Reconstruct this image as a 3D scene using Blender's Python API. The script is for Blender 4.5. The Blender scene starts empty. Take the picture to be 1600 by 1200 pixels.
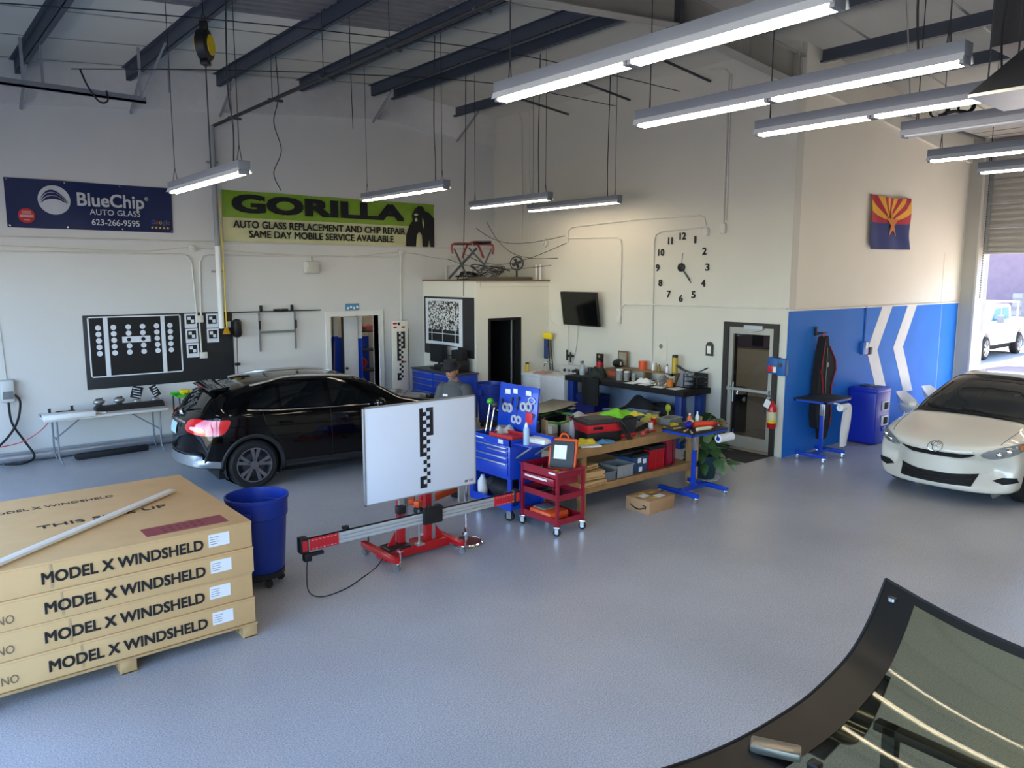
import bpy, bmesh, math, random
from mathutils import Vector, Matrix, Euler
from mathutils.bvhtree import BVHTree
from math import pi, sin, cos, tan, sqrt, atan2, radians as RAD
rnd = random.Random(11)
SC = bpy.context.scene
COL = SC.collection
# ---------------------------------------------------------------- camera
cam_d = bpy.data.cameras.new('camera'); cam = bpy.data.objects.new('camera', cam_d); COL.objects.link(cam)
cam_d.sensor_fit = 'HORIZONTAL'; cam_d.sensor_width = 36.0; cam_d.lens = 36.0 * 1201.757 / 1600.0
cam_d.clip_start = 0.05; cam_d.clip_end = 500
YAW, PIT, ROL = 0.688762, 0.137773, 0.000962
_f = Vector((sin(YAW) * cos(PIT), cos(YAW) * cos(PIT), -sin(PIT))); _r = Vector((cos(YAW), -sin(YAW), 0)); _u = _r.cross(_f)
_r2 = cos(ROL) * _r + sin(ROL) * _u; _u2 = -sin(ROL) * _r + cos(ROL) * _u
_m = Matrix((( _r2.x, _u2.x, -_f.x, 0), (_r2.y, _u2.y, -_f.y, 0), (_r2.z, _u2.z, -_f.z, 2.9), (0, 0, 0, 1)))
cam.matrix_world = _m
SC.camera = cam
# ---------------------------------------------------------------- world, exposure
W = bpy.data.worlds.new('sky'); SC.world = W; W.use_nodes = True
wn = W.node_tree.nodes; wl = W.node_tree.links
sky = wn.new('ShaderNodeTexSky'); sky.sky_type = 'NISHITA'
sky.sun_elevation = RAD(54); sky.sun_rotation = RAD(62); sky.sun_disc = True; sky.sun_intensity = 0.19; sky.sun_size = RAD(1.2)
sky.air_density = 1.0; sky.dust_density = 0.4; sky.ozone_density = 3.5
wl.new(sky.outputs[0], wn['Background'].inputs[0]); wn['Background'].inputs[1].default_value = SKY_STRENGTH = 1.75
SC.view_settings.view_transform = 'Standard'; SC.view_settings.look = 'None'
SC.view_settings.exposure = 0.0; SC.view_settings.gamma = 1.0; SC.view_settings.use_curve_mapping = False
TUBE = 24.5          # emission of the fluorescent tubes
def portal(name, loc, rot, sx, sy):
    d = bpy.data.lights.new(name, 'AREA'); d.shape = 'RECTANGLE'; d.size = sx; d.size_y = sy
    d.cycles.is_portal = True
    o = bpy.data.objects.new(name, d); COL.objects.link(o); o.location = loc; o.rotation_euler = rot
# sky portals in the open overhead doors (they only guide the sampling of the sky)
portal('door_portal_east', (18.35, 4.2, 1.72), (0, RAD(90), 0), 3.4, 4.4)
portal('door_portal_west', (-1.75, 9.65, 1.8), (0, RAD(-90), 0), 3.6, 6.5)
portal('door_portal_west', (-1.75, 3.4, 2.25), (0, RAD(-90), 0), 4.5, 5.2)
portal('door_portal_west', (-1.75, -2.1, 2.25), (0, RAD(-90), 0), 4.5, 5.0)
SC.cycles.max_bounces = 7; SC.cycles.diffuse_bounces = 4; SC.cycles.glossy_bounces = 4; SC.cycles.transparent_max_bounces = 10
SC.cycles.use_denoising = True; SC.cycles.sample_clamp_indirect = 6.0; SC.cycles.caustics_reflective = False; SC.cycles.caustics_refractive = False
# ---------------------------------------------------------------- materials
def lin(c):
    if isinstance(c, str):
        c = c.lstrip('#'); c = [int(c[i:i + 2], 16) / 255 for i in (0, 2, 4)]
    return tuple(v / 12.92 if v <= 0.04045 else ((v + 0.055) / 1.055) ** 2.4 for v in c) + (1.0,)
MATS = {}
def mat(name, c='808080', rough=0.5, metal=0.0, noise=None, bump=None, emit=0.0, coat=0.0, trans=0.0, spec=0.5, alpha=None, c2=None, coords='Object', ior=1.45):
    """a procedural principled material; noise=(scale, amount) varies the colour, bump=(scale, strength) adds relief"""
    if name in MATS: return MATS[name]
    m = bpy.data.materials.new(name); m.use_nodes = True; MATS[name] = m
    n = m.node_tree.nodes; l = m.node_tree.links; b = n['Principled BSDF']
    b.inputs['Base Color'].default_value = lin(c); b.inputs['Roughness'].default_value = rough; b.inputs['Metallic'].default_value = metal
    b.inputs['Coat Weight'].default_value = coat; b.inputs['Coat Roughness'].default_value = 0.04
    b.inputs['Transmission Weight'].default_value = trans; b.inputs['Specular IOR Level'].default_value = spec; b.inputs['IOR'].default_value = ior
    tc = n.new('ShaderNodeTexCoord')
    if noise is None: noise = (6.0, 0.06)
    tx = n.new('ShaderNodeTexNoise'); tx.inputs['Scale'].default_value = noise[0]; tx.inputs['Detail'].default_value = 4
    l.new(tc.outputs[coords], tx.inputs['Vector'])
    mx = n.new('ShaderNodeMix'); mx.data_type = 'RGBA'
    a = lin(c); k = noise[1]
    mx.inputs['A'].default_value = tuple(min(1, v * (1 + k)) for v in a[:3]) + (1,)
    mx.inputs['B'].default_value = lin(c2) if c2 else tuple(v * (1 - 2 * k) for v in a[:3]) + (1,)
    l.new(tx.outputs['Fac'], mx.inputs['Factor']); l.new(mx.outputs['Result'], b.inputs['Base Color'])
    if bump:
        t2 = n.new('ShaderNodeTexNoise'); t2.inputs['Scale'].default_value = bump[0]; t2.inputs['Detail'].default_value = 3
        l.new(tc.outputs[coords], t2.inputs['Vector'])
        bp = n.new('ShaderNodeBump'); bp.inputs['Strength'].default_value = bump[1]; bp.inputs['Distance'].default_value = 0.02
        l.new(t2.outputs['Fac'], bp.inputs['Height']); l.new(bp.outputs[0], b.inputs['Normal'])
    if emit:
        b.inputs['Emission Color'].default_value = a; b.inputs['Emission Strength'].default_value = emit
    if alpha is not None: b.inputs['Alpha'].default_value = alpha
    return m
def glass(name, tint='a0a8a0', see=0.5, rough=0.02):
    """thin tinted pane: part clear, part mirror"""
    if name in MATS: return MATS[name]
    m = bpy.data.materials.new(name); m.use_nodes = True; MATS[name] = m
    n = m.node_tree.nodes; l = m.node_tree.links; n.clear()
    o = n.new('ShaderNodeOutputMaterial'); t = n.new('ShaderNodeBsdfTransparent'); t.inputs[0].default_value = tuple(v * see for v in lin(tint)[:3]) + (1,)
    g = n.new('ShaderNodeBsdfGlossy'); g.inputs['Roughness'].default_value = rough
    lw_ = n.new('ShaderNodeLayerWeight'); pw_ = n.new('ShaderNodeMath'); pw_.operation = 'POWER'; pw_.inputs[1].default_value = 5.0
    fr = n.new('ShaderNodeMapRange'); fr.inputs['To Min'].default_value = 0.04; mx = n.new('ShaderNodeMixShader'); lw_.inputs[0].default_value = 0.5
    l.new(lw_.outputs['Facing'], pw_.inputs[0]); l.new(pw_.outputs[0], fr.inputs[0]); l.new(fr.outputs[0], mx.inputs[0]); l.new(t.outputs[0], mx.inputs[1]); l.new(g.outputs[0], mx.inputs[2]); l.new(mx.outputs[0], o.inputs[0])
    return m
# ---------------------------------------------------------------- mesh builder
class MB:
    def __init__(s): s.v = []; s.f = []; s.mi = []; s.mats = []; s.cur = 0; s.T = None
    def use(s, m):
        if m not in s.mats: s.mats.append(m)
        s.cur = s.mats.index(m); return s
    def add(s, vs, fs):
        k = len(s.v)
        s.v += [tuple(s.T @ Vector(p)) for p in vs] if s.T is not None else [tuple(p) for p in vs]
        s.f += [tuple(i + k for i in f) for f in fs]; s.mi += [s.cur] * len(fs); return s
    def box(s, a, b, bev=0.0, R=None, o=(0, 0, 0)):
        """box between corners a and b; bev chamfers; R rotates about o"""
        x0, y0, z0 = [min(p, q) for p, q in zip(a, b)]; x1, y1, z1 = [max(p, q) for p, q in zip(a, b)]
        if bev <= 0:
            vs = [(x0, y0, z0), (x1, y0, z0), (x1, y1, z0), (x0, y1, z0), (x0, y0, z1), (x1, y0, z1), (x1, y1, z1), (x0, y1, z1)]
            fs = [(0, 3, 2, 1), (4, 5, 6, 7), (0, 1, 5, 4), (1, 2, 6, 5), (2, 3, 7, 6), (3, 0, 4, 7)]
        else:
            bm = bmesh.new(); bmesh.ops.create_cube(bm, size=1.0)
            for q in bm.verts: q.co = Vector(((x0 + x1) / 2 + q.co.x * (x1 - x0), (y0 + y1) / 2 + q.co.y * (y1 - y0), (z0 + z1) / 2 + q.co.z * (z1 - z0)))
            bev = min(bev, 0.49 * min(x1 - x0, y1 - y0, z1 - z0))
            bmesh.ops.bevel(bm, geom=bm.edges[:], offset=bev, segments=2, affect='EDGES', profile=0.5)
            vs = [tuple(q.co) for q in bm.verts]; bm.verts.index_update(); fs = [[q.index for q in f.verts] for f in bm.faces]; bm.free()
        if R is not None:
            oo = Vector(o); vs = [tuple(oo + R @ (Vector(p) - oo)) for p in vs]
        return s.add(vs, fs)
    def cb(s, c, d, bev=0.0, rz=0.0, R=None):
        """box by centre c and dimensions d"""
        Rm = R if R is not None else (Matrix.Rotation(rz, 3, 'Z') if rz else None)
        return s.box([c[i] - d[i] / 2 for i in range(3)], [c[i] + d[i] / 2 for i in range(3)], bev, Rm, c)
    def cyl(s, p0, p1, r0, r1=None, n=14, caps=True):
        p0, p1 = Vector(p0), Vector(p1); r1 = r0 if r1 is None else r1
        d = (p1 - p0).normalized(); a = d.orthogonal().normalized(); b = d.cross(a)
        vs = [tuple(p + (a * cos(2 * pi * i / n) + b * sin(2 * pi * i / n)) * r) for p, r in ((p0, r0), (p1, r1)) for i in range(n)]
        fs = [(i, (i + 1) % n, n + (i + 1) % n, n + i) for i in range(n)]
        if caps: fs += [tuple(range(n - 1, -1, -1)), tuple(range(n, 2 * n))]
        return s.add(vs, fs)
    def tube(s, pts, r, n=6, closed=False, flat=1.0):
        pts = [Vector(p) for p in pts]; m = len(pts); vs = []
        up = None
        for i, p in enumerate(pts):
            q0 = pts[i - 1] if i or closed else p; q1 = pts[(i + 1) % m] if i < m - 1 or closed else p
            d = (q1 - q0)
            if d.length < 1e-9: d = Vector((0, 0, 1))
            d.normalize()
            if up is None: up = d.orthogonal().normalized()
            a = (up - d * up.dot(d)); a = a.normalized() if a.length > 1e-6 else d.orthogonal().normalized()
            up = a; b = d.cross(a); rr = r[i] if isinstance(r, (list, tuple)) else r
            vs += [tuple(p + (a * cos(2 * pi * k / n) + b * sin(2 * pi * k / n) * flat) * rr) for k in range(n)]
        fs = []
        for i in range(m if closed else m - 1):
            j = (i + 1) % m
            fs += [(i * n + k, i * n + (k + 1) % n, j * n + (k + 1) % n, j * n + k) for k in range(n)]
        if not closed: fs += [tuple(range(n - 1, -1, -1)), tuple(range((m - 1) * n, m * n))]
        return s.add(vs, fs)
    def lathe(s, prof, c=(0, 0, 0), n=20, sx=1.0, sy=1.0):
        """prof: list of (radius, z) from bottom to top, closed where radius is 0"""
        c = Vector(c); vs = []; fs = []
        for r, z in prof: vs += [tuple(c + Vector((r * sx * cos(2 * pi * i / n), r * sy * sin(2 * pi * i / n), z))) for i in range(n)]
        for k in range(len(prof) - 1): fs += [(k * n + i, k * n + (i + 1) % n, (k + 1) * n + (i + 1) % n, (k + 1) * n + i) for i in range(n)]
        if prof[0][0] > 1e-6: fs.append(tuple(range(n - 1, -1, -1)))
        if prof[-1][0] > 1e-6: fs.append(tuple(range((len(prof) - 1) * n, len(prof) * n)))
        return s.add(vs, fs)
    def prism(s, poly, lo, hi, axis='y'):
        """extrude a 2-D outline: axis 'y' takes (x,z), 'x' takes (y,z), 'z' takes (x,y)"""
        mk = {'y': lambda p, h: (p[0], h, p[1]), 'x': lambda p, h: (h, p[0], p[1]), 'z': lambda p, h: (p[0], p[1], h)}[axis]
        n = len(poly); vs = [mk(p, lo) for p in poly] + [mk(p, hi) for p in poly]
        fs = [tuple(range(n)), tuple(range(2 * n - 1, n - 1, -1))] + [(i, n + i, n + (i + 1) % n, (i + 1) % n) for i in range(n)]
        return s.add(vs, fs)
    def grid(s, fn, nu, nv, thick=0.0):
        """surface fn(u,v) for u,v in 0..1; thick > 0 gives it a back"""
        P = [[Vector(fn(i / nu, j / nv)) for j in range(nv + 1)] for i in range(nu + 1)]
        vs = [tuple(P[i][j]) for i in range(nu + 1) for j in range(nv + 1)]; w = nv + 1
        fs = [(i * w + j, (i + 1) * w + j, (i + 1) * w + j + 1, i * w + j + 1) for i in range(nu) for j in range(nv)]
        if thick:
            k = len(vs)
            for i in range(nu + 1):
                for j in range(nv + 1):
                    a = P[min(i + 1, nu)][j] - P[max(i - 1, 0)][j]; b = P[i][min(j + 1, nv)] - P[i][max(j - 1, 0)]
                    nn = a.cross(b); nn = nn.normalized() if nn.length > 1e-9 else Vector((0, 0, 1)); vs.append(tuple(P[i][j] - nn * thick))
            fs += [tuple(k + q for q in reversed(f)) for f in fs]
            ring = [i * w for i in range(nu + 1)] + [nu * w + j for j in range(1, nv + 1)] + [i * w + nv for i in range(nu - 1, -1, -1)] + [j for j in range(nv - 1, 0, -1)]
            for a, b in zip(ring, ring[1:] + ring[:1]): fs.append((b, a, a + k, b + k))
        return s.add(vs, fs)
    def sph(s, c, r, nu=12, nv=8, zmin=-1.0, zmax=1.0):
        r = (r, r, r) if not isinstance(r, (tuple, list)) else r
        vs = []; fs = []
        for j in range(nv + 1):
            t = -pi / 2 + pi * j / nv; zz = max(zmin, min(zmax, sin(t))); cc = cos(t)
            vs += [(c[0] + r[0] * cc * cos(2 * pi * i / nu), c[1] + r[1] * cc * sin(2 * pi * i / nu), c[2] + r[2] * zz) for i in range(nu)]
        for j in range(nv): fs += [(j * nu + i, j * nu + (i + 1) % nu, (j + 1) * nu + (i + 1) % nu, (j + 1) * nu + i) for i in range(nu)]
        return s.add(vs, fs)
    def mesh(s, name):
        me = bpy.data.meshes.new(name); me.from_pydata(s.v, [], s.f)
        for m in s.mats: me.materials.append(m)
        if s.mats: me.polygons.foreach_set('material_index', s.mi)
        bm = bmesh.new(); bm.from_mesh(me); bmesh.ops.remove_doubles(bm, verts=bm.verts, dist=1e-6); bmesh.ops.recalc_face_normals(bm, faces=bm.faces); bm.to_mesh(me); bm.free()
        me.polygons.foreach_set('use_smooth', [True] * len(me.polygons)); me.set_sharp_from_angle(angle=RAD(38)); me.update()
        return me
    def build(s, name, m=None, parent=None):
        if m is not None and not s.mats: s.mats = [m]; s.mi = [0] * len(s.f)
        return link(bpy.data.objects.new(name, s.mesh(name)), parent)
def link(o, parent=None):
    COL.objects.link(o)
    if parent is not None: o.parent = parent
    return o
def tag(o, label=None, cat=None, group=None, kind=None):
    if label: o['label'] = label
    if cat: o['category'] = cat
    if group: o['group'] = group
    if kind: o['kind'] = kind
    return o
def thing(name, label, cat, loc=(0, 0, 0), rz=0.0, group=None):
    o = link(bpy.data.objects.new(name, None)); o.location = loc; o.rotation_euler = (0, 0, rz); o.empty_display_size = 0.1
    return tag(o, label, cat, group)
def one(name, label, cat, mb, m, loc=(0, 0, 0), rz=0.0, group=None):
    o = mb.build(name, m); o.location = loc; o.rotation_euler = (0, 0, rz); return tag(o, label, cat, group)
def structure(name, mb, m, parent=None):
    o = mb.build(name, m, parent)
    if parent is None: o['kind'] = 'structure'
    return o
def copy_tree(o, parent=None):
    c = o.copy(); COL.objects.link(c)
    if parent is not None: c.parent = parent
    for ch in list(o.children): copy_tree(ch, c)
    return c
def dup(o, loc, rz=0.0, label=None, group=None):
    c = copy_tree(o); c.location = loc; c.rotation_euler = (0, 0, rz)
    if label: c['label'] = label
    if group: c['group'] = group
    return c
def text(s, size, m, parent, loc, face='y', ext=0.001, sx=1.0, bold=0.0, align='CENTER', shear=0.0, name='lettering', rot=None, spacing=1.0):
    """flat lettering; face 'y' reads on a surface that looks towards -Y, 'x' towards -X, 'z' upwards"""
    cu = bpy.data.curves.new(name, 'FONT'); cu.body = s; cu.size = size; cu.extrude = ext; cu.offset = bold; cu.align_x = align; cu.align_y = 'CENTER'
    cu.shear = shear; cu.resolution_u = 3; cu.space_character = spacing
    t = bpy.data.objects.new(name, cu); me = bpy.data.meshes.new_from_object(t); bpy.data.objects.remove(t); bpy.data.curves.remove(cu)
    me.materials.clear(); me.materials.append(m)
    o = link(bpy.data.objects.new(name, me), parent); o.location = loc; o.scale = (sx, 1, 1)
    o.rotation_euler = rot if rot is not None else {'y': (pi / 2, 0, 0), 'x': (pi / 2, 0, -pi / 2), 'z': (0, 0, 0)}[face]
    return o
def arc(c, r, a0, a1, n, plane='xz', sq=1.0):
    out = []
    for i in range(n + 1):
        a = RAD(a0 + (a1 - a0) * i / n); p, q = r * cos(a), r * sin(a) * sq
        out.append({'xz': (c[0] + p, c[1], c[2] + q), 'xy': (c[0] + p, c[1] + q, c[2]), 'yz': (c[0], c[1] + p, c[2] + q)}[plane])
    return out
def curve(pts, n=6, closed=False):
    """catmull-rom through the points"""
    P = [Vector(p) for p in pts]; out = []; m = len(P)
    for i in range(m if closed else m - 1):
        g = (lambda k: P[k % m]) if closed else (lambda k: P[max(0, min(m - 1, k))])
        p0, p1, p2, p3 = g(i - 1), g(i), g(i + 1), g(i + 2)
        for k in range(n):
            t = k / n
            out.append(0.5 * (2 * p1 + (p2 - p0) * t + (2 * p0 - 5 * p1 + 4 * p2 - p3) * t * t + (3 * p1 - p0 - 3 * p2 + p3) * t ** 3))
    if not closed: out.append(P[-1])
    return out
# common materials
white_paint = mat('white_wall_paint', 'cac7bc', 0.6, noise=(1.2, 0.03), bump=(60, 0.03))
trim_white = mat('white_trim_paint', 'd9d8d4', 0.5)
steel_grey = mat('grey_painted_steel', '767b86', 0.5, noise=(3, 0.08))
dark_steel = mat('dark_steel', '3a3d42', 0.5, noise=(5, 0.1))
galv = mat('galvanised_steel', 'a5a8aa', 0.35, 0.8, noise=(14, 0.1))
chrome = mat('chrome', 'd8d8d8', 0.12, 1.0)
alu = mat('brushed_aluminium', 'b7babd', 0.33, 0.85, noise=(20, 0.05))
black_pl = mat('black_plastic', '141416', 0.45)
black_matte = mat('black_matte', '0d0d0e', 0.8)
rubber = mat('black_rubber', '17171a', 0.75, noise=(30, 0.1))
white_pl = mat('white_plastic', 'dfe0e0', 0.4)
paper = mat('white_paper', 'e6e6e2', 0.8)
blue_pl = mat('blue_plastic', '12318f', 0.38, noise=(5, 0.06))
blue_paint = mat('blue_enamel', '0f3fb5', 0.3, coat=0.3)
red_paint = mat('red_enamel', 'b3131c', 0.32, coat=0.3)
dkred_paint = mat('deep_red_enamel', '8c1029', 0.35, coat=0.3)
wire_dk = mat('dark_wire', '26282b', 0.6)
conduit_m = mat('painted_conduit', 'cfcdc6', 0.5)
wood = mat('pine_wood', 'a07a4e', 0.65, noise=(9, 0.22), bump=(40, 0.1))
kraft = mat('cardboard', 'cba877', 0.8, noise=(5, 0.07), bump=(70, 0.04))
orange_pl = mat('orange_plastic', 'd8511c', 0.45)
green_pl = mat('green_enamel', '3fae2e', 0.4)
yellow_pl = mat('yellow_plastic', 'dcc21c', 0.45)
red_pl = mat('red_plastic', 'b51a22', 0.42)
grey_pl = mat('grey_plastic', '6e7277', 0.5)
ink = mat('black_ink', '15151a', 0.7)
# ---------------------------------------------------------------- the setting
def slab_wall(name, axis, pos, th, u0, u1, z0, z1, holes, m):
    us = sorted({u0, u1} | {h[0] for h in holes} | {h[1] for h in holes}); zs = sorted({z0, z1} | {h[2] for h in holes} | {h[3] for h in holes})
    mb = MB()
    for ua, ub in zip(us, us[1:]):
        for za, zb in zip(zs, zs[1:]):
            if any(h[0] <= ua and ub <= h[1] and h[2] <= za and zb <= h[3] for h in holes): continue
            if axis == 'x': mb.box((pos, ua, za), (pos + th, ub, zb))
            else: mb.box((ua, pos, za), (ub, pos + th, zb))
    return structure(name, mb, m)
def deck(x): return 6.70 - 0.09 * abs(x - 8.2)
# epoxy flake floor
fm = bpy.data.materials.new('epoxy_flake_floor'); fm.use_nodes = True
n = fm.node_tree.nodes; l = fm.node_tree.links; b = n['Principled BSDF']
tc = n.new('ShaderNodeTexCoord')
v1 = n.new('ShaderNodeTexNoise'); v1.inputs['Scale'].default_value = 95; v1.inputs['Detail'].default_value = 6; v1.inputs['Roughness'].default_value = 0.8
v2 = n.new('ShaderNodeTexNoise'); v2.inputs['Scale'].default_value = 0.55; v2.inputs['Detail'].default_value = 5
v3 = n.new('ShaderNodeTexNoise'); v3.inputs['Scale'].default_value = 3.5; v3.inputs['Detail'].default_value = 8; v3.inputs['Roughness'].default_value = 0.7
for v in (v1, v2, v3): l.new(tc.outputs['Object'], v.inputs['Vector'])
rp = n.new('ShaderNodeValToRGB'); l.new(v1.outputs['Fac'], rp.inputs[0])
rp.color_ramp.elements[0].position = 0.38; rp.color_ramp.elements[0].color = lin('868a91'); rp.color_ramp.elements[1].position = 0.62; rp.color_ramp.elements[1].color = lin('d2d5db')
mx = n.new('ShaderNodeMix'); mx.data_type = 'RGBA'; mx.blend_type = 'MULTIPLY'; mx.inputs['Factor'].default_value = 1.0
r2 = n.new('ShaderNodeValToRGB'); l.new(v2.outputs['Fac'], r2.inputs[0]); r2.color_ramp.elements[0].position = 0.3; r2.color_ramp.elements[0].color = (0.78, 0.78, 0.78, 1); r2.color_ramp.elements[1].position = 0.7
l.new(rp.outputs[0], mx.inputs['A']); l.new(r2.outputs[0], mx.inputs['B']); l.new(mx.outputs['Result'], b.inputs['Base Color'])
r3 = n.new('ShaderNodeMapRange'); r3.inputs['To Min'].default_value = 0.24; r3.inputs['To Max'].default_value = 0.46; l.new(v3.outputs['Fac'], r3.inputs[0]); l.new(r3.outputs[0], b.inputs['Roughness'])
bp = n.new('ShaderNodeBump'); bp.inputs['Strength'].default_value = 0.05; bp.inputs['Distance'].default_value = 0.01; l.new(v1.outputs['Fac'], bp.inputs['Height']); l.new(bp.outputs[0], b.inputs['Normal'])
structure('floor', MB().box((-1.8, -5, -0.2), (18.4, 16.7, 0)), fm)
asphalt = mat('pale_concrete_yard', '9b9790', 0.85, noise=(0.6, 0.08), bump=(20, 0.1))
tag(structure('ground', MB().box((18.4, -45, -0.25), (110, 75, -0.03)), asphalt), 'sunlit pale concrete yard outside the overhead door', 'ground')
tag(structure('ground', MB().box((-70, -45, -0.25), (-1.8, 75, -0.03)), mat('grey_asphalt_lot', '8b8986', 0.9, noise=(0.8, 0.1))), 'grey asphalt lot outside the west doors', 'ground')
slab_wall('wall_back', 'y', 14.2, 0.2, -1.8, 11.35, 0, 6.9, [(6.97, 8.07, 0, 2.12)], mat('neutral_wall_paint', 'cccccb', 0.6, noise=(1.2, 0.03), bump=(60, 0.03)))
slab_wall('wall_right', 'x', 11.15, 0.2, 6.65, 14.2, 0, 6.9, [(6.83, 7.76, 0, 2.12)], white_paint)
wc = slab_wall('wall_blue', 'y', 6.65, 0.2, 11.35, 18.4, 0, 6.9, [], mat('warm_lit_wall_paint', 'ded8ca', 0.6, noise=(1.2, 0.03), bump=(60, 0.03)))  # lighter, warmer copy of the wall paint; warm light put into its colour
slab_wall('wall_garage', 'x', 18.2, 0.2, -5, 6.65, 0, 6.9, [(2.0, 6.35, 0, 4.5)], mat('bare_block_wall', '9d9a92', 0.8, noise=(4, 0.08)))
slab_wall('wall_left', 'x', -1.8, 0.2, -5, 16.7, 0, 6.9, [(6.4, 12.9, 0, 3.6), (0.8, 6.0, 0, 4.5), (-4.6, 0.4, 0, 4.5)], white_paint)
slab_wall('wall_rear', 'y', -5.0, 0.2, -1.8, 18.4, 0, 6.9, [], white_paint)
# blue paint and chevron stripes on the wall beside the overhead door
wall_blue_m = mat('blue_wall_paint', '1662be', 0.6, noise=(1.6, 0.06), bump=(50, 0.03), spec=0.2, c2='2e78d0')
structure('paint_panel', MB().box((11.155, 6.643, 0), (17.74, 6.65, 2.37)).prism([(11.15, 0), (11.155, 0), (11.155, 2.37), (11.15, 2.37)], 6.643, 6.655), wall_blue_m, wc)
def stripe(pts, w, nm='paint_stripe'):
    poly = [(x, z) for x, z in pts] + [(x + w, z) for x, z in reversed(pts)]
    structure(nm, MB().prism(poly, 6.638, 6.643), trim_white, wc)
stripe([(14.29, 2.37), (13.80, 1.58), (14.35, 0.68)], 0.40); stripe([(15.33, 2.37), (14.84, 1.58), (15.40, 0.68)], 0.40)
structure('trim_1', MB().box((11.15, 6.625, 2.37), (17.74, 6.65, 2.392)), trim_white)
# faint plaster seams
structure('seam', MB().box((16.85, 6.647, 2.39), (16.865, 6.6505, 3.4)).box((16.9, 6.641, 0), (16.912, 6.644, 2.37)), mat('seam_line', 'b9b6ab', 0.7), wc)
# bathroom box in the corner
bx = MB()
bx.box((9.2, 12.3, 0), (9.3, 14.2, 2.82)); bx.box((9.3, 12.3, 0), (9.52, 12.4, 2.82)); bx.box((10.34, 12.3, 0), (11.15, 12.4, 2.82)); bx.box((9.52, 12.3, 2.06), (10.34, 12.4, 2.82))
bw = structure('wall_bathroom', bx, mat('cream_drywall', 'd9d6c9', 0.6, noise=(1.5, 0.03)))
structure('plywood_top', MB().box((9.17, 12.27, 2.82), (11.15, 14.2, 2.85)), mat('plywood', '7a5a44', 0.7, noise=(5, 0.15)), bw)
structure('seam', MB().box((9.3, 12.294, 2.70), (11.15, 12.3, 2.715)).box((9.3, 12.29, 2.70), (9.32, 12.3, 2.82)), mat('seam_shade', 'c6c3b4', 0.6), bw)
d = structure('door_1', MB().box((9.50, 12.28, 0), (9.55, 12.42, 2.08)).box((10.31, 12.28, 0), (10.36, 12.42, 2.08)).box((9.55, 12.28, 2.03), (10.31, 12.42, 2.08)), black_matte)
structure('door_leaf', MB().box((10.20, 12.42, 0.02), (10.24, 13.2, 2.03)), black_pl, d); structure('edge_strip', MB().box((10.185, 12.40, 0.02), (10.21, 12.425, 2.03)), alu, d)
structure('shade_backing', MB().box((9.31, 13.95, 0), (11.1, 14.0, 2.8)).box((9.3, 12.41, 0), (9.31, 14.0, 2.8)), black_matte, bw)  # black sheets stand in for the darkness of the unlit bathroom
# ceiling deck, seams, purlins
ceil_m = mat('white_vinyl_insulation', 'c8c5b9', 0.6, noise=(1.0, 0.07), bump=(5, 0.06))
cm = MB()
for xa, xb in ((-1.8, 8.2), (8.2, 18.5)):
    cm.add([(xa, -5, deck(xa)), (xb, -5, deck(xb)), (xb, 14.4, deck(xb)), (xa, 14.4, deck(xa)), (xa, -5, deck(xa) + .2), (xb, -5, deck(xb) + .2), (xb, 14.4, deck(xb) + .2), (xa, 14.4, deck(xa) + .2)],
           [(0, 3, 2, 1), (4, 5, 6, 7), (0, 1, 5, 4), (1, 2, 6, 5), (2, 3, 7, 6), (3, 0, 4, 7)])
ceil = structure('ceiling', cm, ceil_m)
seam_m = mat('vinyl_seam', '96958e', 0.7)
y = -3.6
while y < 14.2:
    for xa, xb in ((-1.6, 8.2), (8.2, 18.2)):
        if not (xa > 8 and y > 6.6):
            structure('ceiling_seam', MB().add([(xa, y, deck(xa) - .006), (xb, y, deck(xb) - .006), (xb, y + .035, deck(xb) - .006), (xa, y + .035, deck(xa) - .006), (xa, y, deck(xa)), (xb, y, deck(xb)), (xb, y + .035, deck(xb)), (xa, y + .035, deck(xa))],
                  [(0, 3, 2, 1), (0, 1, 5, 4), (2, 3, 7, 6), (1, 2, 6, 5), (3, 0, 4, 7)]), seam_m, ceil)
    y += 1.35
purlin_m = mat('grey_primer_steel', '414854', 0.55, noise=(2, 0.1))
for x in (-1.1, 0.4, 1.92, 3.47, 4.93, 6.47, 7.98, 8.5, 10.04, 11.65, 13.1, 14.79, 16.4):
    y1 = 14.2 if x < 11.15 else 6.65; z = deck(x); s_ = 1 if x < 8.2 else -1
    pb = MB().box((x - .004, -5, z - .2), (x + .004, y1, z)).box((x - .004, -5, z - .2), (x + .07 * s_, y1, z - .193)).box((x - .07 * s_, -5, z - .012), (x + .004, y1, z - .004)).box((x + .066 * s_, -5, z - .193), (x + .07 * s_, y1, z - .17))
    structure('purlin', pb, purlin_m, ceil)
strut_m = mat('pale_grey_strut', '8d9197', 0.5)
for x in (1.92, 3.47, 4.93, 7.98, 10.04):
    z = deck(x) - .2
    structure('flange_brace', MB().cyl((x + .04, 13.35, z), (x + .04, 14.14, z - .5), .025, n=4), strut_m, ceil)
for x, y in ((1.92, 12.2), (3.47, 12.0)):
    z = deck(x) - .2
    structure('flange_brace', MB().cyl((x + .05, y, z), (x + .05, y + .02, z - .55), .022, n=4), strut_m, ceil)
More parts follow.
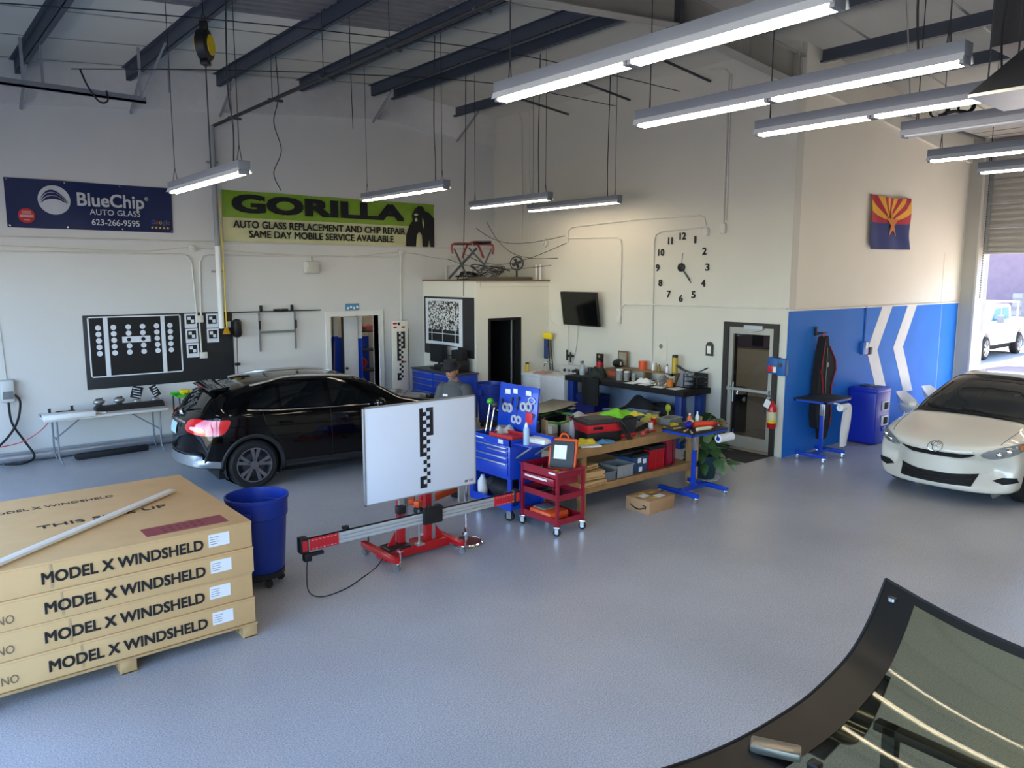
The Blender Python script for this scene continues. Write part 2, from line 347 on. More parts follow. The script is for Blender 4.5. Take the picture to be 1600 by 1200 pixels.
# corrugated skylight strip let into the deck
sk = MB(); skm = mat('weathered_skylight', '77767a', 0.5, noise=(6, 0.12))
for k in range(9):
    y = 8.6 + k * .2
    for xa, xb in ((0.5, 3.4), (3.55, 4.85), (5.0, 6.3)):
        structure('skylight_rib', MB().add([(xa, y, deck(xa) - .045), (xb, y, deck(xb) - .045), (xb, y + .1, deck(xb) - .045), (xa, y + .1, deck(xa) - .045), (xa, y - .03, deck(xa)), (xb, y - .03, deck(xb)), (xb, y + .13, deck(xb)), (xa, y + .13, deck(xa))],
          [(0, 3, 2, 1), (0, 1, 5, 4), (2, 3, 7, 6), (1, 2, 6, 5), (3, 0, 4, 7)]), skm, ceil)
# main rafter in line with the blue wall
def rbox(mb, xa, xb, ya, yb, da, db):
    mb.add([(xa, ya, deck(xa) - da), (xb, ya, deck(xb) - da), (xb, yb, deck(xb) - da), (xa, yb, deck(xa) - da), (xa, ya, deck(xa) - db), (xb, ya, deck(xb) - db), (xb, yb, deck(xb) - db), (xa, yb, deck(xa) - db)],
           [(0, 3, 2, 1), (4, 5, 6, 7), (0, 1, 5, 4), (1, 2, 6, 5), (2, 3, 7, 6), (3, 0, 4, 7)]); return mb
rf = MB()
for xa, xb in ((-1.6, 8.2), (8.2, 11.2)):
    rbox(rf, xa, xb, 6.69, 6.70, .6, .2); rbox(rf, xa, xb, 6.60, 6.80, .612, .598); rbox(rf, xa, xb, 6.60, 6.80, .212, .2)
beam_m = mat('beam_paint', '98958c', 0.55, noise=(2, 0.08))
rafter = structure('roof_beam', rf, beam_m)
structure('splice_plate', MB().box((8.18, 6.59, 5.98), (8.22, 6.81, 6.5)), dark_steel, rafter)
structure('stiffener', MB().box((9.7, 6.6, 5.96), (9.715, 6.8, 6.35)).box((11.0, 6.6, 5.86), (11.02, 6.8, 6.24)), beam_m, rafter)
rc = MB(); rbox(rc, 11.2, 18.2, 6.59, 6.65, .60, .0); structure('trim_2', rc, white_paint)
# the framed band above the ledge on the banner wall
led = MB()
for xa, xb in ((-1.6, 8.2), (8.2, 11.15)): rbox(led, xa, xb, 14.12, 14.2, .63, .0)
structure('trim_3', led, mat('upper_band_paint', 'cfcdc8', 0.6))
lb = MB(); 
for ya, yb in ((6.9, 14.2),): lb.box((11.11, ya, 5.86), (11.15, yb, 5.885))
# steel column and overhead door at the far end of the blue wall
col = structure('trim_4', MB().box((17.74, 6.35, 0), (18.2, 6.65, 6.0)), mat('grey_column_paint', 'a9a79f', 0.6, noise=(2, 0.06)))
structure('column_flange', MB().box((17.73, 6.33, 0), (17.75, 6.37, 6.0)).box((17.73, 6.63, 0), (17.75, 6.67, 6.0)), mat('column_edge_paint', 'c4c2ba', 0.6), col)
od = thing('door_2', 'raised grey ribbed overhead door with bright yard beneath it', 'door', (18.1, 4.2, 0)); od['kind'] = 'structure'
sect_m = mat('grey_door_steel', 'a8a49c', 0.5, noise=(3, 0.05))
for k in range(4):
    z0 = 3.42 + k * .5
    pn = MB().box((-.02, -2.25, z0), (.03, 2.17, z0 + .494))
    for j in range(4): pn.box((-.045, -2.25, z0 + .03 + j * .12), (-.02, 2.17, z0 + .085 + j * .12))
    p = structure('door_panel', pn, sect_m, od)
    structure('hinge_stile', MB().box((-.06, 2.08, z0 + .01), (-.045, 2.17, z0 + .48)), galv, p)
for j in range(3):
    structure('door_panel', MB().box((-.5 - j * .55, -2.25, 5.72), (-.02 - j * .55, 2.17, 5.76)), sect_m, od)
structure('bottom_seal', MB().box((-.04, -2.25, 3.39), (.04, 2.17, 3.42)), mat('pale_seal', 'c8c6c2', 0.6), od)
trk = MB(); pts = [(0.0, 2.22, .02), (0.0, 2.22, 5.25)] + [(-.45 + .45 * cos(a), 2.22, 5.25 + .45 * sin(a)) for a in [RAD(15 * i) for i in range(1, 7)]] + [(-4.2, 2.22, 5.70)]
trk.tube(pts, .035, n=4); structure('door_track', trk, galv, od)
structure('angle_stop', MB().box((-.09, 2.16, .02), (-.03, 2.26, 5.3)), mat('track_angle', 'b5b3ac', 0.5, 0.4), od)
structure('spring_shaft', MB().cyl((-.15, -2.3, 5.55), (-.15, 2.3, 5.55), .03).cyl((-.15, 1.0, 5.55), (-.15, 1.9, 5.55), .075, n=16), dark_steel, od)
ch = MB()
for k in range(60): ch.cb((-.35 + .004 * (k % 2), 2.05, 5.45 - k * .05), (.014, .014, .034))
structure('pull_chain', ch, dark_steel, od)
# ---------------------------------------------------------------- outside the overhead door
bld = thing('neighbour_building', 'long mauve plastered building behind the white pickup outside', 'building', (44, 14, -0.03))
mv = mat('mauve_stucco', '7d6a75', 0.85, noise=(2.5, 0.14), bump=(12, 0.2))
MB().box((0, -40, 0), (8, 40, 9.5)).build('wall', mv, bld)
MB().box((-.12, 2.0, 0), (0, 2.35, 9.5)).build('downpipe', mat('mauve_trim', '8f7682', 0.7), bld)
MB().box((-.05, 6.6, 2.2), (0, 8.3, 4.1)).build('window', mat('dark_window_frame', '77707c', 0.4), bld)
fence = thing('block_wall', 'low grey concrete block wall behind the pickup bed', 'wall', (41.5, 2, -0.03)); fence['kind'] = 'thing'
bm_ = mat('grey_block', '7d7878', 0.85, noise=(8, 0.1)); bmesh_block = MB().box((0, 0.01, 0.01), (.2, .79, .19)).mesh('block'); bmesh_block.materials.append(bm_)
for r_ in range(11):
    for k in range(16):
        o = link(bpy.data.objects.new('block', bmesh_block), fence); o.location = (0, -2 + k * .8 + (.4 if r_ % 2 else 0), r_ * .2)
MB().box((.02, -2, 0), (.18, 11.2, 2.2)).build('mortar', mat('mortar', '8f8b8b', 0.9), fence)
# ---------------------------------------------------------------- cars
def cr(xs, ys, x):
    """smooth interpolation of a table"""
    if x <= xs[0]: return ys[0]
    if x >= xs[-1]: return ys[-1]
    i = max(k for k in range(len(xs) - 1) if xs[k] <= x)
    h = xs[i + 1] - xs[i]; t = (x - xs[i]) / h
    def m(k):
        if k == 0: return (ys[1] - ys[0]) / (xs[1] - xs[0])
        if k == len(xs) - 1: return (ys[-1] - ys[-2]) / (xs[-1] - xs[-2])
        a = (ys[k] - ys[k - 1]) / (xs[k] - xs[k - 1]); b = (ys[k + 1] - ys[k]) / (xs[k + 1] - xs[k])
        return 0 if a * b <= 0 else 2 * a * b / (a + b)
    a, b = m(i), m(i + 1); t2, t3 = t * t, t ** 3
    return (2 * t3 - 3 * t2 + 1) * ys[i] + (t3 - 2 * t2 + t) * h * a + (-2 * t3 + 3 * t2) * ys[i + 1] + (t3 - t2) * h * b
class Car:
    """lofted body; stations run from the nose (s=0) to the tail, x grows to the rear, half width in y
    station: (x, z_bottom, w_sill, w_max, z_mid, w_belt, z_belt, w_roof, z_roof, bow)"""
    def __init__(s, st, wheels, rw, nsub=5, nprof=44):
        s.st = st; s.wheels = wheels; s.rw = rw
        ks = list(range(len(st))); cols = [[q[i] for q in st] for i in range(10)]
        rows = []; s.caps = []
        N = (len(st) - 1) * nsub
        for i in range(N + 1):
            q = [cr(ks, c, i / nsub) for c in cols]; rows.append(s.profile(q, nprof))
            if i in (0, N): s.caps.append((q[0], q[3], q[9]))
        s.rows = rows; s.W = max(q[3] for q in st)
    def profile(s, q, n):
        x, zb, ws, wm, zm, wb, zbelt, wr, zr, bow = q
        h = zr - zbelt
        ctl = [(0, zb), (ws * .72, zb), (ws * .97, zb + .03), (ws + (wm - ws) * .5, zb + (zm - zb) * .35), (wm, zm), (wb + (wm - wb) * .45, zm + (zbelt - zm) * .62), (wb, zbelt),
               (wr + (wb - wr) * .42, zbelt + h * .55), (wr * .99, zr - h * .14 - .004), (wr * .86, zr - .035 * min(1, h * 4)), (wr * .5, zr - .008), (0, zr)]
        P = curve([(a, 0, b) for a, b in ctl], 8)
        L = [0]
        for a, b in zip(P, P[1:]): L.append(L[-1] + (b - a).length)
        out = []
        for k in range(n + 1):
            t = L[-1] * k / n; j = 0
            while j < len(L) - 2 and L[j + 1] < t: j += 1
            d = L[j + 1] - L[j]; f = (t - L[j]) / d if d > 1e-9 else 0
            p = P[j].lerp(P[j + 1], f); yy = max(0, p.x)
            out.append((x + bow * (yy / max(.6, wm)) ** 2.4, yy, p.z))
        return out
    def body(s, name, m, parent):
        mb = MB(); rows = s.rows; n = len(rows[0]); V = []; F = []
        for r in rows:
            V += [list(p) for p in r] + [[p[0], -p[1], p[2]] for p in r]
        w = 2 * n
        for i in range(len(rows) - 1):
            for k in range(n - 1):
                a, b, c, d = i * w + k, i * w + k + 1, (i + 1) * w + k + 1, (i + 1) * w + k
                F.append((a, d, c, b)); F.append((a + n, b + n, c + n, d + n))
        for (x0, wm, bow), r, fl in zip(s.caps, (rows[0], rows[-1]), (False, True)):      # close nose and tail
            k0 = len(V); m_ = 10
            for p in r:
                for j in range(m_ + 1):
                    yy = p[1] * (2 * j / m_ - 1); V.append([x0 + bow * (abs(yy) / max(.6, wm)) ** 2.4, yy, p[2]])
            for k in range(len(r) - 1):
                for j in range(m_): a = k0 + k * (m_ + 1) + j; F.append((a, a + 1, a + m_ + 2, a + m_ + 1))
        F2 = []
        for f in F:
            c = [sum(V[i][k] for i in f) / 4 for k in range(3)]
            if abs(c[1]) > s.W * .55 and c[2] < .95 and any((c[0] - wx) ** 2 + (c[2] - wz) ** 2 < s.rw ** 2 for wx, wz in s.wheels): continue
            F2.append(f)
        used = {i for f in F2 for i in f}
        for i in used:                                     # pull the cut edge onto the arch circle
            p = V[i]
            if abs(p[1]) > s.W * .5 and p[2] < .98:
                for wx, wz in s.wheels:
                    dx, dz = p[0] - wx, p[2] - wz; dd = sqrt(dx * dx + dz * dz)
                    if dd < s.rw + .0 and dd > 1e-4: p[0] = wx + dx / dd * s.rw; p[2] = wz + dz / dd * s.rw
        mb.add([tuple(p) for p in V], F2)
        me = mb.mesh(name); bm = bmesh.new(); bm.from_mesh(me)
        bmesh.ops.dissolve_degenerate(bm, dist=1e-4, edges=bm.edges); bm.to_mesh(me); bm.free(); me.materials.append(m)
        me.polygons.foreach_set('use_smooth', [True] * len(me.polygons)); me.set_sharp_from_angle(angle=RAD(60))
        o = link(bpy.data.objects.new(name, me), parent)
        full = MB().add([tuple(p) for p in V], F)
        s.bvh = BVHTree.FromPolygons([Vector(p) for p in full.v], full.f)
        return o
    def patch(s, name, poly, m, parent, view='side', sign=1, off=.006, cut=.05, rnd_=False):
        """an outline drawn in a side ((x,z)), front/rear ((y,z)) or top ((x,y)) view, laid onto the body"""
        if rnd_: poly = [(q.x, q.y) for q in curve([(a, b, 0) for a, b in poly], 5, True)]
        bm = bmesh.new(); vs = [bm.verts.new((a, b, 0)) for a, b in poly]; bm.faces.new(vs)
        bmesh.ops.triangulate(bm, faces=bm.faces[:])
        for ax in (0, 1):
            lo = min(p[ax] for p in poly); hi = max(p[ax] for p in poly); t = lo + cut
            while t < hi - 1e-3:
                co = [0, 0, 0]; co[ax] = t; no = [0, 0, 0]; no[ax] = 1
                bmesh.ops.bisect_plane(bm, geom=bm.verts[:] + bm.edges[:] + bm.faces[:], plane_co=co, plane_no=no); t += cut
        for v in bm.verts:
            a, b = v.co.x, v.co.y
            if view == 'side': o_, d_ = Vector((a, 3 * sign, b)), Vector((0, -sign, 0))
            elif view == 'front': o_, d_ = Vector((-3, a, b)), Vector((1, 0, 0))
            elif view == 'rear': o_, d_ = Vector((9, a, b)), Vector((-1, 0, 0))
            else: o_, d_ = Vector((a, b, 4)), Vector((0, 0, -1))
            hit, nn, _, _ = s.bvh.ray_cast(o_, d_)
            if hit is None:
                hit, nn, _, _ = s.bvh.find_nearest(o_ + d_ * (3 - s.W))
            if nn.dot(d_) > 0: nn = -nn
            v.co = hit + nn * off
        bmesh.ops.recalc_face_normals(bm, faces=bm.faces[:])
        if bm.faces and sum((f.normal.dot(Vector({'side': (0, sign, 0), 'front': (-1, 0, 0), 'rear': (1, 0, 0)}.get(view, (0, 0, 1)))) for f in bm.faces)) < 0: bmesh.ops.reverse_faces(bm, faces=bm.faces[:])
        me = bpy.data.meshes.new(name); bm.to_mesh(me); bm.free(); me.materials.append(m)
        me.polygons.foreach_set('use_smooth', [True] * len(me.polygons))
        return link(bpy.data.objects.new(name, me), parent)
    def on(s, a, b, view, sign=1, off=0.0):
        if view == 'side': o_, d_ = Vector((a, 3 * sign, b)), Vector((0, -sign, 0))
        elif view == 'front': o_, d_ = Vector((-3, a, b)), Vector((1, 0, 0))
        elif view == 'rear': o_, d_ = Vector((9, a, b)), Vector((-1, 0, 0))
        else: o_, d_ = Vector((a, b, 4)), Vector((0, 0, -1))
        hit, nn, _, _ = s.bvh.ray_cast(o_, d_)
        if hit is None: hit, nn = Vector((a, b, 1)), -d_
        if nn.dot(d_) > 0: nn = -nn
        return hit + nn * off
    def strip(s, name, pts, r, m, parent, view='side', sign=1, off=.004, flat=1.0, n=6):
        P = [s.on(a, b, view, sign, off) for a, b in [(q.x, q.y) for q in curve([(a, b, 0) for a, b in pts], 5)]]
        return MB().tube(P, r, n=n, flat=flat).build(name, m, parent)
def make_wheel(R_, wid, style, m_rim, m_dark):
    """one wheel, axle along y, outer face towards -y; returns list of (name, mesh)"""
    ty = MB(); prof = [(R_ * .66, -wid / 2 + .01), (R_ * .86, -wid / 2), (R_ * .97, -wid / 2 + .025), (R_, -wid / 4), (R_, wid / 4), (R_ * .97, wid / 2 - .025), (R_ * .86, wid / 2), (R_ * .66, wid / 2 - .01)]
    n = 36
    vs = [(r * cos(2 * pi * i / n), y, r * sin(2 * pi * i / n)) for r, y in prof for i in range(n)]
    fs = [(k * n + i, k * n + (i + 1) % n, (k + 1) * n + (i + 1) % n, (k + 1) * n + i) for k in range(len(prof) - 1) for i in range(n)]
    ty.add(vs, fs)
    rim = MB(); pr = [(R_ * .67, -wid / 2 + .012), (R_ * .70, -wid / 2 - .004), (R_ * .66, -wid / 2 - .004), (R_ * .62, -wid / 2 + .03), (R_ * .60, wid / 2 - .02)]
    vs = [(r * cos(2 * pi * i / n), y, r * sin(2 * pi * i / n)) for r, y in pr for i in range(n)]
    rim.add(vs, [(k * n + i, k * n + (i + 1) % n, (k + 1) * n + (i + 1) % n, (k + 1) * n + i) for k in range(len(pr) - 1) for i in range(n)])
    yo = -wid / 2 + .004
    for k in range(style):
        a = 2 * pi * k / style + .2
        if style <= 6:
            for da in (-.16, .16):
                c0, s0, c1, s1 = cos(a + da * .5), sin(a + da * .5), cos(a + da * 1.25), sin(a + da * 1.25); px, pz = -sin(a), cos(a)
                for w0, w1 in ((.016, .026),):
                    q = [(R_ * .14 * c0 - px * w0, R_ * .14 * s0 - pz * w0), (R_ * .65 * c1 - px * w1, R_ * .65 * s1 - pz * w1), (R_ * .65 * c1 + px * w1, R_ * .65 * s1 + pz * w1), (R_ * .14 * c0 + px * w0, R_ * .14 * s0 + pz * w0)]
                    rim.prism(q, yo, yo + .035)
        else:
            px, pz = -sin(a), cos(a); q = [(R_ * .14 * cos(a) - px * .018, R_ * .14 * sin(a) - pz * .018), (R_ * .65 * cos(a) - px * .028, R_ * .65 * sin(a) - pz * .028), (R_ * .65 * cos(a) + px * .028, R_ * .65 * sin(a) + pz * .028), (R_ * .14 * cos(a) + px * .018, R_ * .14 * sin(a) + pz * .018)]
            rim.prism(q, yo, yo + .035)
    rim.cyl((0, yo - .006, 0), (0, yo + .04, 0), R_ * .17, n=20)
    dk = MB().cyl((0, .0, 0), (0, wid / 2 - .02, 0), R_ * .61, n=24)
    dk.cyl((0, yo + .05, 0), (0, yo + .07, 0), R_ * .45, n=24)
    return [('tyre', ty.mesh('tyre'), rubber), ('rim', rim.mesh('rim'), m_rim), ('brake_disc', dk.mesh('brake_disc'), m_dark)]
def add_wheels(root, spots, R_, wid, style, m_rim, m_dark):
    parts = make_wheel(R_, wid, style, m_rim, m_dark)
    for nm, me, m in parts: me.materials.append(m)
    for x, y in spots:
        ty = link(bpy.data.objects.new('wheel', parts[0][1]), root); ty.location = (x, y, R_); ty.rotation_euler = (0, 0, 0 if y < 0 else pi)
        for nm, me, _ in parts[1:]: link(bpy.data.objects.new(nm, me), ty)
def arch_liner(root, wheels, rw, W, m):
    for wx, wz in wheels:
        for sg in (1, -1):
            mb = MB(); A = [RAD(-25 + 230 * i / 18) for i in range(19)]
            vs = [(wx + rw * 1.0 * cos(a), sg * yy, wz + rw * 1.0 * sin(a)) for yy in (W * .985, W * .45) for a in A]; n_ = len(A)
            mb.add(vs, [(i, i + 1, n_ + i + 1, n_ + i) for i in range(n_ - 1)] + [tuple(range(n_, 2 * n_))]); mb.build('arch_liner', m, root)
car_glass = mat('dark_car_glass', '0b0d0f', 0.03, spec=0.6, noise=(1, 0.02))
# ---- black crossover, nose towards the doorway side (car x axis runs nose -> tail)
suv = thing('black_suv', 'black crossover car parked behind the white target board', 'car', (7.46, 10.78, 0), RAD(180 - 5))
#      x     zb   ws   wm   zm   wb   zbelt wr   zr    bow
st = [(0.02, .38, .55, .62, .50, .55, .60, .45, .62, .34), (0.03, .26, .68, .76, .52, .70, .70, .60, .78, .34), (.12, .22, .76, .84, .56, .80, .80, .70, .90, .26), (.45, .20, .84, .89, .60, .85, .88, .72, .97, .10),
      (.95, .20, .86, .90, .62, .86, .94, .72, 1.04, 0), (1.25, .20, .86, .90, .64, .86, .96, .72, 1.10, -.05), (1.65, .21, .86, .90, .65, .85, .97, .66, 1.31, -.08), (2.05, .21, .86, .90, .66, .85, .98, .62, 1.44, -.05), (2.5, .22, .86, .90, .67, .85, 1.0, .61, 1.485, 0),
      (3.1, .22, .86, .90, .68, .85, 1.03, .60, 1.48, 0), (3.6, .24, .86, .90, .70, .85, 1.07, .58, 1.42, .0), (3.95, .27, .85, .895, .72, .83, 1.10, .56, 1.33, -.05), (4.15, .30, .82, .875, .74, .80, 1.06, .60, 1.18, -.12), (4.28, .32, .78, .85, .70, .77, .98, .62, 1.04, -.18), (4.36, .33, .74, .83, .60, .75, .88, .62, .96, -.22), (4.41, .36, .70, .80, .52, .70, .72, .58, .78, -.24), (4.41, .46, .60, .66, .52, .6, .56, .5, .58, -.22)]
SW = [(.87, .34), (3.57, .34)]
C1 = Car(st, SW, .385)
blk = mat('black_car_paint', '040405', 0.07, coat=0.0, noise=(2, 0.02), spec=0.45)
sb = C1.body('body', blk, suv)
clad = mat('grey_black_cladding', '1b1c1e', 0.6)
arch_liner(suv, SW, .385, .90, black_matte)
for sg in (1, -1):
    g = [(2.95, 1.05), (2.2, 1.02), (1.62, 1.0), (1.95, 1.28), (2.2, 1.365), (2.62, 1.395), (3.0, 1.38)]
    C1.patch('side_window', [(1.72, 1.035), (2.42, 1.055), (2.40, 1.40), (2.15, 1.36), (1.95, 1.25)], car_glass, suv, 'side', sg)
    C1.patch('side_window', [(2.50, 1.06), (3.15, 1.085), (3.12, 1.385), (2.48, 1.41)], car_glass, suv, 'side', sg)
    C1.patch('side_window', [(3.20, 1.09), (3.60, 1.13), (3.55, 1.22), (3.40, 1.31), (3.17, 1.375)], car_glass, suv, 'side', sg)
    C1.strip('chrome_strip', [(1.70, 1.02), (2.5, 1.04), (3.2, 1.065), (3.62, 1.10)], .010, chrome, suv, 'side', sg, .006)
    C1.strip('roof_rail', [(1.95, 1.40), (2.4, 1.45), (3.0, 1.455), (3.5, 1.385)], .018, alu, suv, 'side', sg, .02)
    for xx in (3.02, 2.0): C1.strip('door_handle', [(xx, .89), (xx + .10, .897), (xx + .2, .892)], .016, blk, suv, 'side', sg, .022)
    C1.strip('door_seam', [(2.44, 1.04), (2.45, .75), (2.44, .36)], .004, black_matte, suv, 'side', sg, .0)
    C1.strip('door_seam', [(3.42, 1.06), (3.36, .86), (3.18, .62)], .004, black_matte, suv, 'side', sg, .0)
    C1.strip('shoulder_crease', [(1.3, .83), (2.2, .83), (3.2, .86), (4.0, .90)], .007, blk, suv, 'side', sg, .0)
    C1.patch('sill_cladding', [(1.28, .21), (3.18, .21), (3.16, .36), (1.26, .34)], clad, suv, 'side', sg, .008)
    for wx, wz in SW:
        A = [RAD(-18 + 216 * i / 20) for i in range(21)]
        P = [(wx + .41 * cos(a), wz + .41 * sin(a)) for a in A]
        MB().tube([C1.on(a, max(b, .25), 'side', sg, .004) for a, b in P], .032, n=6, flat=.6).build('arch_trim', clad, suv)
    # tail lamp wrapping the corner
    tl = C1.patch('tail_light', [(3.93, .84), (4.02, .80), (4.20, .80), (4.33, .84), (4.32, .93), (4.24, 1.00), (4.05, .995), (3.86, .985)], mat('red_lamp_lens', 'c00f1c', 0.12, coat=1.0, emit=0.12), suv, 'side', sg, .014, .03, True)
    C1.patch('tail_light', [(sg * .84, .83), (sg * .80, .80), (sg * .56, .82), (sg * .46, .87), (sg * .50, .95), (sg * .66, .99), (sg * .80, .99)], MATS['red_lamp_lens'], suv, 'rear', 1, .014, .03, True)
    C1.patch('lamp_inset', [(sg * .76, .855), (sg * .58, .86), (sg * .56, .90), (sg * .74, .90)], mat('pale_lamp_lens', 'e6b9bd', 0.2), suv, 'rear', 1, .02, .03, True)
    mir = MB().sph((1.72, sg * 1.0, 1.06), (.07, .10, .075), 14, 10).cyl((1.72, sg * .86, 1.02), (1.72, sg * .96, 1.04), .025)
    mir.build('wing_mirror', blk, suv)
    MB().cb((1.793, sg * 1.0, 1.06), (.006, .15, .10), .002).build('mirror_glass', chrome, suv)
C1.patch('windscreen', [(1.28, -.68), (1.95, -.55), (1.95, .55), (1.28, .68)], car_glass, suv, 'top', 1, .008)
C1.patch('rear_window', [(-.62, 1.09), (.62, 1.09), (.50, 1.30), (.3, 1.325), (-.3, 1.325), (-.50, 1.30)], car_glass, suv, 'rear', 1, .008)
MB().prism([(3.74, 1.402), (4.0, 1.372), (4.03, 1.352), (3.80, 1.345)], -.50, .50).build('roof_spoiler', blk, suv)
MB().box((4.015, -.1, 1.362), (4.03, .1, 1.372)).build('brake_light', red_pl, suv)
C1.strip('chrome_strip', [(-.42, .935), (0, .955), (.42, .935)], .014, chrome, suv, 'rear', 1, .01)
C1.patch('number_plate', [(-.16, .76), (.16, .76), (.16, .91), (-.16, .91)], mat('plate_face', '9fc0cc', 0.5), suv, 'rear', 1, .012)
C1.patch('bumper_valance', [(-.74, .36), (.74, .36), (.70, .50), (-.70, .50)], mat('silver_diffuser', '9da1a5', 0.3, 0.7), suv, 'rear', 1, .012)
for sg in (1, -1): C1.patch('bumper_valance', [(4.0, .35), (4.36, .38), (4.36, .48), (4.0, .44)], MATS['silver_diffuser'], suv, 'side', sg, .012)
C1.strip('bumper_lip', [(-.70, .50), (0, .53), (.70, .50)], .014, clad, suv, 'rear', 1, .006)
MB().sph((4.30, 0, 1.03), (.03, .05, .05)).build('badge', chrome, suv)
MB().cyl((4.28, .05, 1.10), (4.22, .42, 1.19), .012).build('rear_wiper', black_pl, suv)
for sg in (1, -1):
    C1.patch('headlight', [(sg * .45, .70), (sg * .78, .74), (sg * .80, .82), (sg * .5, .78)], mat('headlamp_glass', 'b8bcc0', 0.1, 0.2, coat=1.0), suv, 'front', 1, .012, .04)
C1.patch('grille', [(-.4, .52), (.4, .52), (.43, .70), (-.43, .70)], black_matte, suv, 'front', 1, .01)
add_wheels(suv, [(x, s_ * .78) for x, _ in SW for s_ in (1, -1)], .345, .22, 5, mat('grey_alloy', '8d8f92', 0.3, 0.9), dark_steel)
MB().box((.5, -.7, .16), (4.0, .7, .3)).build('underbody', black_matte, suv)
# ---- white hatchback, nose towards -X
wcar = thing('white_hatchback', 'white hatchback with black grilles nosing into the shop beside the blue wall', 'car', (10.42, 4.06, 0), 0)
st2 = [(0.06, .40, .50, .58, .50, .50, .58, .40, .60, .32), (0.02, .27, .66, .74, .50, .66, .66, .56, .70, .36), (.07, .20, .74, .82, .52, .76, .72, .66, .77, .32), (.28, .18, .82, .865, .56, .82, .80, .72, .85, .17),
       (.6, .18, .845, .88, .60, .84, .86, .70, .93, .06), (.95, .18, .85, .882, .62, .845, .90, .66, 1.01, -.06), (1.12, .18, .85, .882, .64, .845, .92, .64, 1.06, -.14), (1.5, .19, .85, .882, .66, .84, .94, .60, 1.28, -.16), (1.95, .19, .85, .882, .66, .84, .95, .56, 1.47, -.10), (2.4, .19, .85, .882, .66, .84, .96, .56, 1.535, 0),
       (3.1, .20, .85, .882, .66, .84, .98, .55, 1.54, 0), (3.7, .22, .85, .88, .68, .83, 1.0, .53, 1.49, -.02), (4.0, .24, .83, .87, .70, .81, 1.02, .50, 1.40, -.08), (4.18, .27, .80, .85, .66, .78, .98, .52, 1.15, -.14), (4.3, .30, .76, .82, .58, .72, .85, .5, .95, -.18), (4.36, .34, .70, .76, .5, .66, .66, .5, .72, -.2), (4.36, .46, .5, .56, .5, .5, .54, .4, .55, -.2)]
WW = [(.93, .32), (3.53, .32)]
C2 = Car(st2, WW, .365)
wht = mat('white_car_paint', 'cfcbc0', 0.22, coat=0.8, noise=(2, 0.02))
C2.body('body', wht, wcar); arch_liner(wcar, WW, .365, .88, black_matte)
C2.patch('windscreen', [(1.10, -.66), (1.14, -.3), (1.14, .3), (1.10, .66), (1.96, .52), (2.02, .3), (2.02, -.3), (1.96, -.52)], mat('grey_windscreen', '23272a', 0.03, spec=0.8, noise=(1, .05)), wcar, 'top', 1, .008)
C2.strip('screen_surround', [(1.09, -.67), (1.95, -.53), (2.03, -.28), (2.03, .28), (1.95, .53), (1.09, .67), (1.10, .3), (1.10, -.3), (1.09, -.67)], .012, black_pl, wcar, 'top', 1, .004)
C2.patch('cowl', [(.99, -.70), (1.03, -.3), (1.03, .3), (.99, .70), (1.11, .67), (1.15, .3), (1.15, -.3), (1.11, -.67)], black_pl, wcar, 'top', 1, .01)
for y0, y1, x1 in ((-.45, .12, 1.16), (.05, .58, 1.18)):
    C2.strip('wiper', [(1.05, y0), (1.12, (y0 + y1) / 2), (x1, y1)], .010, black_pl, wcar, 'top', 1, .025)
C2.strip('bonnet_seam', [(.32, -.66), (.5, -.69), (.97, -.74)], .004, black_pl, wcar, 'top', 1, 0)
C2.strip('bonnet_seam', [(.32, .66), (.5, .69), (.97, .74)], .004, black_pl, wcar, 'top', 1, 0)
C2.patch('upper_grille', [(-.45, .695), (-.40, .66), (-.30, .625), (.30, .625), (.40, .66), (.45, .695), (.3, .685), (0, .68), (-.3, .685)], black_matte, wcar, 'front', 1, .012, .03)
C2.patch('lower_grille', [(-.47, .43), (-.43, .27), (.43, .27), (.47, .43), (.2, .405), (-.2, .405)], black_matte, wcar, 'front', 1, .012, .03)
for k in range(3):
    C2.strip('grille_bar', [(-.42, .31 + .035 * k), (0, .30 + .035 * k), (.42, .31 + .035 * k)], .006, black_pl, wcar, 'front', 1, .016)
for sg in (1, -1):
    C2.patch('headlight', [(sg * .50, .70), (sg * .52, .655), (sg * .62, .64), (sg * .80, .70), (sg * .865, .78), (sg * .855, .835), (sg * .72, .80), (sg * .58, .75)], mat('clear_lamp', '9aa0a3', 0.12, 0.35, coat=1.0, noise=(9, .25)), wcar, 'front', 1, .012, .03, True)
    for yy, zz, rr in ((.66, .705, .045), (.75, .745, .045)):
        p = C2.on(sg * yy, zz, 'front', 1, .015); MB().sph((p.x, p.y, p.z), (.02, rr, rr * .9), 14, 8).build('lamp_reflector', chrome, wcar)
    C2.patch('turn_signal', [(sg * .835, .76), (sg * .868, .79), (sg * .855, .83), (sg * .82, .81)], mat('amber_lens', 'd87a2c', 0.2, coat=.8), wcar, 'front', 1, .02, .02)
    C2.patch('fog_recess', [(sg * .60, .35), (sg * .70, .40), (sg * .84, .42), (sg * .85, .36), (sg * .72, .315)], black_matte, wcar, 'front', 1, .012, .03)
    C2.patch('side_window', [(1.42, 1.0), (2.42, 1.03), (2.40, 1.42), (2.1, 1.38), (1.75, 1.24)], car_glass, wcar, 'side', sg)
    C2.patch('side_window', [(2.50, 1.03), (3.40, 1.07), (3.2, 1.42), (2.48, 1.43)], car_glass, wcar, 'side', sg)
    MB().sph((1.56, sg * .95, 1.0), (.05, .075, .06), 14, 10).cyl((1.55, sg * .82, .97), (1.56, sg * .92, .98), .022).build('wing_mirror', wht, wcar)
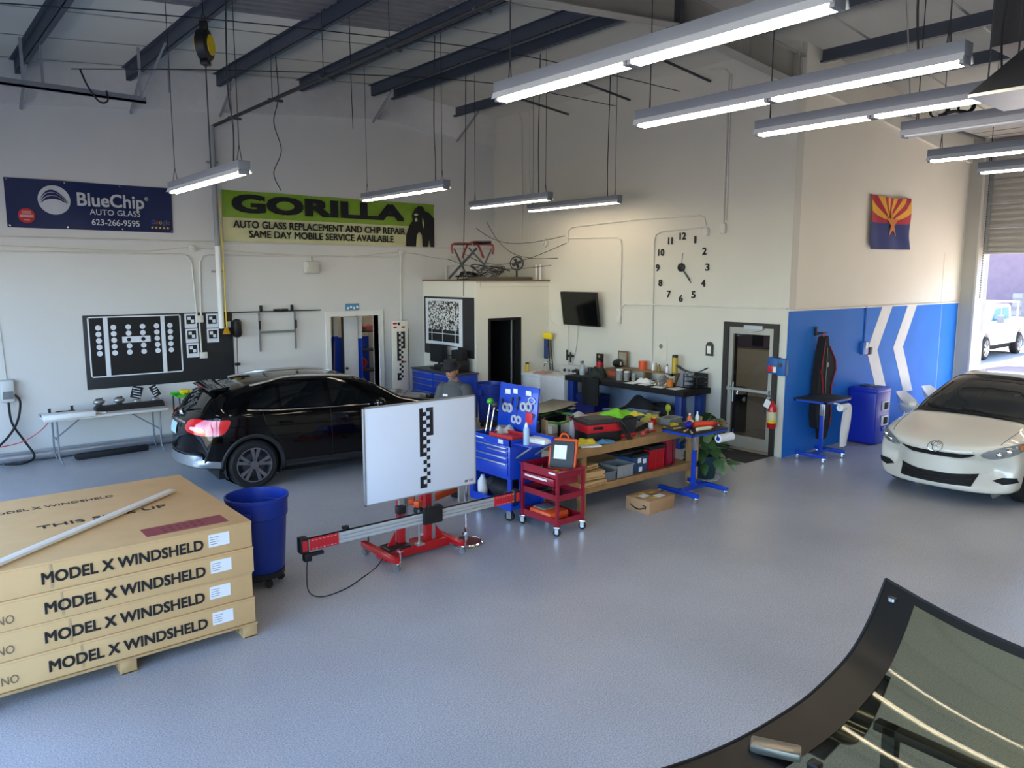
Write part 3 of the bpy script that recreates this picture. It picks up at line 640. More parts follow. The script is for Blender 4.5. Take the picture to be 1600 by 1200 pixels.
for w_, h_ in ((.09, .06), (.028, .056), (.056, .022)):
    zc = .735 + (0.024 if h_ == .022 else 0)
    pts = [C2.on(w_ * cos(2 * pi * i / 20), zc + h_ * sin(2 * pi * i / 20), 'front', 1, .006) for i in range(20)]
    MB().tube(pts, .0045, n=6, closed=True).build('emblem', chrome, wcar)
MB().cb((1.63, 0, 1.23), (.04, .05, .14), .01).build('mirror_bracket', black_pl, wcar); MB().cb((1.72, 0, 1.22), (.03, .2, .06), .01).build('rear_view_mirror', black_pl, wcar)
add_wheels(wcar, [(x, s_ * .77) for x, _ in WW for s_ in (1, -1)], .325, .21, 7, mat('silver_alloy', 'b0b2b4', 0.3, 0.9), dark_steel)
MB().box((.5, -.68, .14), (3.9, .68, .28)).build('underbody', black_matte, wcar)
# ---- white pickup in the yard (x axis nose -> tail)
pk = thing('white_pickup', 'white crew-cab pickup truck with roof rack parked out in the sunny yard', 'truck', (29.45, 11.35, -0.03), RAD(2))
pw = mat('white_truck_paint', 'e4e4e6', 0.3, coat=.5)
pb = MB(); sidep = [(0, .55), (.02, 1.1), (.25, 1.22), (1.45, 1.28), (2.1, 1.9), (2.3, 1.95), (3.6, 1.95), (3.85, 1.85), (4.0, 1.35), (5.9, 1.35), (5.95, .6), (5.2, .5), (1.6, .45)]
pb.prism([(0, .55), (.02, 1.1), (.25, 1.22), (1.45, 1.30), (4.0, 1.38), (5.9, 1.38), (5.95, .6), (5.3, .55), (5.2, .8), (4.95, 1.0), (4.65, 1.0), (4.4, .8), (4.3, .5), (1.55, .5), (1.45, .8), (1.2, 1.0), (.9, 1.0), (.65, .8), (.55, .5)], -.98, .98)
pb.build('body', pw, pk)
cab = MB().prism([(1.45, 1.28), (2.1, 1.88), (2.3, 1.95), (3.6, 1.95), (3.85, 1.87), (4.0, 1.36)], -.86, .86); cab.build('cab', pw, pk)
for poly in ([(1.72, 1.36), (2.12, 1.8), (2.7, 1.84), (2.75, 1.38)], [(2.85, 1.38), (2.83, 1.84), (3.55, 1.84), (3.72, 1.42)]): MB().prism(poly, -.875, -.85).build('side_window', mat('blue_tint_glass', '6f95b8', 0.1, spec=.8), pk)
MB().prism([(1.50, 1.36), (1.56, 1.36), (2.08, 1.84), (2.05, 1.86)], -.7, .7).build('windscreen', MATS['blue_tint_glass'], pk)
MB().cb((1.9, -1.12, 1.45), (.12, .22, .28), .03).cyl((1.95, -.86, 1.42), (1.92, -1.02, 1.42), .03).build('wing_mirror', grey_pl, pk)
MB().cyl((2.2, -.7, 2.05), (5.4, -.7, 2.0), .03).cyl((2.2, .7, 2.05), (5.4, .7, 2.0), .03).cyl((2.4, -.7, 2.04), (2.4, .7, 2.04), .03).cyl((5.3, -.7, 2.0), (5.3, .7, 2.0), .03).cyl((5.3, -.7, 1.38), (5.3, -.7, 2.0), .03).cyl((5.3, .7, 1.38), (5.3, .7, 2.0), .03).cyl((2.4, -.7, 1.9), (2.4, -.7, 2.04), .03).build('ladder_rack', pw, pk)
MB().box((2.83, -.985, .55), (2.845, -.979, 1.36)).build('door_seam', grey_pl, pk)
for xx in (2.6, 3.7): MB().cb((xx, -.99, 1.2), (.14, .02, .03), .008).build('door_handle', grey_pl, pk)
MB().box((.9, -.8, .3), (5.5, .8, .6)).build('chassis', black_matte, pk)
add_wheels(pk, [(1.05, -.86), (1.05, .86), (4.8, -.86), (4.8, .86)], .42, .28, 6, MATS['silver_alloy'], dark_steel)
# ---------------------------------------------------------------- fluorescent strip lights
tube_m = mat('fluorescent_tube', 'ffecce', 0.4, emit=TUBE, noise=(1, 0.0))
fix_m = mat('fixture_grey', '71767f', 0.45)
refl_m = mat('fixture_reflector', 'b4b8bf', 0.35)
LG = 'hanging fluorescent strip lights'
def strip_light(label, x, y0, y1, z, joints=(), lit=True, wires=2, big=True, group=LG, cords=True):
    yc = (y0 + y1) / 2; L = (y1 - y0) / 2; t = thing('strip_light', label, 'light', (x, yc, z), 0, group)
    w = .065
    MB().box((-w, -L, .045), (w, L, .135), .006).build('housing', fix_m, t)
    rf_ = MB()
    for s_ in (1, -1): rf_.prism([(s_ * .05, .05), (s_ * w * 1.25, .012), (s_ * w * 1.25 + s_ * .004, .014), (s_ * w, .06)], -L, L)
    rf_.build('reflector', refl_m, t)
    cuts = [-L] + [j - yc for j in joints] + [L]
    for a, b_ in zip(cuts, cuts[1:]):
        for s_ in (1, -1):
            MB().cyl((s_ * .032, a + .035, .012), (s_ * .032, b_ - .035, .012), .016, n=8).build('tube', tube_m if lit else white_pl, t)
        for yy in (a + .018, b_ - .018): MB().cb((0, yy, .02), (.11, .03, .05), .004).build('lamp_holder', fix_m, t)
    for yy in ((-L + .12, L - .12) if wires == 2 else ()):
        top = deck(x) - .002 - z
        k = MB().tube([(-.04, yy - .03, .115), (0, yy, .3), (.0, yy, top)], .0045, n=5).tube([(.04, yy + .03, .115), (0, yy, .3)], .0045, n=5)
        k.build('suspension_wire', wire_dk, t)
    if cords:
        yy = -L + .3; top = deck(x) - .002 - z
        MB().tube(curve([(0, yy, .11), (.03, yy + .04, .5), (-.03, yy - .02, 1.0), (.02, yy, top)], 5), .008, n=5).build('power_cord', wire_dk, t)
    return t
strip_light('nearest bright double strip light crossing the top of the photo', 3.75, 2.04, 4.70, 4.2, (3.385,))
strip_light('double strip light second from the top, below the nearest one', 5.30, 2.04, 4.69, 4.2, (3.39,))
strip_light('third long double strip light, its end hidden by the dark hood', 6.48, 1.95, 4.27, 4.2, (3.19,))
t = strip_light('unlit grey strip light with black cable coiled on its top', 7.41, 2.15, 3.36, 4.17, lit=False)
strip_light('strip light hanging above the flag, cut by the frame edge', 9.40, 1.5, 3.95, 4.2)
strip_light('strip light in front of the ribbed overhead door, below its neighbour', 10.92, 1.5, 3.97, 4.2)
strip_light('smallest strip light at the edge of frame by the overhead door', 12.45, 1.4, 3.72, 4.2)
strip_light('strip light hanging between the two banners', 3.01, 7.94, 10.37, 3.94)
strip_light('strip light hanging in front of the green and white banner', 6.69, 9.65, 12.17, 4.2)
strip_light('strip light above the folding stand on the bathroom roof', 8.98, 9.89, 12.14, 4.2)
strip_light('strip light nearest the clock wall above the television', 10.26, 9.48, 11.93, 4.2)
# more of the same rows behind the camera
for x, nm in ((3.75, 'first'), (6.2, 'second'), (9.4, 'third'), (12.45, 'fourth')): strip_light('strip light behind the viewpoint, %s row from the west' % nm, x, -2.6, -.2, 4.2, group='strip lights behind the viewpoint', cords=False)
for x, nm in ((13.95, 'first'), (15.4, 'second')): strip_light('unseen strip light added near the overhead door to brighten the blue wall, %s one' % nm, x, 1.2, 3.6, 4.2, group='strip lights behind the viewpoint', cords=False)  # added fixtures out of view, for more light on the blue wall
for x in (.6,): strip_light('strip light of the row at the west end', x, 6.0, 8.4, 4.2, group='strip lights at the west end', cords=False)
# cable coil lying on the unlit fixture
cc = MB()
for k, (yy, r_) in enumerate(((3.06, .07), (2.84, .06))):
    for j in range(3): cc.tube([(7.41 + .02 * j - .02, yy + r_ * cos(a) * (1 + .05 * j), 4.362 + r_ * .8 * sin(a)) for a in [2 * pi * i / 18 for i in range(18)]], .008, n=5, closed=True)
cc.tube(curve([(7.41, 3.06, 4.32), (7.42, 2.95, 4.34), (7.4, 2.84, 4.32)], 6), .014, n=6)
one('cable_coil', 'black cable coils resting on the unlit strip light', 'cable', cc, black_pl)
# dark hood at the top corner
hd = thing('extraction_hood', 'big dark sheet-metal hood with pale underside at the top corner', 'hood', (6.25, 1.6, 4.1))
hm = mat('dark_hood_steel', '2b2c2f', 0.5, noise=(3, .1))
v0 = [(-.55, .58, 0), (.1, .58, 0), (.1, -.9, 0), (-.55, -.9, 0)]; v1 = [(-.2, .25, .42), (.05, .25, .42), (.05, -.6, .42), (-.2, -.6, .42)]
MB().add(v0 + v1, [(0, 1, 5, 4), (1, 2, 6, 5), (2, 3, 7, 6), (3, 0, 4, 7), (4, 5, 6, 7)]).build('flare', hm, hd)
MB().box((-.55, -.9, -.02), (.1, .58, 0)).build('underside', mat('pale_hood_base', 'b4b3b0', .4, .3), hd)
MB().box((.33, -.3, .5), (.95, .79, 2.2)).box((-.15, -.5, .42), (.05, .15, .62)).box((-.15, -.3, .56), (.4, .1, .70)).build('duct_box', hm, hd)
for sx_, sy_ in ((-.45, .5), (.05, .5)): MB().cyl((sx_, sy_, 0), (sx_, sy_, 2.2), .006, n=5).build('hanger_rod', dark_steel, hd)
# ---------------------------------------------------------------- pipes, cables and conduits under the roof
gp = thing('gas_pipe', 'long dark pipe on clevis hangers running under the roof', 'pipe', (4.83, 8, 5.52))
MB().cyl((0, -12, 0), (0, 6.18, 0), .028, n=10).build('pipe_run', mat('black_iron_pipe', '24262a', .5), gp)
for k in range(7):
    yy = 5.2 - k * 1.7; MB().cyl((0, yy, 0), (0, yy, deck(4.83) - 5.52), .006, n=5).cb((.05, yy, .0), (.22, .05, .035), .005).build('hanger', dark_steel, gp)
op = thing('drop_pipe', 'white vertical pipe with yellow cord and yellow bell end beside the dotted target', 'pipe', (4.79, 14.08, 0))
MB().cyl((0, 0, 3.45), (0, 0, 5.52), .045, n=14).build('upper_pipe', mat('grey_drop_pipe', '8f9397', .5), op)
MB().cyl((0, 0, 1.98), (0, 0, 3.45), .05, n=14).build('lower_pipe', white_pl, op)
MB().lathe([(.05, 0), (.075, .0), (.05, .07), (.025, .12)], (.07, -.05, 1.88), 14).build('bell_end', mat('brass_yellow', 'b98a1d', .4, .4), op)
MB().tube([(.07, -.05, 2.0), (.075, -.05, 3.0), (.05, -.08, 4.35)], .009, n=6).build('yellow_cord', yellow_pl, op)
for zz in (4.9, 3.0): MB().cb((0, .05, zz), (.2, .08, .035), .004).build('clamp', galv, op)
def cable(label, pts, r=.008, m=wire_dk, name='hanging_cable', cat='cable', n=5, group=None, sm=5):
    return one(name, label, cat, MB().tube(curve(pts, sm), r, n=n), m, group=group)
cable('wavy dark cable dangling to the top edge of the green banner', [(5.07, 11.9, 6.417), (5.12, 11.95, 5.7), (5.05, 12, 5.3), (5.2, 12.1, 4.9), (5.1, 12.2, 4.55), (5.25, 12.3, 4.3)])
cable('thin straight cable ending in mid-air over the green banner', [(5.19, 9.72, 6.428), (5.2, 9.73, 5.5), (5.22, 9.75, 4.9)], .006)
cable('long dark cable pair falling from the roof to the bathroom box target', [(8.66, 11.85, 6.657), (8.67, 11.9, 5.0), (8.66, 11.95, 3.6), (8.68, 12.0, 2.55)], .008)
cable('thin sagging cable strung across beneath the purlins', [(1.0, 9.6, 5.6), (3.0, 9.2, 5.75), (5.0, 9.0, 5.9), (7.0, 8.9, 6.05), (9.2, 8.9, 6.1), (11.1, 8.9, 6.1)], .007)
cable('second thin cable strung between purlins nearer the banner wall', [(2.2, 11.6, 5.55), (4.0, 11.2, 5.75), (6.0, 10.9, 5.95), (8.4, 10.7, 6.15), (11.1, 10.4, 6.1)], .007)
for yy, lab in ((11.73, 'farthest'), (10.08, 'middle'), (8.29, 'nearest')):
    one('brace_rod', 'dark brace rod from roof to clock wall, %s of three' % lab, 'rod', MB().cyl((9.3, yy - .1, deck(9.3) - .3), (11.12, yy, 6.16), .022, n=8), dark_steel, group='brace rods at the clock wall')
one('cross_rod', 'thin tie rod crossing above the strip light near the beam', 'rod', MB().cyl((8.6, 4.0, 6.2), (14.6, 6.5, 5.7), .009, n=6), dark_steel)
# overhead door track, top left
tk = thing('overhead_track', 'grey overhead door track hanging below the roof at top corner', 'track', (1.6, 11.9, 5.3))
MB().box((-3.2, -.02, 0), (1.56, .02, .03)).box((-3.2, -.02, 0), (1.56, -.012, .09)).box((-3.2, .012, 0), (1.56, .02, .09)).build('rail', steel_grey, tk)
for xx in (.1, 1.5): MB().box((xx - .018, -.01, .05), (xx + .018, .01, deck(1.6 + xx) - 5.5)).build('hanger', strut_m, tk)
MB().cyl((1.5, 0, .05), (1.75, -.4, deck(3.3) - 5.5), .018, n=4).build('hanger', strut_m, tk)
one('loose_strap', 'short black strap end looped over the overhead door track', 'strap', MB().tube(curve([(2.35, 11.84, 5.62), (2.42, 11.82, 5.42), (2.55, 11.84, 5.24), (2.66, 11.86, 5.26), (2.66, 11.88, 5.4)], 6), .012, n=6), black_pl)
# yellow cord reel
rl = thing('cord_reel', 'black and yellow retractable cord reel hanging from a purlin', 'reel', (3.1, 9.2, 5.48), RAD(50))
MB().lathe([(0, -.07), (.12, -.07), (.165, -.05), (.17, 0), (.165, .05), (.12, .07), (0, .07)], n=28).build('case', black_pl, rl).rotation_euler = (RAD(90), 0, 0)
MB().cyl((0, .072, 0), (0, .08, 0), .11, n=24).cyl((0, -.072, 0), (0, -.08, 0), .11, n=24).build('side_disc', yellow_pl, rl)
MB().cb((0, 0, .2), (.05, .09, .12), .01).tube(arc((0, 0, .29), .04, 0, 360, 12, 'xz')[:-1], .008, closed=True).cyl((0, 0, .33), (0, 0, .5), .006, n=5).build('hook', black_pl, rl)
MB().cb((0, 0, -.19), (.12, .09, .06), .015).build('cord_guide', black_pl, rl)
MB().cyl((0, 0, -.22), (.0, 0, -1.35), .007, n=6).build('cord', wire_dk, rl)
# ---------------------------------------------------------------- things on the walls
def fit(s, w, h, m, parent, c, face='y', ext=.001, bold=0.0, shear=0.0, name='lettering'):
    """lettering scaled to width w and height h, centred on c"""
    o = text(s, 1.0, m, parent, c, face, ext, 1.0, 0.0, 'CENTER', shear, name)
    if bold:                                   # thicken the strokes with shifted copies
        me = o.data; V0 = [v.co.copy() for v in me.vertices]; F0 = [tuple(p.vertices) for p in me.polygons]; vs, fs = [], []
        for dx, dy in ((-bold, -bold), (bold, -bold), (-bold, bold), (bold, bold)):
            k = len(vs); vs += [(v.x + dx, v.y + dy, v.z + .0004 * (k // max(1, len(V0)))) for v in V0]; fs += [tuple(i + k for i in f) for f in F0]
        me2 = bpy.data.meshes.new(name); me2.from_pydata(vs, [], fs); me2.materials.append(m); o.data = me2
    co = [v.co for v in o.data.vertices]; x0 = min(v.x for v in co); x1 = max(v.x for v in co); y0 = min(v.y for v in co); y1 = max(v.y for v in co)
    for v in co: v.x = (v.x - (x0 + x1) / 2) * w / (x1 - x0); v.y = (v.y - (y0 + y1) / 2) * h / (y1 - y0)
    o.data.update(); return o
# blue banner
bn = thing('blue_banner', 'dark blue vinyl banner with silver globe logo and white lettering', 'banner', (2.87, 14.18, 4.03))
bb = mat('navy_vinyl', '10204f', 0.35, noise=(2, .06)); silver = mat('silver_print', 'c3c6cb', .4, noise=(3, .12)); prw = mat('white_print', 'd4d6da', .5)
MB().grid(lambda u, v: (-1.21 + 2.42 * u, .012 * sin(u * 9 + v * 2), -.375 + .75 * v), 24, 8, .004).build('sheet', bb, bn)
F = -.022
MB().cyl((-.56, F + .004, .07), (-.56, F, .07), .225, n=40).build('globe_logo', silver, bn)
for k, (dz, w_) in enumerate(((.085, .035), (.035, .045), (-.02, .05))):
    pts = curve([(-.77 + .01 * k, 0, .02 + dz * .4), (-.66, 0, .09 + dz), (-.52, 0, .10 + dz * .9), (-.355 - .008 * k, 0, .02 + dz * .2)], 6)
    lo = [(p.x, p.z) for p in pts]; hi = [(p.x, p.z + w_ * sin(pi * i / (len(pts) - 1))) for i, p in enumerate(pts)]
    MB().prism(lo + hi[-2:0:-1], F - .004, F).build('logo_swoosh', bb, bn)
fit('BlueChip', 1.0, .28, silver, bn, (.26, F - .002, .075), bold=.02); fit('\u00ae', .06, .06, prw, bn, (.80, F, .17))
fit('AUTO GLASS', .76, .09, prw, bn, (.31, F - .002, -.085)); fit('623-266-9595', .72, .10, prw, bn, (.31, F, -.245), bold=.008)
MB().cyl((-.95, F + .003, -.19), (-.95, F, -.19), .115, n=26).build('red_sticker', mat('red_print', 'b8262a', .5), bn)
for zz, w_, h_ in ((-.125, .12, .012), (-.15, .13, .014), (-.195, .18, .04), (-.255, .08, .012)): MB().box((-.95 - w_ / 2, F - .003, zz - h_ / 2), (-.95 + w_ / 2, F, zz + h_ / 2)).build('sticker_print', mat('pale_pink_print', 'c99a98', .5), bn)
xg = .86
for ch_, cc_ in zip('Google', ('3b5fae', 'a8332e', 'c9a02c', '3b5fae', '3f8f4f', 'a8332e')):
    w_, h_, dz = {'G': (.058, .07, .035), 'o': (.046, .05, .025), 'g': (.046, .07, .013), 'l': (.013, .074, .037), 'e': (.046, .05, .025)}[ch_]
    fit(ch_, w_, h_, mat('print_' + cc_, cc_, .5), bn, (xg + w_ / 2, F, -.24 + dz)); xg += w_ + .009
for k in range(5):
    pts = [(.87 + .062 * k + (.026 if i % 2 == 0 else .011) * sin(i * pi / 5), -.30 + (.026 if i % 2 == 0 else .011) * cos(i * pi / 5)) for i in range(10)]
    MB().prism(pts, F - .002, F + .002).build('star', mat('gold_print', 'd9b23c', .5), bn)
for gx in (-1.18, -.4, .4, 1.18):
    for gz in (-.345, .345): MB().cyl((gx, F, gz), (gx, F + .004, gz), .014, n=10).build('grommet', chrome, bn)
# green banner
gb = thing('green_banner', 'green and cream vinyl banner with bold black lettering and gorilla figure', 'banner', (7.215, 14.18, 4.0))
gm = mat('lime_vinyl', '7da32a', .32, noise=(4, .1), bump=(3, .25)); cm2 = mat('cream_vinyl', 'c6c79a', .32, noise=(4, .1), bump=(3, .25))
wav = lambda x, z: .016 * sin(x * 7 + z * 5) * cos(z * 6 - x * 2)
MB().grid(lambda u, v: (-2.275 + 4.55 * u, wav(-2.275 + 4.55 * u, -.05 + .5 * v), -.03 + .48 * v), 44, 6, .004).build('green_field', gm, gb)
MB().grid(lambda u, v: (-2.275 + 4.55 * u, wav(-2.275 + 4.55 * u, -.45 + .42 * v), -.45 + .42 * v), 44, 6, .004).build('cream_field', cm2, gb)
fit('GORILLA', 3.62, .335, ink, gb, (-.30, -.028, .225), ext=.003, bold=.045)
fit('AUTO GLASS REPLACEMENT AND CHIP REPAIR', 3.62, .135, ink, gb, (-.29, -.028, -.145), ext=.003, bold=.02); fit('SAME DAY MOBILE SERVICE AVAILABLE', 3.05, .135, ink, gb, (-.29, -.028, -.315), ext=.003, bold=.02)
G = [(1000, 305), (1020, 288), (1045, 290), (1055, 315), (1085, 330), (1112, 360), (1112, 540), (1090, 540), (1080, 480), (1072, 540), (1042, 540), (1038, 468), (1022, 445), (1006, 468), (1000, 540), (942, 540), (945, 470), (965, 410), (985, 380), (980, 345)]
gx_ = lambda p: (2.26 - (1115 - p[0]) * .0042, .44 - (p[1] - 276) * .00338)
MB().prism([gx_(p) for p in G], -.034, -.026).build('gorilla_figure', ink, gb)
for poly in ([(990, 342), (1004, 335), (1017, 342), (1008, 350), (996, 350)], [(995, 366), (1009, 363), (1011, 383), (999, 386)], [(1042, 356), (1050, 396), (1047, 424), (1040, 392)]):
    MB().prism([gx_(p) for p in poly], -.038, -.034).build('gorilla_highlight', cm2, gb)
# black plywood board with targets
pbd = one('target_backboard', 'black painted plywood board carrying the dotted target', 'board', MB().box((0, 0, 0), (2.44, .02, 1.225), .003), mat('black_board_paint', '26272b', .55, noise=(3, .15)), (2.583, 14.178, 1.047))
dt = thing('dot_target', 'white-framed black target with rows of white dots', 'target', (3.38, 14.172, 1.745))
MB().box((-.735, 0, -.505), (.735, .006, .505)).build('panel', mat('target_black', '0f1014', .6), dt)
wp = mat('target_white', 'd6dbe4', .6)
MB().box((-.735, -.003, -.505), (-.712, 0, .505)).box((.712, -.003, -.505), (.735, 0, .505)).box((-.735, -.003, .485), (.735, 0, .505)).box((-.735, -.003, -.505), (.735, 0, -.485)).build('white_border', wp, dt)
for xa, xb in ((-.50, -.43), (.40, .465)): MB().box((xa, -.003, -.49), (xb, 0, .49)).build('white_stripe', wp, dt)
cols = (-.58, -.35, -.12, .105, .33, .55)
for i, cx_ in enumerate(cols):
    for j in range(5):
        if i in (2, 3) and j == 2: continue
        MB().cyl((cx_, -.003, .32 - j * .107), (cx_, 0, .32 - j * .107), .044, n=20).build('dot', wp, dt)
MB().box((-.225, -.003, .055), (.22, 0, .157)).build('white_bar', wp, dt)
for i in (2, 3): MB().cyl((cols[i], -.006, .106), (cols[i], -.003, .106), .034, n=18).build('dot', ink, dt)
posn = [('top', 4.285, 2.13), ('middle', 4.29, 1.865), ('bottom', 4.295, 1.605)]
def small_target(label, x, z):
    q = thing('small_target', label, 'target', (x, 14.17, z), 0, 'small checker targets on the black board')
    MB().box((-.105, 0, -.125), (.105, .004, .125)).build('sheet', wp, q)
    MB().box((-.075, -.003, -.055), (.075, 0, .095)).build('black_square', ink, q)
    for sx_, sz_ in ((-.055, .02), (.0, -.035)): MB().box((sx_, -.005, sz_), (sx_ + .055, -.003, sz_ + .055)).build('white_square', wp, q)
for nm, x, z in posn: small_target('checker target sheet beside the dotted target, %s of its column of three' % nm, x, z)
for nm, z in (('upper', 2.12), ('lower', 1.855)): small_target('checker target sheet by the white pipe, %s of the two' % nm, 4.66, z)
# conduits and boxes on the banner wall
CG = 'painted conduits on the banner wall'
def conduit(label, pts, r=.014, group=CG, m=conduit_m, sm=5): return cable(label, pts, r, m, 'conduit', 'conduit', 6, group, sm)
def straight(label, pts, r=.014, group=CG, m=conduit_m): return one('conduit', label, 'conduit', MB().tube(pts, r, n=6), m, group=group)
straight('topmost of the thin conduits below the banners', [(-1.5, 14.18, 3.49), (11.1, 14.18, 3.55)])
conduit('sagging middle cable below the banners', [(-1.5, 14.17, 3.38), (1.5, 14.17, 3.37), (3.4, 14.17, 3.33), (4.38, 14.17, 3.41), (5.3, 14.17, 3.36), (7.2, 14.17, 3.30), (8.63, 14.17, 3.42), (9.8, 14.17, 3.30), (10.9, 14.17, 3.36)], .009)
straight('conduit bending down towards the dotted target', [(-1.5, 14.18, 3.27), (4.2, 14.18, 3.29), (4.3, 14.18, 3.26), (4.36, 14.18, 3.16), (4.40, 14.18, 2.2)])
straight('conduit bending down beside the first one into the same box', [(8.55, 14.18, 3.32), (4.66, 14.18, 3.29), (4.55, 14.18, 3.26), (4.50, 14.18, 3.16), (4.47, 14.18, 2.2)])
straight('white conduit dropping from junction box to the tall narrow target', [(8.63, 14.18, 3.38), (8.62, 14.18, 3.1), (8.61, 14.18, 1.0)], .018)
straight('conduit piece between the two outlet boxes on the black board', [(4.43, 14.165, 2.1), (4.44, 14.165, 1.55)], .014)
def jbox(label, c, d=(.11, .06, .11), m=conduit_m, name='junction_box'): return one(name, label, 'box', MB().cb((0, 0, 0), d, .008).cb((0, -d[1] / 2 - .004, 0), (d[0] * .55, .008, d[2] * .7), .003), m, c)
jbox('small junction box where two conduits turn down', (4.38, 14.165, 3.40)); jbox('small junction box below the end of the green banner', (8.63, 14.165, 3.41))
jbox('white box at the top of the black board', (4.435, 14.15, 2.16), (.12, .05, .12)); jbox('white outlet lower down on the black board', (4.47, 14.15, 1.51), (.13, .05, .11))
jbox('small white switch plate right of the white pipe', (4.94, 14.155, 2.04), (.09, .03, .11))
sp = thing('speaker_box', 'pale rounded speaker box high on the banner wall', 'speaker', (6.59, 14.13, 3.09)); MB().cb((0, 0, 0), (.30, .14, .24), .05).build('cabinet', conduit_m, sp); MB().cb((0, -.075, 0), (.22, .02, .17), .01).build('grille', mat('speaker_cloth', 'bdbab2', .8), sp); MB().cyl((0, .03, .1), (0, .05, .22), .02).build('bracket', conduit_m, sp)
# wall hooks with target frame
rk = thing('hanging_rack', 'horizontal bar with clips and grey frame hanging on the wall', 'rack', (5.87, 14.12, 2.26))
MB().box((-.87, -.012, -.012), (.87, .012, .012)).build('bar', dark_steel, rk)
for xx in (-.33, .28): MB().cb((xx, -.01, .06), (.05, .05, .12), .01).build('hook', black_pl, rk)
for xx in (-.02, .13): MB().cb((xx, -.01, .02), (.13, .06, .05), .01).build('clip', black_pl, rk)
MB().box((-.375, .0, -.75), (-.345, .025, -.02)).box((.325, .0, -.73), (.355, .025, -.02)).box((-.35, .0, -.41), (.34, .025, -.365)).build('frame', mat('grey_aluminium', '8d8f90', .4, .6), rk)
for xx in (-.37, .34): MB().cb((xx, -.03, -.25), (.03, .05, .16), .01).build('grip', black_pl, rk)
cr_ = thing('oval_cord_reel', 'black oval cord reel with hanging lead beside the black board', 'reel', (5.075, 14.1, 1.97)); MB().cb((0, 0, 0), (.16, .14, .34), .06).build('case', black_pl, cr_); MB().cyl((-.01, 0, -.17), (-.03, 0, -.95), .008, n=5).build('lead', wire_dk, cr_); MB().cb((-.02, 0, -.66), (.09, .06, .05), .01).build('plug', black_pl, cr_)
sgn = thing('door_plaque', 'small blue and white printed plaque above the storeroom doorway', 'sign', (7.47, 14.19, 2.30)); MB().box((-.15, -.008, -.07), (.15, 0, .07)).build('plate', mat('plaque_blue', '4d84ab', .5), sgn)
for k in range(4): MB().cyl((-.1 + .07 * k, -.012, -.02 + .02 * (k % 2)), (-.1 + .07 * k, -.008, -.02 + .02 * (k % 2)), .025, n=10).build('mark', paper, sgn)
# EV charger
ev = thing('car_charger', 'pale grey wall charger box with black cable loop', 'charger', (1.46, 14.12, 1.14)); MB().cb((0, 0, 0), (.2, .13, .36), .045).build('case', mat('pale_grey_case', 'bfc2c2', .4), ev); MB().cb((0, -.067, -.06), (.14, .012, .12), .005).build('front_plate', grey_pl, ev)
MB().tube(curve([(-.0, -.02, -.18), (.02, -.04, -.5), (.16, -.06, -.8), (.26, -.2, -1.04), (.08, -.35, -1.10), (-.15, -.3, -1.09)], 8), .017, n=8).tube(curve([(.09, -.04, -.06), (.15, -.06, -.2), (.06, -.06, -.55), (-.2, -.08, -.85), (-.5, -.1, -.95)], 8), .017, n=8).build('cable', rubber, ev)
straight('thin conduit rising above the wall charger', [(1.47, 14.185, 1.32), (1.44, 14.185, 2.2), (.2, 14.185, 2.2)], .006)
# storeroom doorway
fr = structure('trim_5', MB().box((6.87, 14.16, 0), (6.97, 14.42, 2.22)).box((8.07, 14.16, 0), (8.17, 14.42, 2.22)).box((6.97, 14.16, 2.12), (8.07, 14.42, 2.22)), trim_white)
slab_wall('wall_store_back', 'y', 16.5, .1, 5.9, 9.2, 0, 3.0, [], white_paint); slab_wall('wall_store_side', 'x', 9.1, .1, 14.4, 16.5, 0, 3.0, [], white_paint); slab_wall('wall_store_far', 'x', 5.9, .1, 14.4, 16.5, 0, 3.0, [], white_paint)
structure('ceiling_store', MB().box((5.9, 14.4, 2.9), (9.2, 16.6, 3.0)), white_paint)
structure('paint_panel', MB().box((6.0, 16.49, 0), (9.1, 16.5, 1.5)), blue_paint, bpy.data.objects['wall_store_back'])
strip_light('strip light on the storeroom ceiling', 8.2, 14.9, 16.1, 2.785, wires=0, group='storeroom light', cords=False)
dr = structure('door_3', MB().box((7.42, 14.5, .02), (7.75, 14.54, 2.08), .004), mat('white_door_paint', 'd8d9dc', .4)); structure('door_edge', MB().box((7.395, 14.49, .02), (7.42, 14.55, 2.08)), dark_steel, dr); structure('door_knob', MB().sph((7.46, 14.46, 1.02), .03), dark_steel, dr)
one('painted_post', 'blue and white post standing right of the storeroom door leaf', 'post', MB().use(blue_paint).box((-.05, -.04, 0), (.05, .04, 1.62)).use(trim_white).box((-.05, -.04, 1.62), (.05, .04, 2.1)), None, (7.83, 14.6, 0))
one('painted_post', 'blue and white post standing beside the leaning broom', 'post', MB().use(blue_paint).box((-.05, -.04, 0), (.05, .04, 1.68)).use(trim_white).box((-.05, -.04, 1.68), (.05, .04, 2.1)), None, (7.33, 14.7, 0))
one('dark_locker', 'tall dark locker just inside the storeroom doorway', 'locker', MB().box((-.3, -.25, 0), (.1, .25, 2.05), .005).box((-.29, -.262, .1), (.09, -.25, 1.0)).box((-.29, -.262, 1.05), (.09, -.25, 2.0)), black_matte, (7.0, 15.0, 0))
bro = thing('broom', 'broom with brown handle leaning in the storeroom doorway', 'broom', (7.14, 14.5, 0)); MB().cyl((0, 0, .06), (.16, .18, 1.65), .013, n=8).build('handle', wood, bro); MB().cb((0, 0, .04), (.28, .06, .08), .01).build('head', black_pl, bro)
shf = thing('store_shelf', 'dark steel shelving inside the storeroom', 'shelf', (8.3, 15.1, 0))
for z in (.35, .85, 1.3, 1.72): MB().box((-.45, -.2, z), (.45, .2, z + .03)).build('shelf_board', dark_steel, shf)
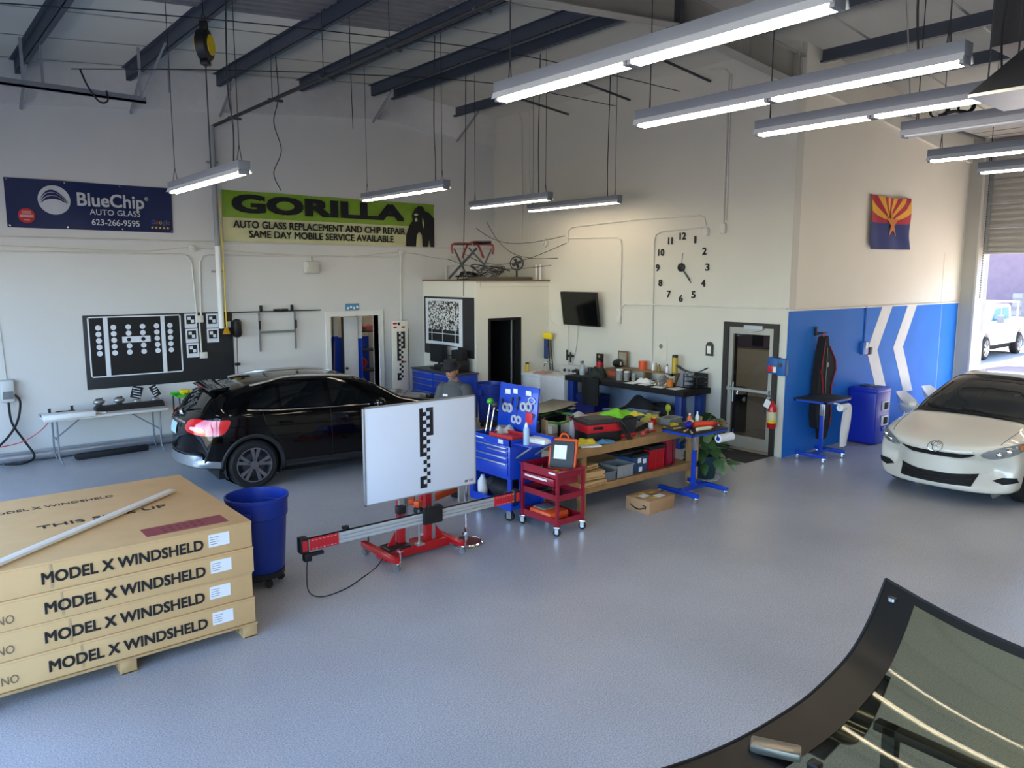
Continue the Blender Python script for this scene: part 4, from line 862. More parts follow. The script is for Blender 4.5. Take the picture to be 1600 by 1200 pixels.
for sx_ in (-.44, .44):
    for sy_ in (-.19, .19): MB().box((sx_ - .015, sy_ - .015, 0), (sx_ + .015, sy_ + .015, 2.0)).build('post', dark_steel, shf)
def blob(name, label, cat, c, r, m, group=None): return one(name, label, cat, MB().sph((0, 0, r[2]), r, 14, 10).cyl((0, 0, 0), (0, 0, r[2] * .6), r[0] * .7, n=14), m, c, group=group)
blob('helmet', 'round blue tub lid bulging from the storeroom shelf', 'tub', (8.02, 14.98, 1.33), (.13, .13, .13), mat('bright_blue', '3454c0', .4))
blob('yellow_pouch', 'yellow-green pouch on the upper storeroom shelf', 'pouch', (7.98, 14.98, 1.75), (.14, .1, .1), mat('olive_yellow', '9da14a', .6))
blob('red_pouch', 'pinkish red bag below the yellow pouch in the storeroom', 'bag', (8.25, 14.98, 1.75), (.15, .1, .07), mat('dusty_red', 'a85a5e', .6))
jug = thing('red_jug', 'red hose coil and jug on the middle storeroom shelf', 'jug', (8.04, 14.97, .88)); MB().lathe([(.1, 0), (.12, .1), (.11, .22), (.05, .3), (.04, .34)], n=16).build('body', red_pl, jug); MB().tube(arc((.0, -.1, .18), .1, 0, 360, 18, 'xz')[:-1], .018, closed=True).build('hose', mat('pink_hose', 'c2565a', .5), jug)
blob('clear_bag', 'bag of clear plastic at the bottom of the storeroom shelf', 'bag', (8.0, 14.96, .38), (.16, .14, .2), mat('cloudy_plastic', '9fb4b0', .3))
# pattern target on the bathroom box
pp = thing('pattern_panel', 'black panel with random black and white pattern target on the box wall', 'target', (9.19, 13.25, 1.885))
MB().box((-.012, -.9, -.61), (.0, .9, .61)).build('backing', MATS['black_board_paint'], pp)
MB().box((-.02, -.52, -.40), (-.012, .83, .57)).build('white_sheet', wp, pp)
rm = bpy.data.materials.new('random_speckle_print'); rm.use_nodes = True; n = rm.node_tree.nodes; l = rm.node_tree.links
tc = n.new('ShaderNodeTexCoord'); nz = n.new('ShaderNodeTexNoise'); nz.inputs['Scale'].default_value = 26; nz.inputs['Detail'].default_value = 2; rr = n.new('ShaderNodeValToRGB'); rr.color_ramp.interpolation = 'CONSTANT'; rr.color_ramp.elements[0].color = lin('1c1c1e'); rr.color_ramp.elements[1].position = .5; rr.color_ramp.elements[1].color = lin('d2d3d2')
l.new(tc.outputs['Object'], nz.inputs['Vector']); l.new(nz.outputs['Fac'], rr.inputs[0]); l.new(rr.outputs[0], n['Principled BSDF'].inputs['Base Color'])
MB().box((-.024, -.40, -.08), (-.02, .72, .52)).build('speckle_field', rm, pp)
MB().box((-.024, -.40, -.33), (-.02, .72, -.08)).build('dark_field', ink, pp)
MB().box((-.027, -.40, -.165), (-.024, .72, -.15)).box((-.027, .18, -.33), (-.024, .195, -.08)).box((-.027, -.28, -.33), (-.024, -.265, -.08)).box((-.027, .58, -.33), (-.024, .595, -.08)).build('white_grid', wp, pp)
one('white_card', 'white card hanging under the speckled target', 'card', MB().box((-.01, -.2, -.09), (0, .2, .09)), wp, (9.175, 13.1, 1.38))
# clock wall
ck = thing('numeral_clock', 'frameless wall clock of separate black numerals and thin hands', 'clock', (11.14, 8.775, 3.078))
for h in range(1, 13):
    a = pi / 2 - h * pi / 6
    fit(str(h), {1: .04, 10: .14, 11: .10, 12: .14}.get(h, .085), .125, ink, ck, (-.004, -.55 * cos(a), .55 * sin(a)), 'x', .004, .02, name='numeral')
MB().lathe([(.075, 0), (.075, .03), (.06, .04), (0, .04)], n=20).build('hub', black_pl, ck).rotation_euler = (0, -pi / 2, 0)
for (y0, z0), (y1, z1), w_ in (((.02, .02), (-.22, -.27), .012), ((0, 0), (-.03, .25), .008), ((.0, 0), (-.2, -.22), .014)):
    MB().cyl((-.02, y0, z0), (-.02, y1, z1), w_ * .7, n=5).build('hand', dark_steel, ck)
tv = thing('television', 'black flat television tilted on a bracket on the wall', 'television', (11.0, 11.2, 2.27), RAD(-6)); 
T_ = Matrix.Rotation(RAD(-8), 3, 'Y')
MB().cb((0, 0, 0), (.05, 1.17, .69), .012, R=T_).build('bezel', black_pl, tv); MB().cb((-.028, 0, .0), (.006, 1.11, .63), .0, R=T_).build('screen', mat('dark_screen', '0c0d0e', .12, spec=.5), tv); MB().box((.0, -.1, -.1), (.13, .1, .1)).build('bracket', dark_steel, tv)
WG = 'painted conduits on the clock wall'
def cw(label, pts, r=.013): return one('conduit', label, 'conduit', MB().tube([(11.128, a, b) for a, b in pts], r, n=6), conduit_m, group=WG)
cw('long conduit climbing over the television towards the clock', [(11.72, 3.62), (11.72, 3.85), (11.6, 3.92), (9.8, 3.98), (8.42, 3.96), (8.32, 3.92), (8.28, 3.78)], .016)
cw('conduit looping right of the television', [(11.75, 3.70), (10.35, 3.67), (10.25, 3.62), (10.22, 3.5), (10.23, 2.1)])
cw('tall conduit left of the clock running down to the black bench', [(8.3, 3.75), (9.25, 3.73), (9.38, 3.68), (9.42, 3.55), (9.40, 1.05)])
cw('long horizontal conduit under the clock', [(10.22, 2.15), (10.2, 2.32), (10.1, 2.39), (9.4, 2.40), (6.67, 2.41)])
cw('pair of conduits dropping from the roof right of the clock', [(8.3, 6.35), (8.0, 6.3), (7.93, 6.2), (7.93, 3.8)], .016)
one('conduit', 'second of the twin conduits right of the clock', 'conduit', MB().tube([(11.128, 7.88, 6.2), (11.128, 7.88, 3.85)], .013, n=6), conduit_m, group=WG)
cw('pair of thin conduits high in the corner of the clock wall', [(13.3, 6.45), (13.2, 6.2), (13.17, 3.6)], .014)
cw('second thin conduit high in the corner of the clock wall', [(13.0, 6.45), (12.95, 6.3), (12.94, 3.5)], .014)
jbox('small box at the foot of the twin conduits', (11.12, 7.92, 3.72), (.06, .09, .16)); jbox('small box above the two and one of the clock', (11.12, 8.27, 3.68), (.06, .09, .14)); jbox('outlet right of the television', (11.12, 10.24, 2.08), (.05, .09, .14))
one('round_sensor', 'small round sensor on the wall above the bathroom box', 'sensor', MB().cyl((0, 0, 0), (-.06, 0, 0), .09, n=18).cyl((-.06, 0, 0), (-.09, 0, 0), .05, n=14), conduit_m, (11.14, 12.41, 3.63))
cable('thin cable looping below the television', [(11.13, 12.25, 2.2), (11.13, 12.2, 1.98), (11.13, 12.0, 1.9), (11.12, 11.7, 1.95)], .006, conduit_m)
cable('straight cable dropping from the television', [(11.12, 11.67, 1.95), (11.12, 11.66, 1.4), (11.12, 11.65, .9)], .006, conduit_m); cable('slanting cable dropping from the television to the machine', [(11.12, 11.38, 1.95), (11.12, 11.42, 1.5), (11.12, 11.55, 1.1)], .008, conduit_m)
al = thing('door_chime', 'small arched brown holder with white card beside the glass door', 'holder', (11.14, 8.11, 1.67)); MB().prism([(-.07, -.12), (.07, -.12), (.07, .06), (.045, .11), (0, .125), (-.045, .11), (-.07, .06)], -.03, 0, 'x').build('frame', mat('dark_brown', '40352b', .5), al); MB().box((-.034, -.04, -.08), (-.03, .04, .05)).build('card', paper, al)
nt = thing('notice_sheet', 'white notice sheet with small dark emblem above the black bench', 'notice', (11.145, 9.2, 1.58)); MB().box((-.004, -.14, -.2), (0, .14, .14)).build('sheet', mat('pale_sheet', 'cfcabb', .8), nt); MB().cyl((-.006, .0, .06), (-.004, .0, .06), .045, n=8).build('emblem', grey_pl, nt)
# glass door
gd = structure('door_4', MB().box((11.10, 6.79, 0), (11.38, 6.87, 2.16)).box((11.10, 7.72, 0), (11.38, 7.82, 2.16)).box((11.10, 6.87, 2.08), (11.38, 7.72, 2.16)), mat('bronze_frame', '26231f', .5))
structure('door_frame', MB().box((11.13, 6.87, .05), (11.18, 6.95, 2.08)).box((11.13, 7.64, .05), (11.18, 7.72, 2.08)).box((11.13, 6.95, 1.97), (11.18, 7.64, 2.08)).box((11.13, 6.95, .05), (11.18, 7.64, .24)), mat('anodised_frame', 'a7a49c', .4, .5), gd)
structure('pane', MB().box((11.15, 6.95, .24), (11.157, 7.64, 1.97)), glass('door_glass', 'f2f4f6', .95), gd)
structure('push_bar', MB().box((11.07, 6.9, 1.02), (11.10, 7.70, 1.06)).box((11.09, 6.9, 1.0), (11.14, 6.94, 1.08)).box((11.09, 7.66, 1.0), (11.14, 7.70, 1.08)), alu, gd); structure('pull_handle', MB().cyl((11.09, 7.58, .82), (11.09, 7.58, 1.15), .014), alu, gd)
structure('door_closer', MB().box((11.06, 7.05, 2.06), (11.12, 7.4, 2.12)).cyl((11.08, 7.1, 2.05), (11.0, 7.3, 2.02), .01), alu, gd)
one('door_mat', 'dark grey mat lying at the glass door', 'mat', MB().box((-.35, -.5, 0), (.35, .5, .012), .004), mat('grey_mat', '34353a', .9, noise=(60, .3)), (10.72, 7.3, 0.001))
slab_wall('wall_office_back', 'y', 11.4, .1, 11.35, 16.6, 0, 3.0, [], white_paint); slab_wall('wall_office_far', 'x', 16.5, .1, 6.85, 11.4, 0, 3.0, [], white_paint); structure('ceiling_office', MB().box((11.35, 6.85, 2.9), (16.6, 11.5, 3.0)), white_paint)
structure('floor_office', MB().box((11.35, 6.85, 0), (16.6, 11.4, .006)), mat('dark_office_floor', '6a6c70', .22))
pst = thing('office_poster', 'large dim landscape poster seen through the glass door', 'poster', (16.48, 10.3, 1.75), RAD(-90)); MB().box((-.95, -.02, -.55), (.95, 0, .6)).build('print', mat('poster_dusk', '4d4650', .6, noise=(1.5, .3), c2='6d6a86'), pst)
MB().box((-.45, -.03, -.5), (-.15, -.02, .5)).box((.05, -.03, -.5), (.35, -.02, .45)).build('tower_figure', mat('poster_dark', '23283c', .6), pst)
tcn = thing('office_trash_can', 'tall black cylindrical trash can with steel rim behind the glass door', 'trash can', (12.5, 8.46, .006)); MB().lathe([(.2, 0), (.2, .72), (.205, .74)], n=26).build('body', mat('gloss_black', '101112', .2), tcn); MB().lathe([(.208, .72), (.208, .78), (.17, .84), (.06, .85)], n=26).build('rim', chrome, tcn)
one('reception_counter', 'dark counter behind the glass door', 'counter', MB().box((-.3, -.9, 0), (.3, .9, 1.05), .01).box((-.36, -.95, 1.05), (.36, .95, 1.10), .01), mat('dark_laminate', '26241f', .35), (15.2, 8.35, .006))
strip_light('unseen strip light added to brighten the office, nearer the far wall', 15.0, 8.6, 10.8, 2.785, wires=0, group='office light', cords=False)  # lamp added out of view to brighten the room behind the glass door
strip_light('unseen strip light added to brighten the office, nearer the glass door', 13.0, 8.0, 9.2, 2.785, wires=0, group='office light', cords=False)  # another added lamp, unseen, lifting the dark office interior
# first-aid box and extinguisher
fa = thing('glove_box', 'blue metal wall box with red tag beside the glass door', 'box', (11.14, 6.75, 1.5)); MB().box((-.12, -.02, -.13), (0, .16, .13), .008).build('body', mat('petrol_blue', '1d4e8c', .45), fa); MB().box((-.125, -.16, -.15), (-.02, -.02, .12), .008).build('open_door', mat('petrol_blue2', '235c9e', .45), fa); MB().cb((-.125, .09, -.05), (.012, .1, .1), .004).build('red_tag', red_pl, fa); MB().cb((-.125, .02, -.06), (.012, .06, .09), .002).build('label_sheet', paper, fa); MB().cyl((-.14, -.08, .02), (-.10, -.08, .02), .035, n=12).build('latch', dark_steel, fa)
fe = thing('fire_extinguisher', 'red fire extinguisher with paper tag on the post by the glass door', 'extinguisher', (11.05, 6.80, .48)); MB().lathe([(.06, 0), (.072, .02), (.072, .33), (.05, .39), (.025, .42), (.025, .45)], n=20).build('cylinder', red_paint, fe); MB().cb((0, 0, .48), (.05, .05, .05), .01).cb((-.02, .03, .52), (.03, .14, .02), .005).build('valve', dark_steel, fe); MB().tube(curve([(0, .03, .47), (-.04, .09, .4), (-.06, .08, .2)], 5), .012).build('hose', black_pl, fe); MB().lathe([(.0735, .1), (.0735, .27)], n=20).build('label_band', mat('pale_label', 'd0c9a0', .6), fe); MB().lathe([(.0745, .09), (.0745, .14)], n=20).build('yellow_band', yellow_pl, fe); MB().cb((-.07, .05, .40), (.004, .10, .13), 0, R=Matrix.Rotation(.4, 3, 'X')).build('tag', paper, fe)
# blue wall: outlet, hook, flag
oc = thing('blue_conduit', 'blue painted conduit and outlet box on the blue wall', 'outlet', (13.66, 6.63, 1.67)); MB().cyl((0, 0, .1), (0, 0, .72), .016).build('conduit_drop', mat('blue_wall_paint2', '2760b5', .4), oc); MB().cb((-.03, -.02, -.02), (.2, .07, .22), .01).build('box', MATS['blue_wall_paint2'], oc); MB().cb((-.02, -.062, .03), (.08, .012, .11), .004).build('socket_plate', white_pl, oc); MB().cb((.15, -.03, -.08), (.1, .08, .13), .015).build('timer_plug', dark_steel, oc)
fl = thing('state_flag', 'flag with red and gold rays, blue base and copper star', 'flag', (14.36, 6.62, 3.885))
fw, fh = 1.58, .95
def cloth(x, z): return (x, .02 * sin(x * 9 + z * 3) + .015 * sin(z * 8 + x * 4) - .01, z - .035 * sin(pi * (x / fw + .5)) * (z / fh + .5) + .02 * (x / fw))
fb = MB(); red_c = mat('flag_red', 'a5142d', .75, bump=(200, .1)); gold_c = mat('flag_gold', 'dba02c', .75, bump=(200, .1)); navy_c = mat('flag_navy', '1f2d68', .75, bump=(200, .1)); cop_c = mat('flag_copper', 'c9772b', .75)
fb.use(navy_c).grid(lambda u, v: cloth(-fw / 2 + fw * u, -fh / 2 + fh / 2 * v), 24, 10)
for k in range(13):
    fb.use(red_c if k % 2 == 0 else gold_c)
    def edge(a):
        c, s_ = cos(a), max(1e-6, sin(a)); t_ = min((fw / 2) / max(1e-6, abs(c)), (fh / 2) / s_); return Vector((c * t_, s_ * t_))
    a0, a1 = pi * k / 13, pi * (k + 1) / 13
    n0, n1 = 4, 10
    corner = atan2(fh / 2, fw / 2); As = sorted([a0 + (a1 - a0) * i / n0 for i in range(n0 + 1)] + [q for q in (corner, pi - corner) if a0 < q < a1])
    for ai, aj in zip(As, As[1:]):
        e0, e1 = edge(ai), edge(aj)
        for j in range(n1):
            t0, t1 = j / n1, (j + 1) / n1
            fb.add([cloth(e0.x * t0, e0.y * t0), cloth(e0.x * t1, e0.y * t1), cloth(e1.x * t1, e1.y * t1), cloth(e1.x * t0, e1.y * t0)], [(0, 1, 2, 3)])
fb.build('flag_cloth', None, fl)
st_ = MB(); pts = [((.29 if i % 2 == 0 else .115) * sin(i * pi / 5), (.29 if i % 2 == 0 else .115) * cos(i * pi / 5)) for i in range(10)]
cl0 = [tuple(Vector(cloth(x, z)) + Vector((0, -.02, 0))) for x, z in pts] + [tuple(Vector(cloth(0, 0)) + Vector((0, -.024, 0)))]
st_.add(cl0, [(i, (i + 1) % 10, 10) for i in range(10)]).build('star', cop_c, fl)
def jar(name, label, c, r, h, m, lidm, cat='jar'):
    t = thing(name, label, cat, c); MB().lathe([(r, 0), (r, h * .85), (r * .9, h * .88)], n=16).build('body', m, t); MB().lathe([(r * .95, h * .86), (r * .95, h), (0, h)], n=16).build('lid', lidm, t); return t
# ---------------------------------------------------------------- windshield boxes on a pallet
pal = thing('pallet', 'pale wooden pallet under the cardboard windshield boxes', 'pallet', (1.21, 6.87, 0))
lw = mat('pale_pallet_wood', 'b59668', .7, noise=(12, .2), bump=(40, .1))
for sx_ in (-.91, 0, .91):
    for sy_ in (-.90, 0, .90): MB().cb((sx_, sy_, .05), (.11, .12, .10), .004).build('foot_block', lw, pal)
for k in range(7): MB().box((-.97, -.96 + k * .305, .10), (.97, -.96 + k * .305 + .09, .118)).build('deck_board', lw, pal)
for sx_ in (-.91, 0, .91): MB().box((sx_ - .05, -.96, -.0), (sx_ + .05, .96, .012)).build('runner', lw, pal)
blk_print = mat('box_print', '1c1a1a', .75); sticker = mat('white_sticker', 'dfe2e6', .6); tape_m = mat('pale_tape', 'b49a72', .4)
names_ = ('bottom', 'second from the bottom', 'second from the top')
for k in range(4):
    z0 = .12 + k * .212; dx = (0, -.012, .006, .0)[k]; dy = (.0, .006, -.004, .0)[k]
    lab = 'top flat cardboard windshield box with red label and white strip on it' if k == 3 else 'flat cardboard windshield box, %s in the stack' % names_[k]
    q = thing('windshield_box', lab, 'box', (1.21 + dx, 6.87 + dy, z0), RAD((0, .15, -.15, 0)[k]), 'stacked windshield boxes')
    MB().box((-.96, -.95, 0), (.96, .95, .196), .006).build('carton', kraft, q)
    MB().box((-.963, -.953, .192 if k % 2 else .19), (.963, .953, .21), .005).build('lid_flap', kraft, q)
    fit('MODEL X WINDSHELD', 1.08, .085, blk_print, q, (.04, -.9525, .098), bold=.028)
    MB().box((.62, -.9535, .065), (.78, -.951, .165)).build('sticker', sticker, q)
    for j in range(4): MB().box((.63, -.9545, .085 + j * .018), (.69 + .01 * (j % 2), -.953, .089 + j * .018)).build('sticker_line', grey_pl, q)
    if k < 3: fit('NO', .1, .06, mat('pencil', '7a6650', .8), q, (-.73, -.9525, .08), name='scribble')
    MB().box((-.30 - .05 * k, -.9525, .02), (-.285 - .05 * k, -.9515, .19)).build('tape_mark', tape_m, q)
    if k == 3:
        fit('MODEL X WINDSHELD', .95, .07, blk_print, q, (-.20, .53, .2115), 'z'); fit('THIS SIDE UP', .95, .085, blk_print, q, (.08, -.08, .2115), 'z', bold=.004)
        lb_ = MB().box((.21, -.84, .2105), (.82, -.63, .2125)).build('red_label', mat('faded_red_label', '8c3f42', .7, noise=(7, .12)), q)
        [MB().box((.34 + .055 * i, -.72 - .075 * j, .2126), (.37 + .055 * i, -.685 - .075 * j, .2132)).build('faded_print', mat('label_print', '6b2b30', .7), q) for i in range(6) for j in range(2)]
ws = one('white_strip', 'long white wooden strip lying across the top box', 'strip', MB().cb((0, 0, .014), (2.0, .075, .022), .004), mat('white_wood', 'd8d3c9', .6, noise=(9, .06)), (1.135, 6.54, .978), atan2(1.12, 1.42))
# ---------------------------------------------------------------- blue bins
def blue_bin(label, loc, rz=0.0, dolly=True):
    t = thing('blue_bin', label, 'bin', loc, rz, 'round blue rolling bins'); zb = .15 if dolly else .02
    pr = [(0, zb), (.225, zb), (.235, zb + .03), (.265, zb + .52), (.278, zb + .53), (.283, zb + .68), (.292, zb + .685), (.292, zb + .715), (.276, zb + .715), (.268, zb + .66), (.22, zb + .03), (0, zb + .025)]
    MB().lathe(pr, n=40).build('tub', blue_pl, t)
    for a in (0, pi):
        MB().cb((.275 * cos(a), .275 * sin(a), zb + .60), (.05, .16, .025), .008, rz=a).cb((.292 * cos(a), .292 * sin(a), zb + .55), (.02, .2, .12), .008, rz=a).build('handle', blue_pl, t)
    if dolly:
        MB().lathe([(0, .085), (.22, .085), (.235, .10), (.235, .15), (.2, .15), (0, .13)], n=28).build('dolly', black_pl, t)
        for k in range(5):
            a = 2 * pi * k / 5 + .3; cx_, cy_ = .19 * cos(a), .19 * sin(a)
            MB().cyl((cx_ - .015, cy_, .038), (cx_ + .015, cy_, .038), .038, n=12).cb((cx_, cy_, .075), (.05, .04, .03), .005).build('caster', black_pl, t)
    return t
blue_bin('open blue bin on wheels beside the cardboard boxes', (2.62, 6.98, 0), .7)
blue_bin('blue wheeled bin behind the man in the cap', (9.12, 11.72, 0), 0)
# ---------------------------------------------------------------- helpers for carts
def caster(parent, x, y, r=.05, m=rubber, rz=0.0, zt=None):
    zt = zt or r * 2 + .03
    o = MB().use(m).cyl((-.018, 0, r), (.018, 0, r), r, n=16).use(chrome).cyl((-.022, 0, r), (.022, 0, r), r * .45, n=12).cb((-.026, 0, r + .02), (.006, r, r * 1.5)).cb((.026, 0, r + .02), (.006, r, r * 1.5)).cb((0, 0, zt - .008), (.07, .07, .016), .002).build('caster', None, parent)
    o.location = (x, y, 0); o.rotation_euler = (0, 0, rz); return o
CODE = ['X.XX', 'XX.X', 'X.XX', 'XX.X', 'X.XX', 'XX.X', 'X.XX', 'XX..', 'X.X.', 'XX..', 'X.X.', 'XX..', '..X.', '.X..', '..X.', '.X..', '..X.', 'XX..', 'X.X.', 'XX..']
def code_print(parent, cx, ztop, cell, y0, m=ink):
    mb = MB()
    for r_, row in enumerate(CODE):
        for c_, ch_ in enumerate(row):
            if ch_ == 'X': mb.box((cx + (c_ - 2) * cell, y0 - .002, ztop - (r_ + 1) * cell), (cx + (c_ - 1) * cell, y0, ztop - r_ * cell))
    o = mb.build('code_pattern', m, parent); o['kind'] = 'stuff'; return o
# ---------------------------------------------------------------- calibration stand with white target board
cal = thing('calibration_stand', 'red wheeled stand with long slotted rail and white coded target board', 'stand', (4.17, 6.72, 0))
MB().box((-.66, -.23, .70), (.66, -.205, 1.655), .003).build('target_board', mat('white_board', 'd3d9e6', .35, noise=(2, .02)), cal)
MB().box((-.668, -.235, .692), (-.655, -.2, 1.662)).box((.655, -.235, .692), (.668, -.2, 1.662)).box((-.668, -.235, 1.65), (.668, -.2, 1.662)).box((-.668, -.235, .692), (.668, -.2, .704)).build('board_frame', alu, cal)
code_print(cal, .045, 1.59, .0415, -.231)
MB().box((.52, -.2325, .73), (.56, -.231, .755)).build('corner_print', grey_pl, cal); MB().box((.575, -.2325, .735), (.63, -.231, .76)).build('corner_print', mat('pink_print', 'b58a98', .6), cal)
rail = MB()
for z in (.43, .466, .502): rail.box((-1.33, -.345, z), (1.12, -.285, z + .032), .003)
rail.box((-1.33, -.335, .43), (1.12, -.295, .534)); rail.build('slotted_rail', mat('silver_extrusion', 'b4b7ba', .4, .3), cal)
ro = mat('red_scale', 'b8202b', .4)
for xa, xb in ((-1.31, -1.02), (.83, 1.10)):
    p = MB().box((xa, -.352, .428), (xb, -.345, .54), .002).build('scale_plate', ro, cal)
    for k in range(7): MB().box((xa + .02 + k * .038, -.354, .44), (xa + .04 + k * .038, -.352, .446)).box((xa + .02 + k * .038, -.354, .52), (xa + .04 + k * .038, -.352, .526)).build('scale_tick', mat('pale_tick', 'd9a0a4', .5), p)
for xx in (-1.36, 1.15): MB().cb((xx, -.315, .485), (.08, .09, .15), .012).build('rail_end', black_pl, cal); MB().cb((xx, -.364, .485), (.05, .01, .10), .01).build('end_badge', ro, cal)
MB().cb((-1.33, -.33, .37), (.07, .07, .08), .01).cb((-1.25, -.33, .385), (.16, .04, .035), .008).build('end_clamp', black_pl, cal)
MB().cb((-.93, -.31, .56), (.06, .05, .03), .006).cb((-.30, -.27, .60), (.09, .08, .08), .01).build('slider_stop', black_pl, cal)
MB().cb((.02, -.36, .505), (.22, .05, .17), .006).cb((-.03, -.38, .6), (.05, .05, .03), .006).cb((.07, -.38, .6), (.05, .05, .03), .006).build('slider_block', black_pl, cal)
for xx, nm in ((-.16, 'upright'), (.17, 'upright')):
    MB().box((xx - .035, -.06, .06), (xx + .035, .0, 1.5)).build(nm, red_paint, cal); MB().box((xx + .035, -.07, .06), (xx + .075, -.01, 1.45)).build('slide_rail', alu, cal)
for xx in (-.24, .50): MB().box((xx - .03, -.20, .52), (xx + .03, -.17, .75)).build('board_arm', alu, cal)
MB().box((-.38, -.12, .06), (.38, .10, .13), .006).box((-.40, -.10, .03), (.40, .06, .06)).build('base_box', red_paint, cal)
for sx_ in (-1, 1): MB().box((sx_ * .40 - .03, -.36, .075), (sx_ * .40 + .03, .34, .135), .006).build('base_leg', red_paint, cal)
for sx_ in (-1, 1): MB().prism([(sx_ * .24, .13), (sx_ * .36, .13), (sx_ * .24, .30)], -.06, -.045).build('gusset', red_paint, cal)
for sx_ in (-1, 1):
    for yy in (-.345, .30):
        o = caster(cal, sx_ * .40, yy, .032, grey_pl, .5); MB().cyl((sx_ * .40 + .04, yy, .03), (sx_ * .40 + .04, yy, .2), .008).cyl((sx_ * .40 + .04, yy, .2), (sx_ * .40 + .04, yy, .215), .035, n=10).build('levelling_knob', black_pl if yy > 0 else chrome, cal)
MB().cyl((.0, -.13, .13), (.0, -.13, .5), .012).cb((0, -.13, .14), (.09, .09, .02), .004).build('crank_rod', alu, cal)
MB().cb((-.24, -.06, .15), (.26, .2, .03), .01).build('foot_pad', black_pl, cal)
MB().tube(curve([(-1.33, -.33, .34), (-1.34, -.35, .06), (-1.25, -.45, .008), (-1.0, -.42, .008), (-.75, -.28, .008), (-.5, -.12, .01), (-.3, -.06, .16)], 8), .005, n=6).build('power_lead', rubber, cal)
stn = thing('chrome_stanchion', 'chrome post on a round copper-topped base behind the target board', 'post', (4.80, 6.60, 0)); MB().lathe([(.0, 0), (.165, 0), (.17, .02), (.16, .035), (.15, .03), (0, .03)], n=32).build('base', chrome, stn); MB().lathe([(0, .03), (.145, .03), (.12, .04), (0, .042)], n=28).build('base_cover', mat('copper_brown', '6e3b2e', .4), stn); MB().cyl((-.03, -.02, .03), (-.03, -.02, .95), .022, n=14).build('post', chrome, stn)
pst_ = thing('power_strip', 'white power strip with plugs on the floor by the red stand', 'power strip', (4.62, 7.0, 0), RAD(-35)); MB().cb((0, 0, .02), (.32, .1, .04), .01).build('body', white_pl, pst_); MB().cb((-.03, 0, .055), (.06, .05, .05), .01).cb((.06, 0, .05), (.05, .05, .04), .01).build('plug', black_pl, pst_)
oj = thing('orange_floor_jack', 'orange and red floor stand glimpsed under the target board', 'jack', (5.35, 8.0, 0), RAD(20)); MB().cb((0, 0, .12), (.9, .08, .08), .01).cb((-.2, .25, .12), (.5, .07, .07), .01, rz=.6).build('frame', orange_pl, oj); MB().tube(curve([(-.35, 0, .16), (-.3, .0, .42), (-.15, 0, .5)], 5), .03).tube(curve([(.25, 0, .16), (.2, .0, .42), (.1, 0, .5)], 5), .03).build('arm', red_paint, oj)
for xx in (-.4, .4): MB().cyl((xx, -.05, .04), (xx, .05, .04), .04, n=14).build('wheel', rubber, oj)
# ---------------------------------------------------------------- blue tool cart (front faces -X)
bc = thing('blue_tool_cart', 'blue rolling tool cart with drawers and raised pegboard lid', 'tool cart', (5.85, 7.215, 0))
W2 = .375; D2 = .25
MB().box((-D2, -W2, .52), (D2, W2, .92), .004).box((-D2, -W2, .92), (-D2 + .012, W2, 1.0)).box((D2 - .012, -W2, .92), (D2, W2, 1.0)).box((-D2, -W2, .92), (D2, -W2 + .012, 1.0)).box((-D2, W2 - .012, .92), (D2, W2, 1.0)).build('cabinet', blue_paint, bc)
for z0, z1 in ((.875, .91), (.80, .865), (.725, .79), (.56, .715)):
    d_ = MB().box((-D2 - .012, -W2 + .035, z0), (-D2, W2 - .035, z1), .002).build('drawer', blue_paint, bc)
    MB().box((-D2 - .024, -W2 + .06, z1 - .02), (-D2 - .012, W2 - .06 if z0 != .80 else .05, z1 - .006), .002).build('drawer_pull', alu, d_)
for sx_ in (-1, 1):
    for sy_ in (-1, 1): MB().box((sx_ * D2 - .012, sy_ * W2 - .03, .15), (sx_ * D2 + .012, sy_ * W2 + .03, .53)).build('leg', blue_paint, bc)
MB().box((-D2, -W2, .15), (D2, W2, .19), .003).box((-D2 - .01, -W2, .15), (-D2, W2, .25)).build('lower_shelf', blue_paint, bc)
MB().box((D2 - .01, -W2, .19), (D2, W2, .52)).box((-D2, W2 - .01, .19), (D2, W2, .52)).box((-.1, -W2, .19), (D2, -W2 + .01, .52)).build('side_panel', blue_paint, bc)
for sx_ in (-.19, .19):
    for sy_ in (-.3, .3): caster(bc, sx_, sy_, .06, rubber, .4, .15)
lid = MB().cb((.19, .0, 1.30), (.025, .74, .56), .004, R=Matrix.Rotation(RAD(6), 3, 'Y')).build('pegboard_lid', blue_paint, bc)
for yy, zz, r_ in ((.22, 1.28, .045), (.14, 1.28, .045), (-.13, 1.33, .045), (-.23, 1.34, .045), (.05, 1.15, .04), (-.04, 1.15, .04)):
    MB().tube(arc((.165, yy, zz), r_, 0, 360, 16, 'yz')[:-1], .018, closed=True).build('hanging_ring', mat('tape_roll', 'b9bcbf', .4), bc)
for yy, zz, sx_ in ((.2, 1.48, .1), (.05, 1.5, .08), (-.2, 1.5, .1)): MB().cb((.188, yy, zz), (.004, sx_, .06), .001).build('sticker', sticker, bc)
MB().tube(arc((.175, -.27, 1.42), .06, 0, 360, 18, 'yz', .6)[:-1], .006, closed=True).build('oval_sticker', sticker, bc)
MB().cb((.165, -.24, 1.2), (.02, .12, .14), .004).build('red_pouch', mat('bright_red', 'd22a3a', .5), bc)
for yy, zz, L_ in ((.30, 1.36, .2), (.26, 1.30, .16), (.10, 1.40, .12), (-.02, 1.42, .1), (-.32, 1.24, .16), (.0, 1.30, .14)): MB().cyl((.17, yy, zz), (.175, yy + .01, zz - L_), .008).cb((.17, yy, zz), (.025, .03, .04), .005).build('hanging_tool', (dark_steel, chrome)[int(abs(yy) * 100) % 2], bc)
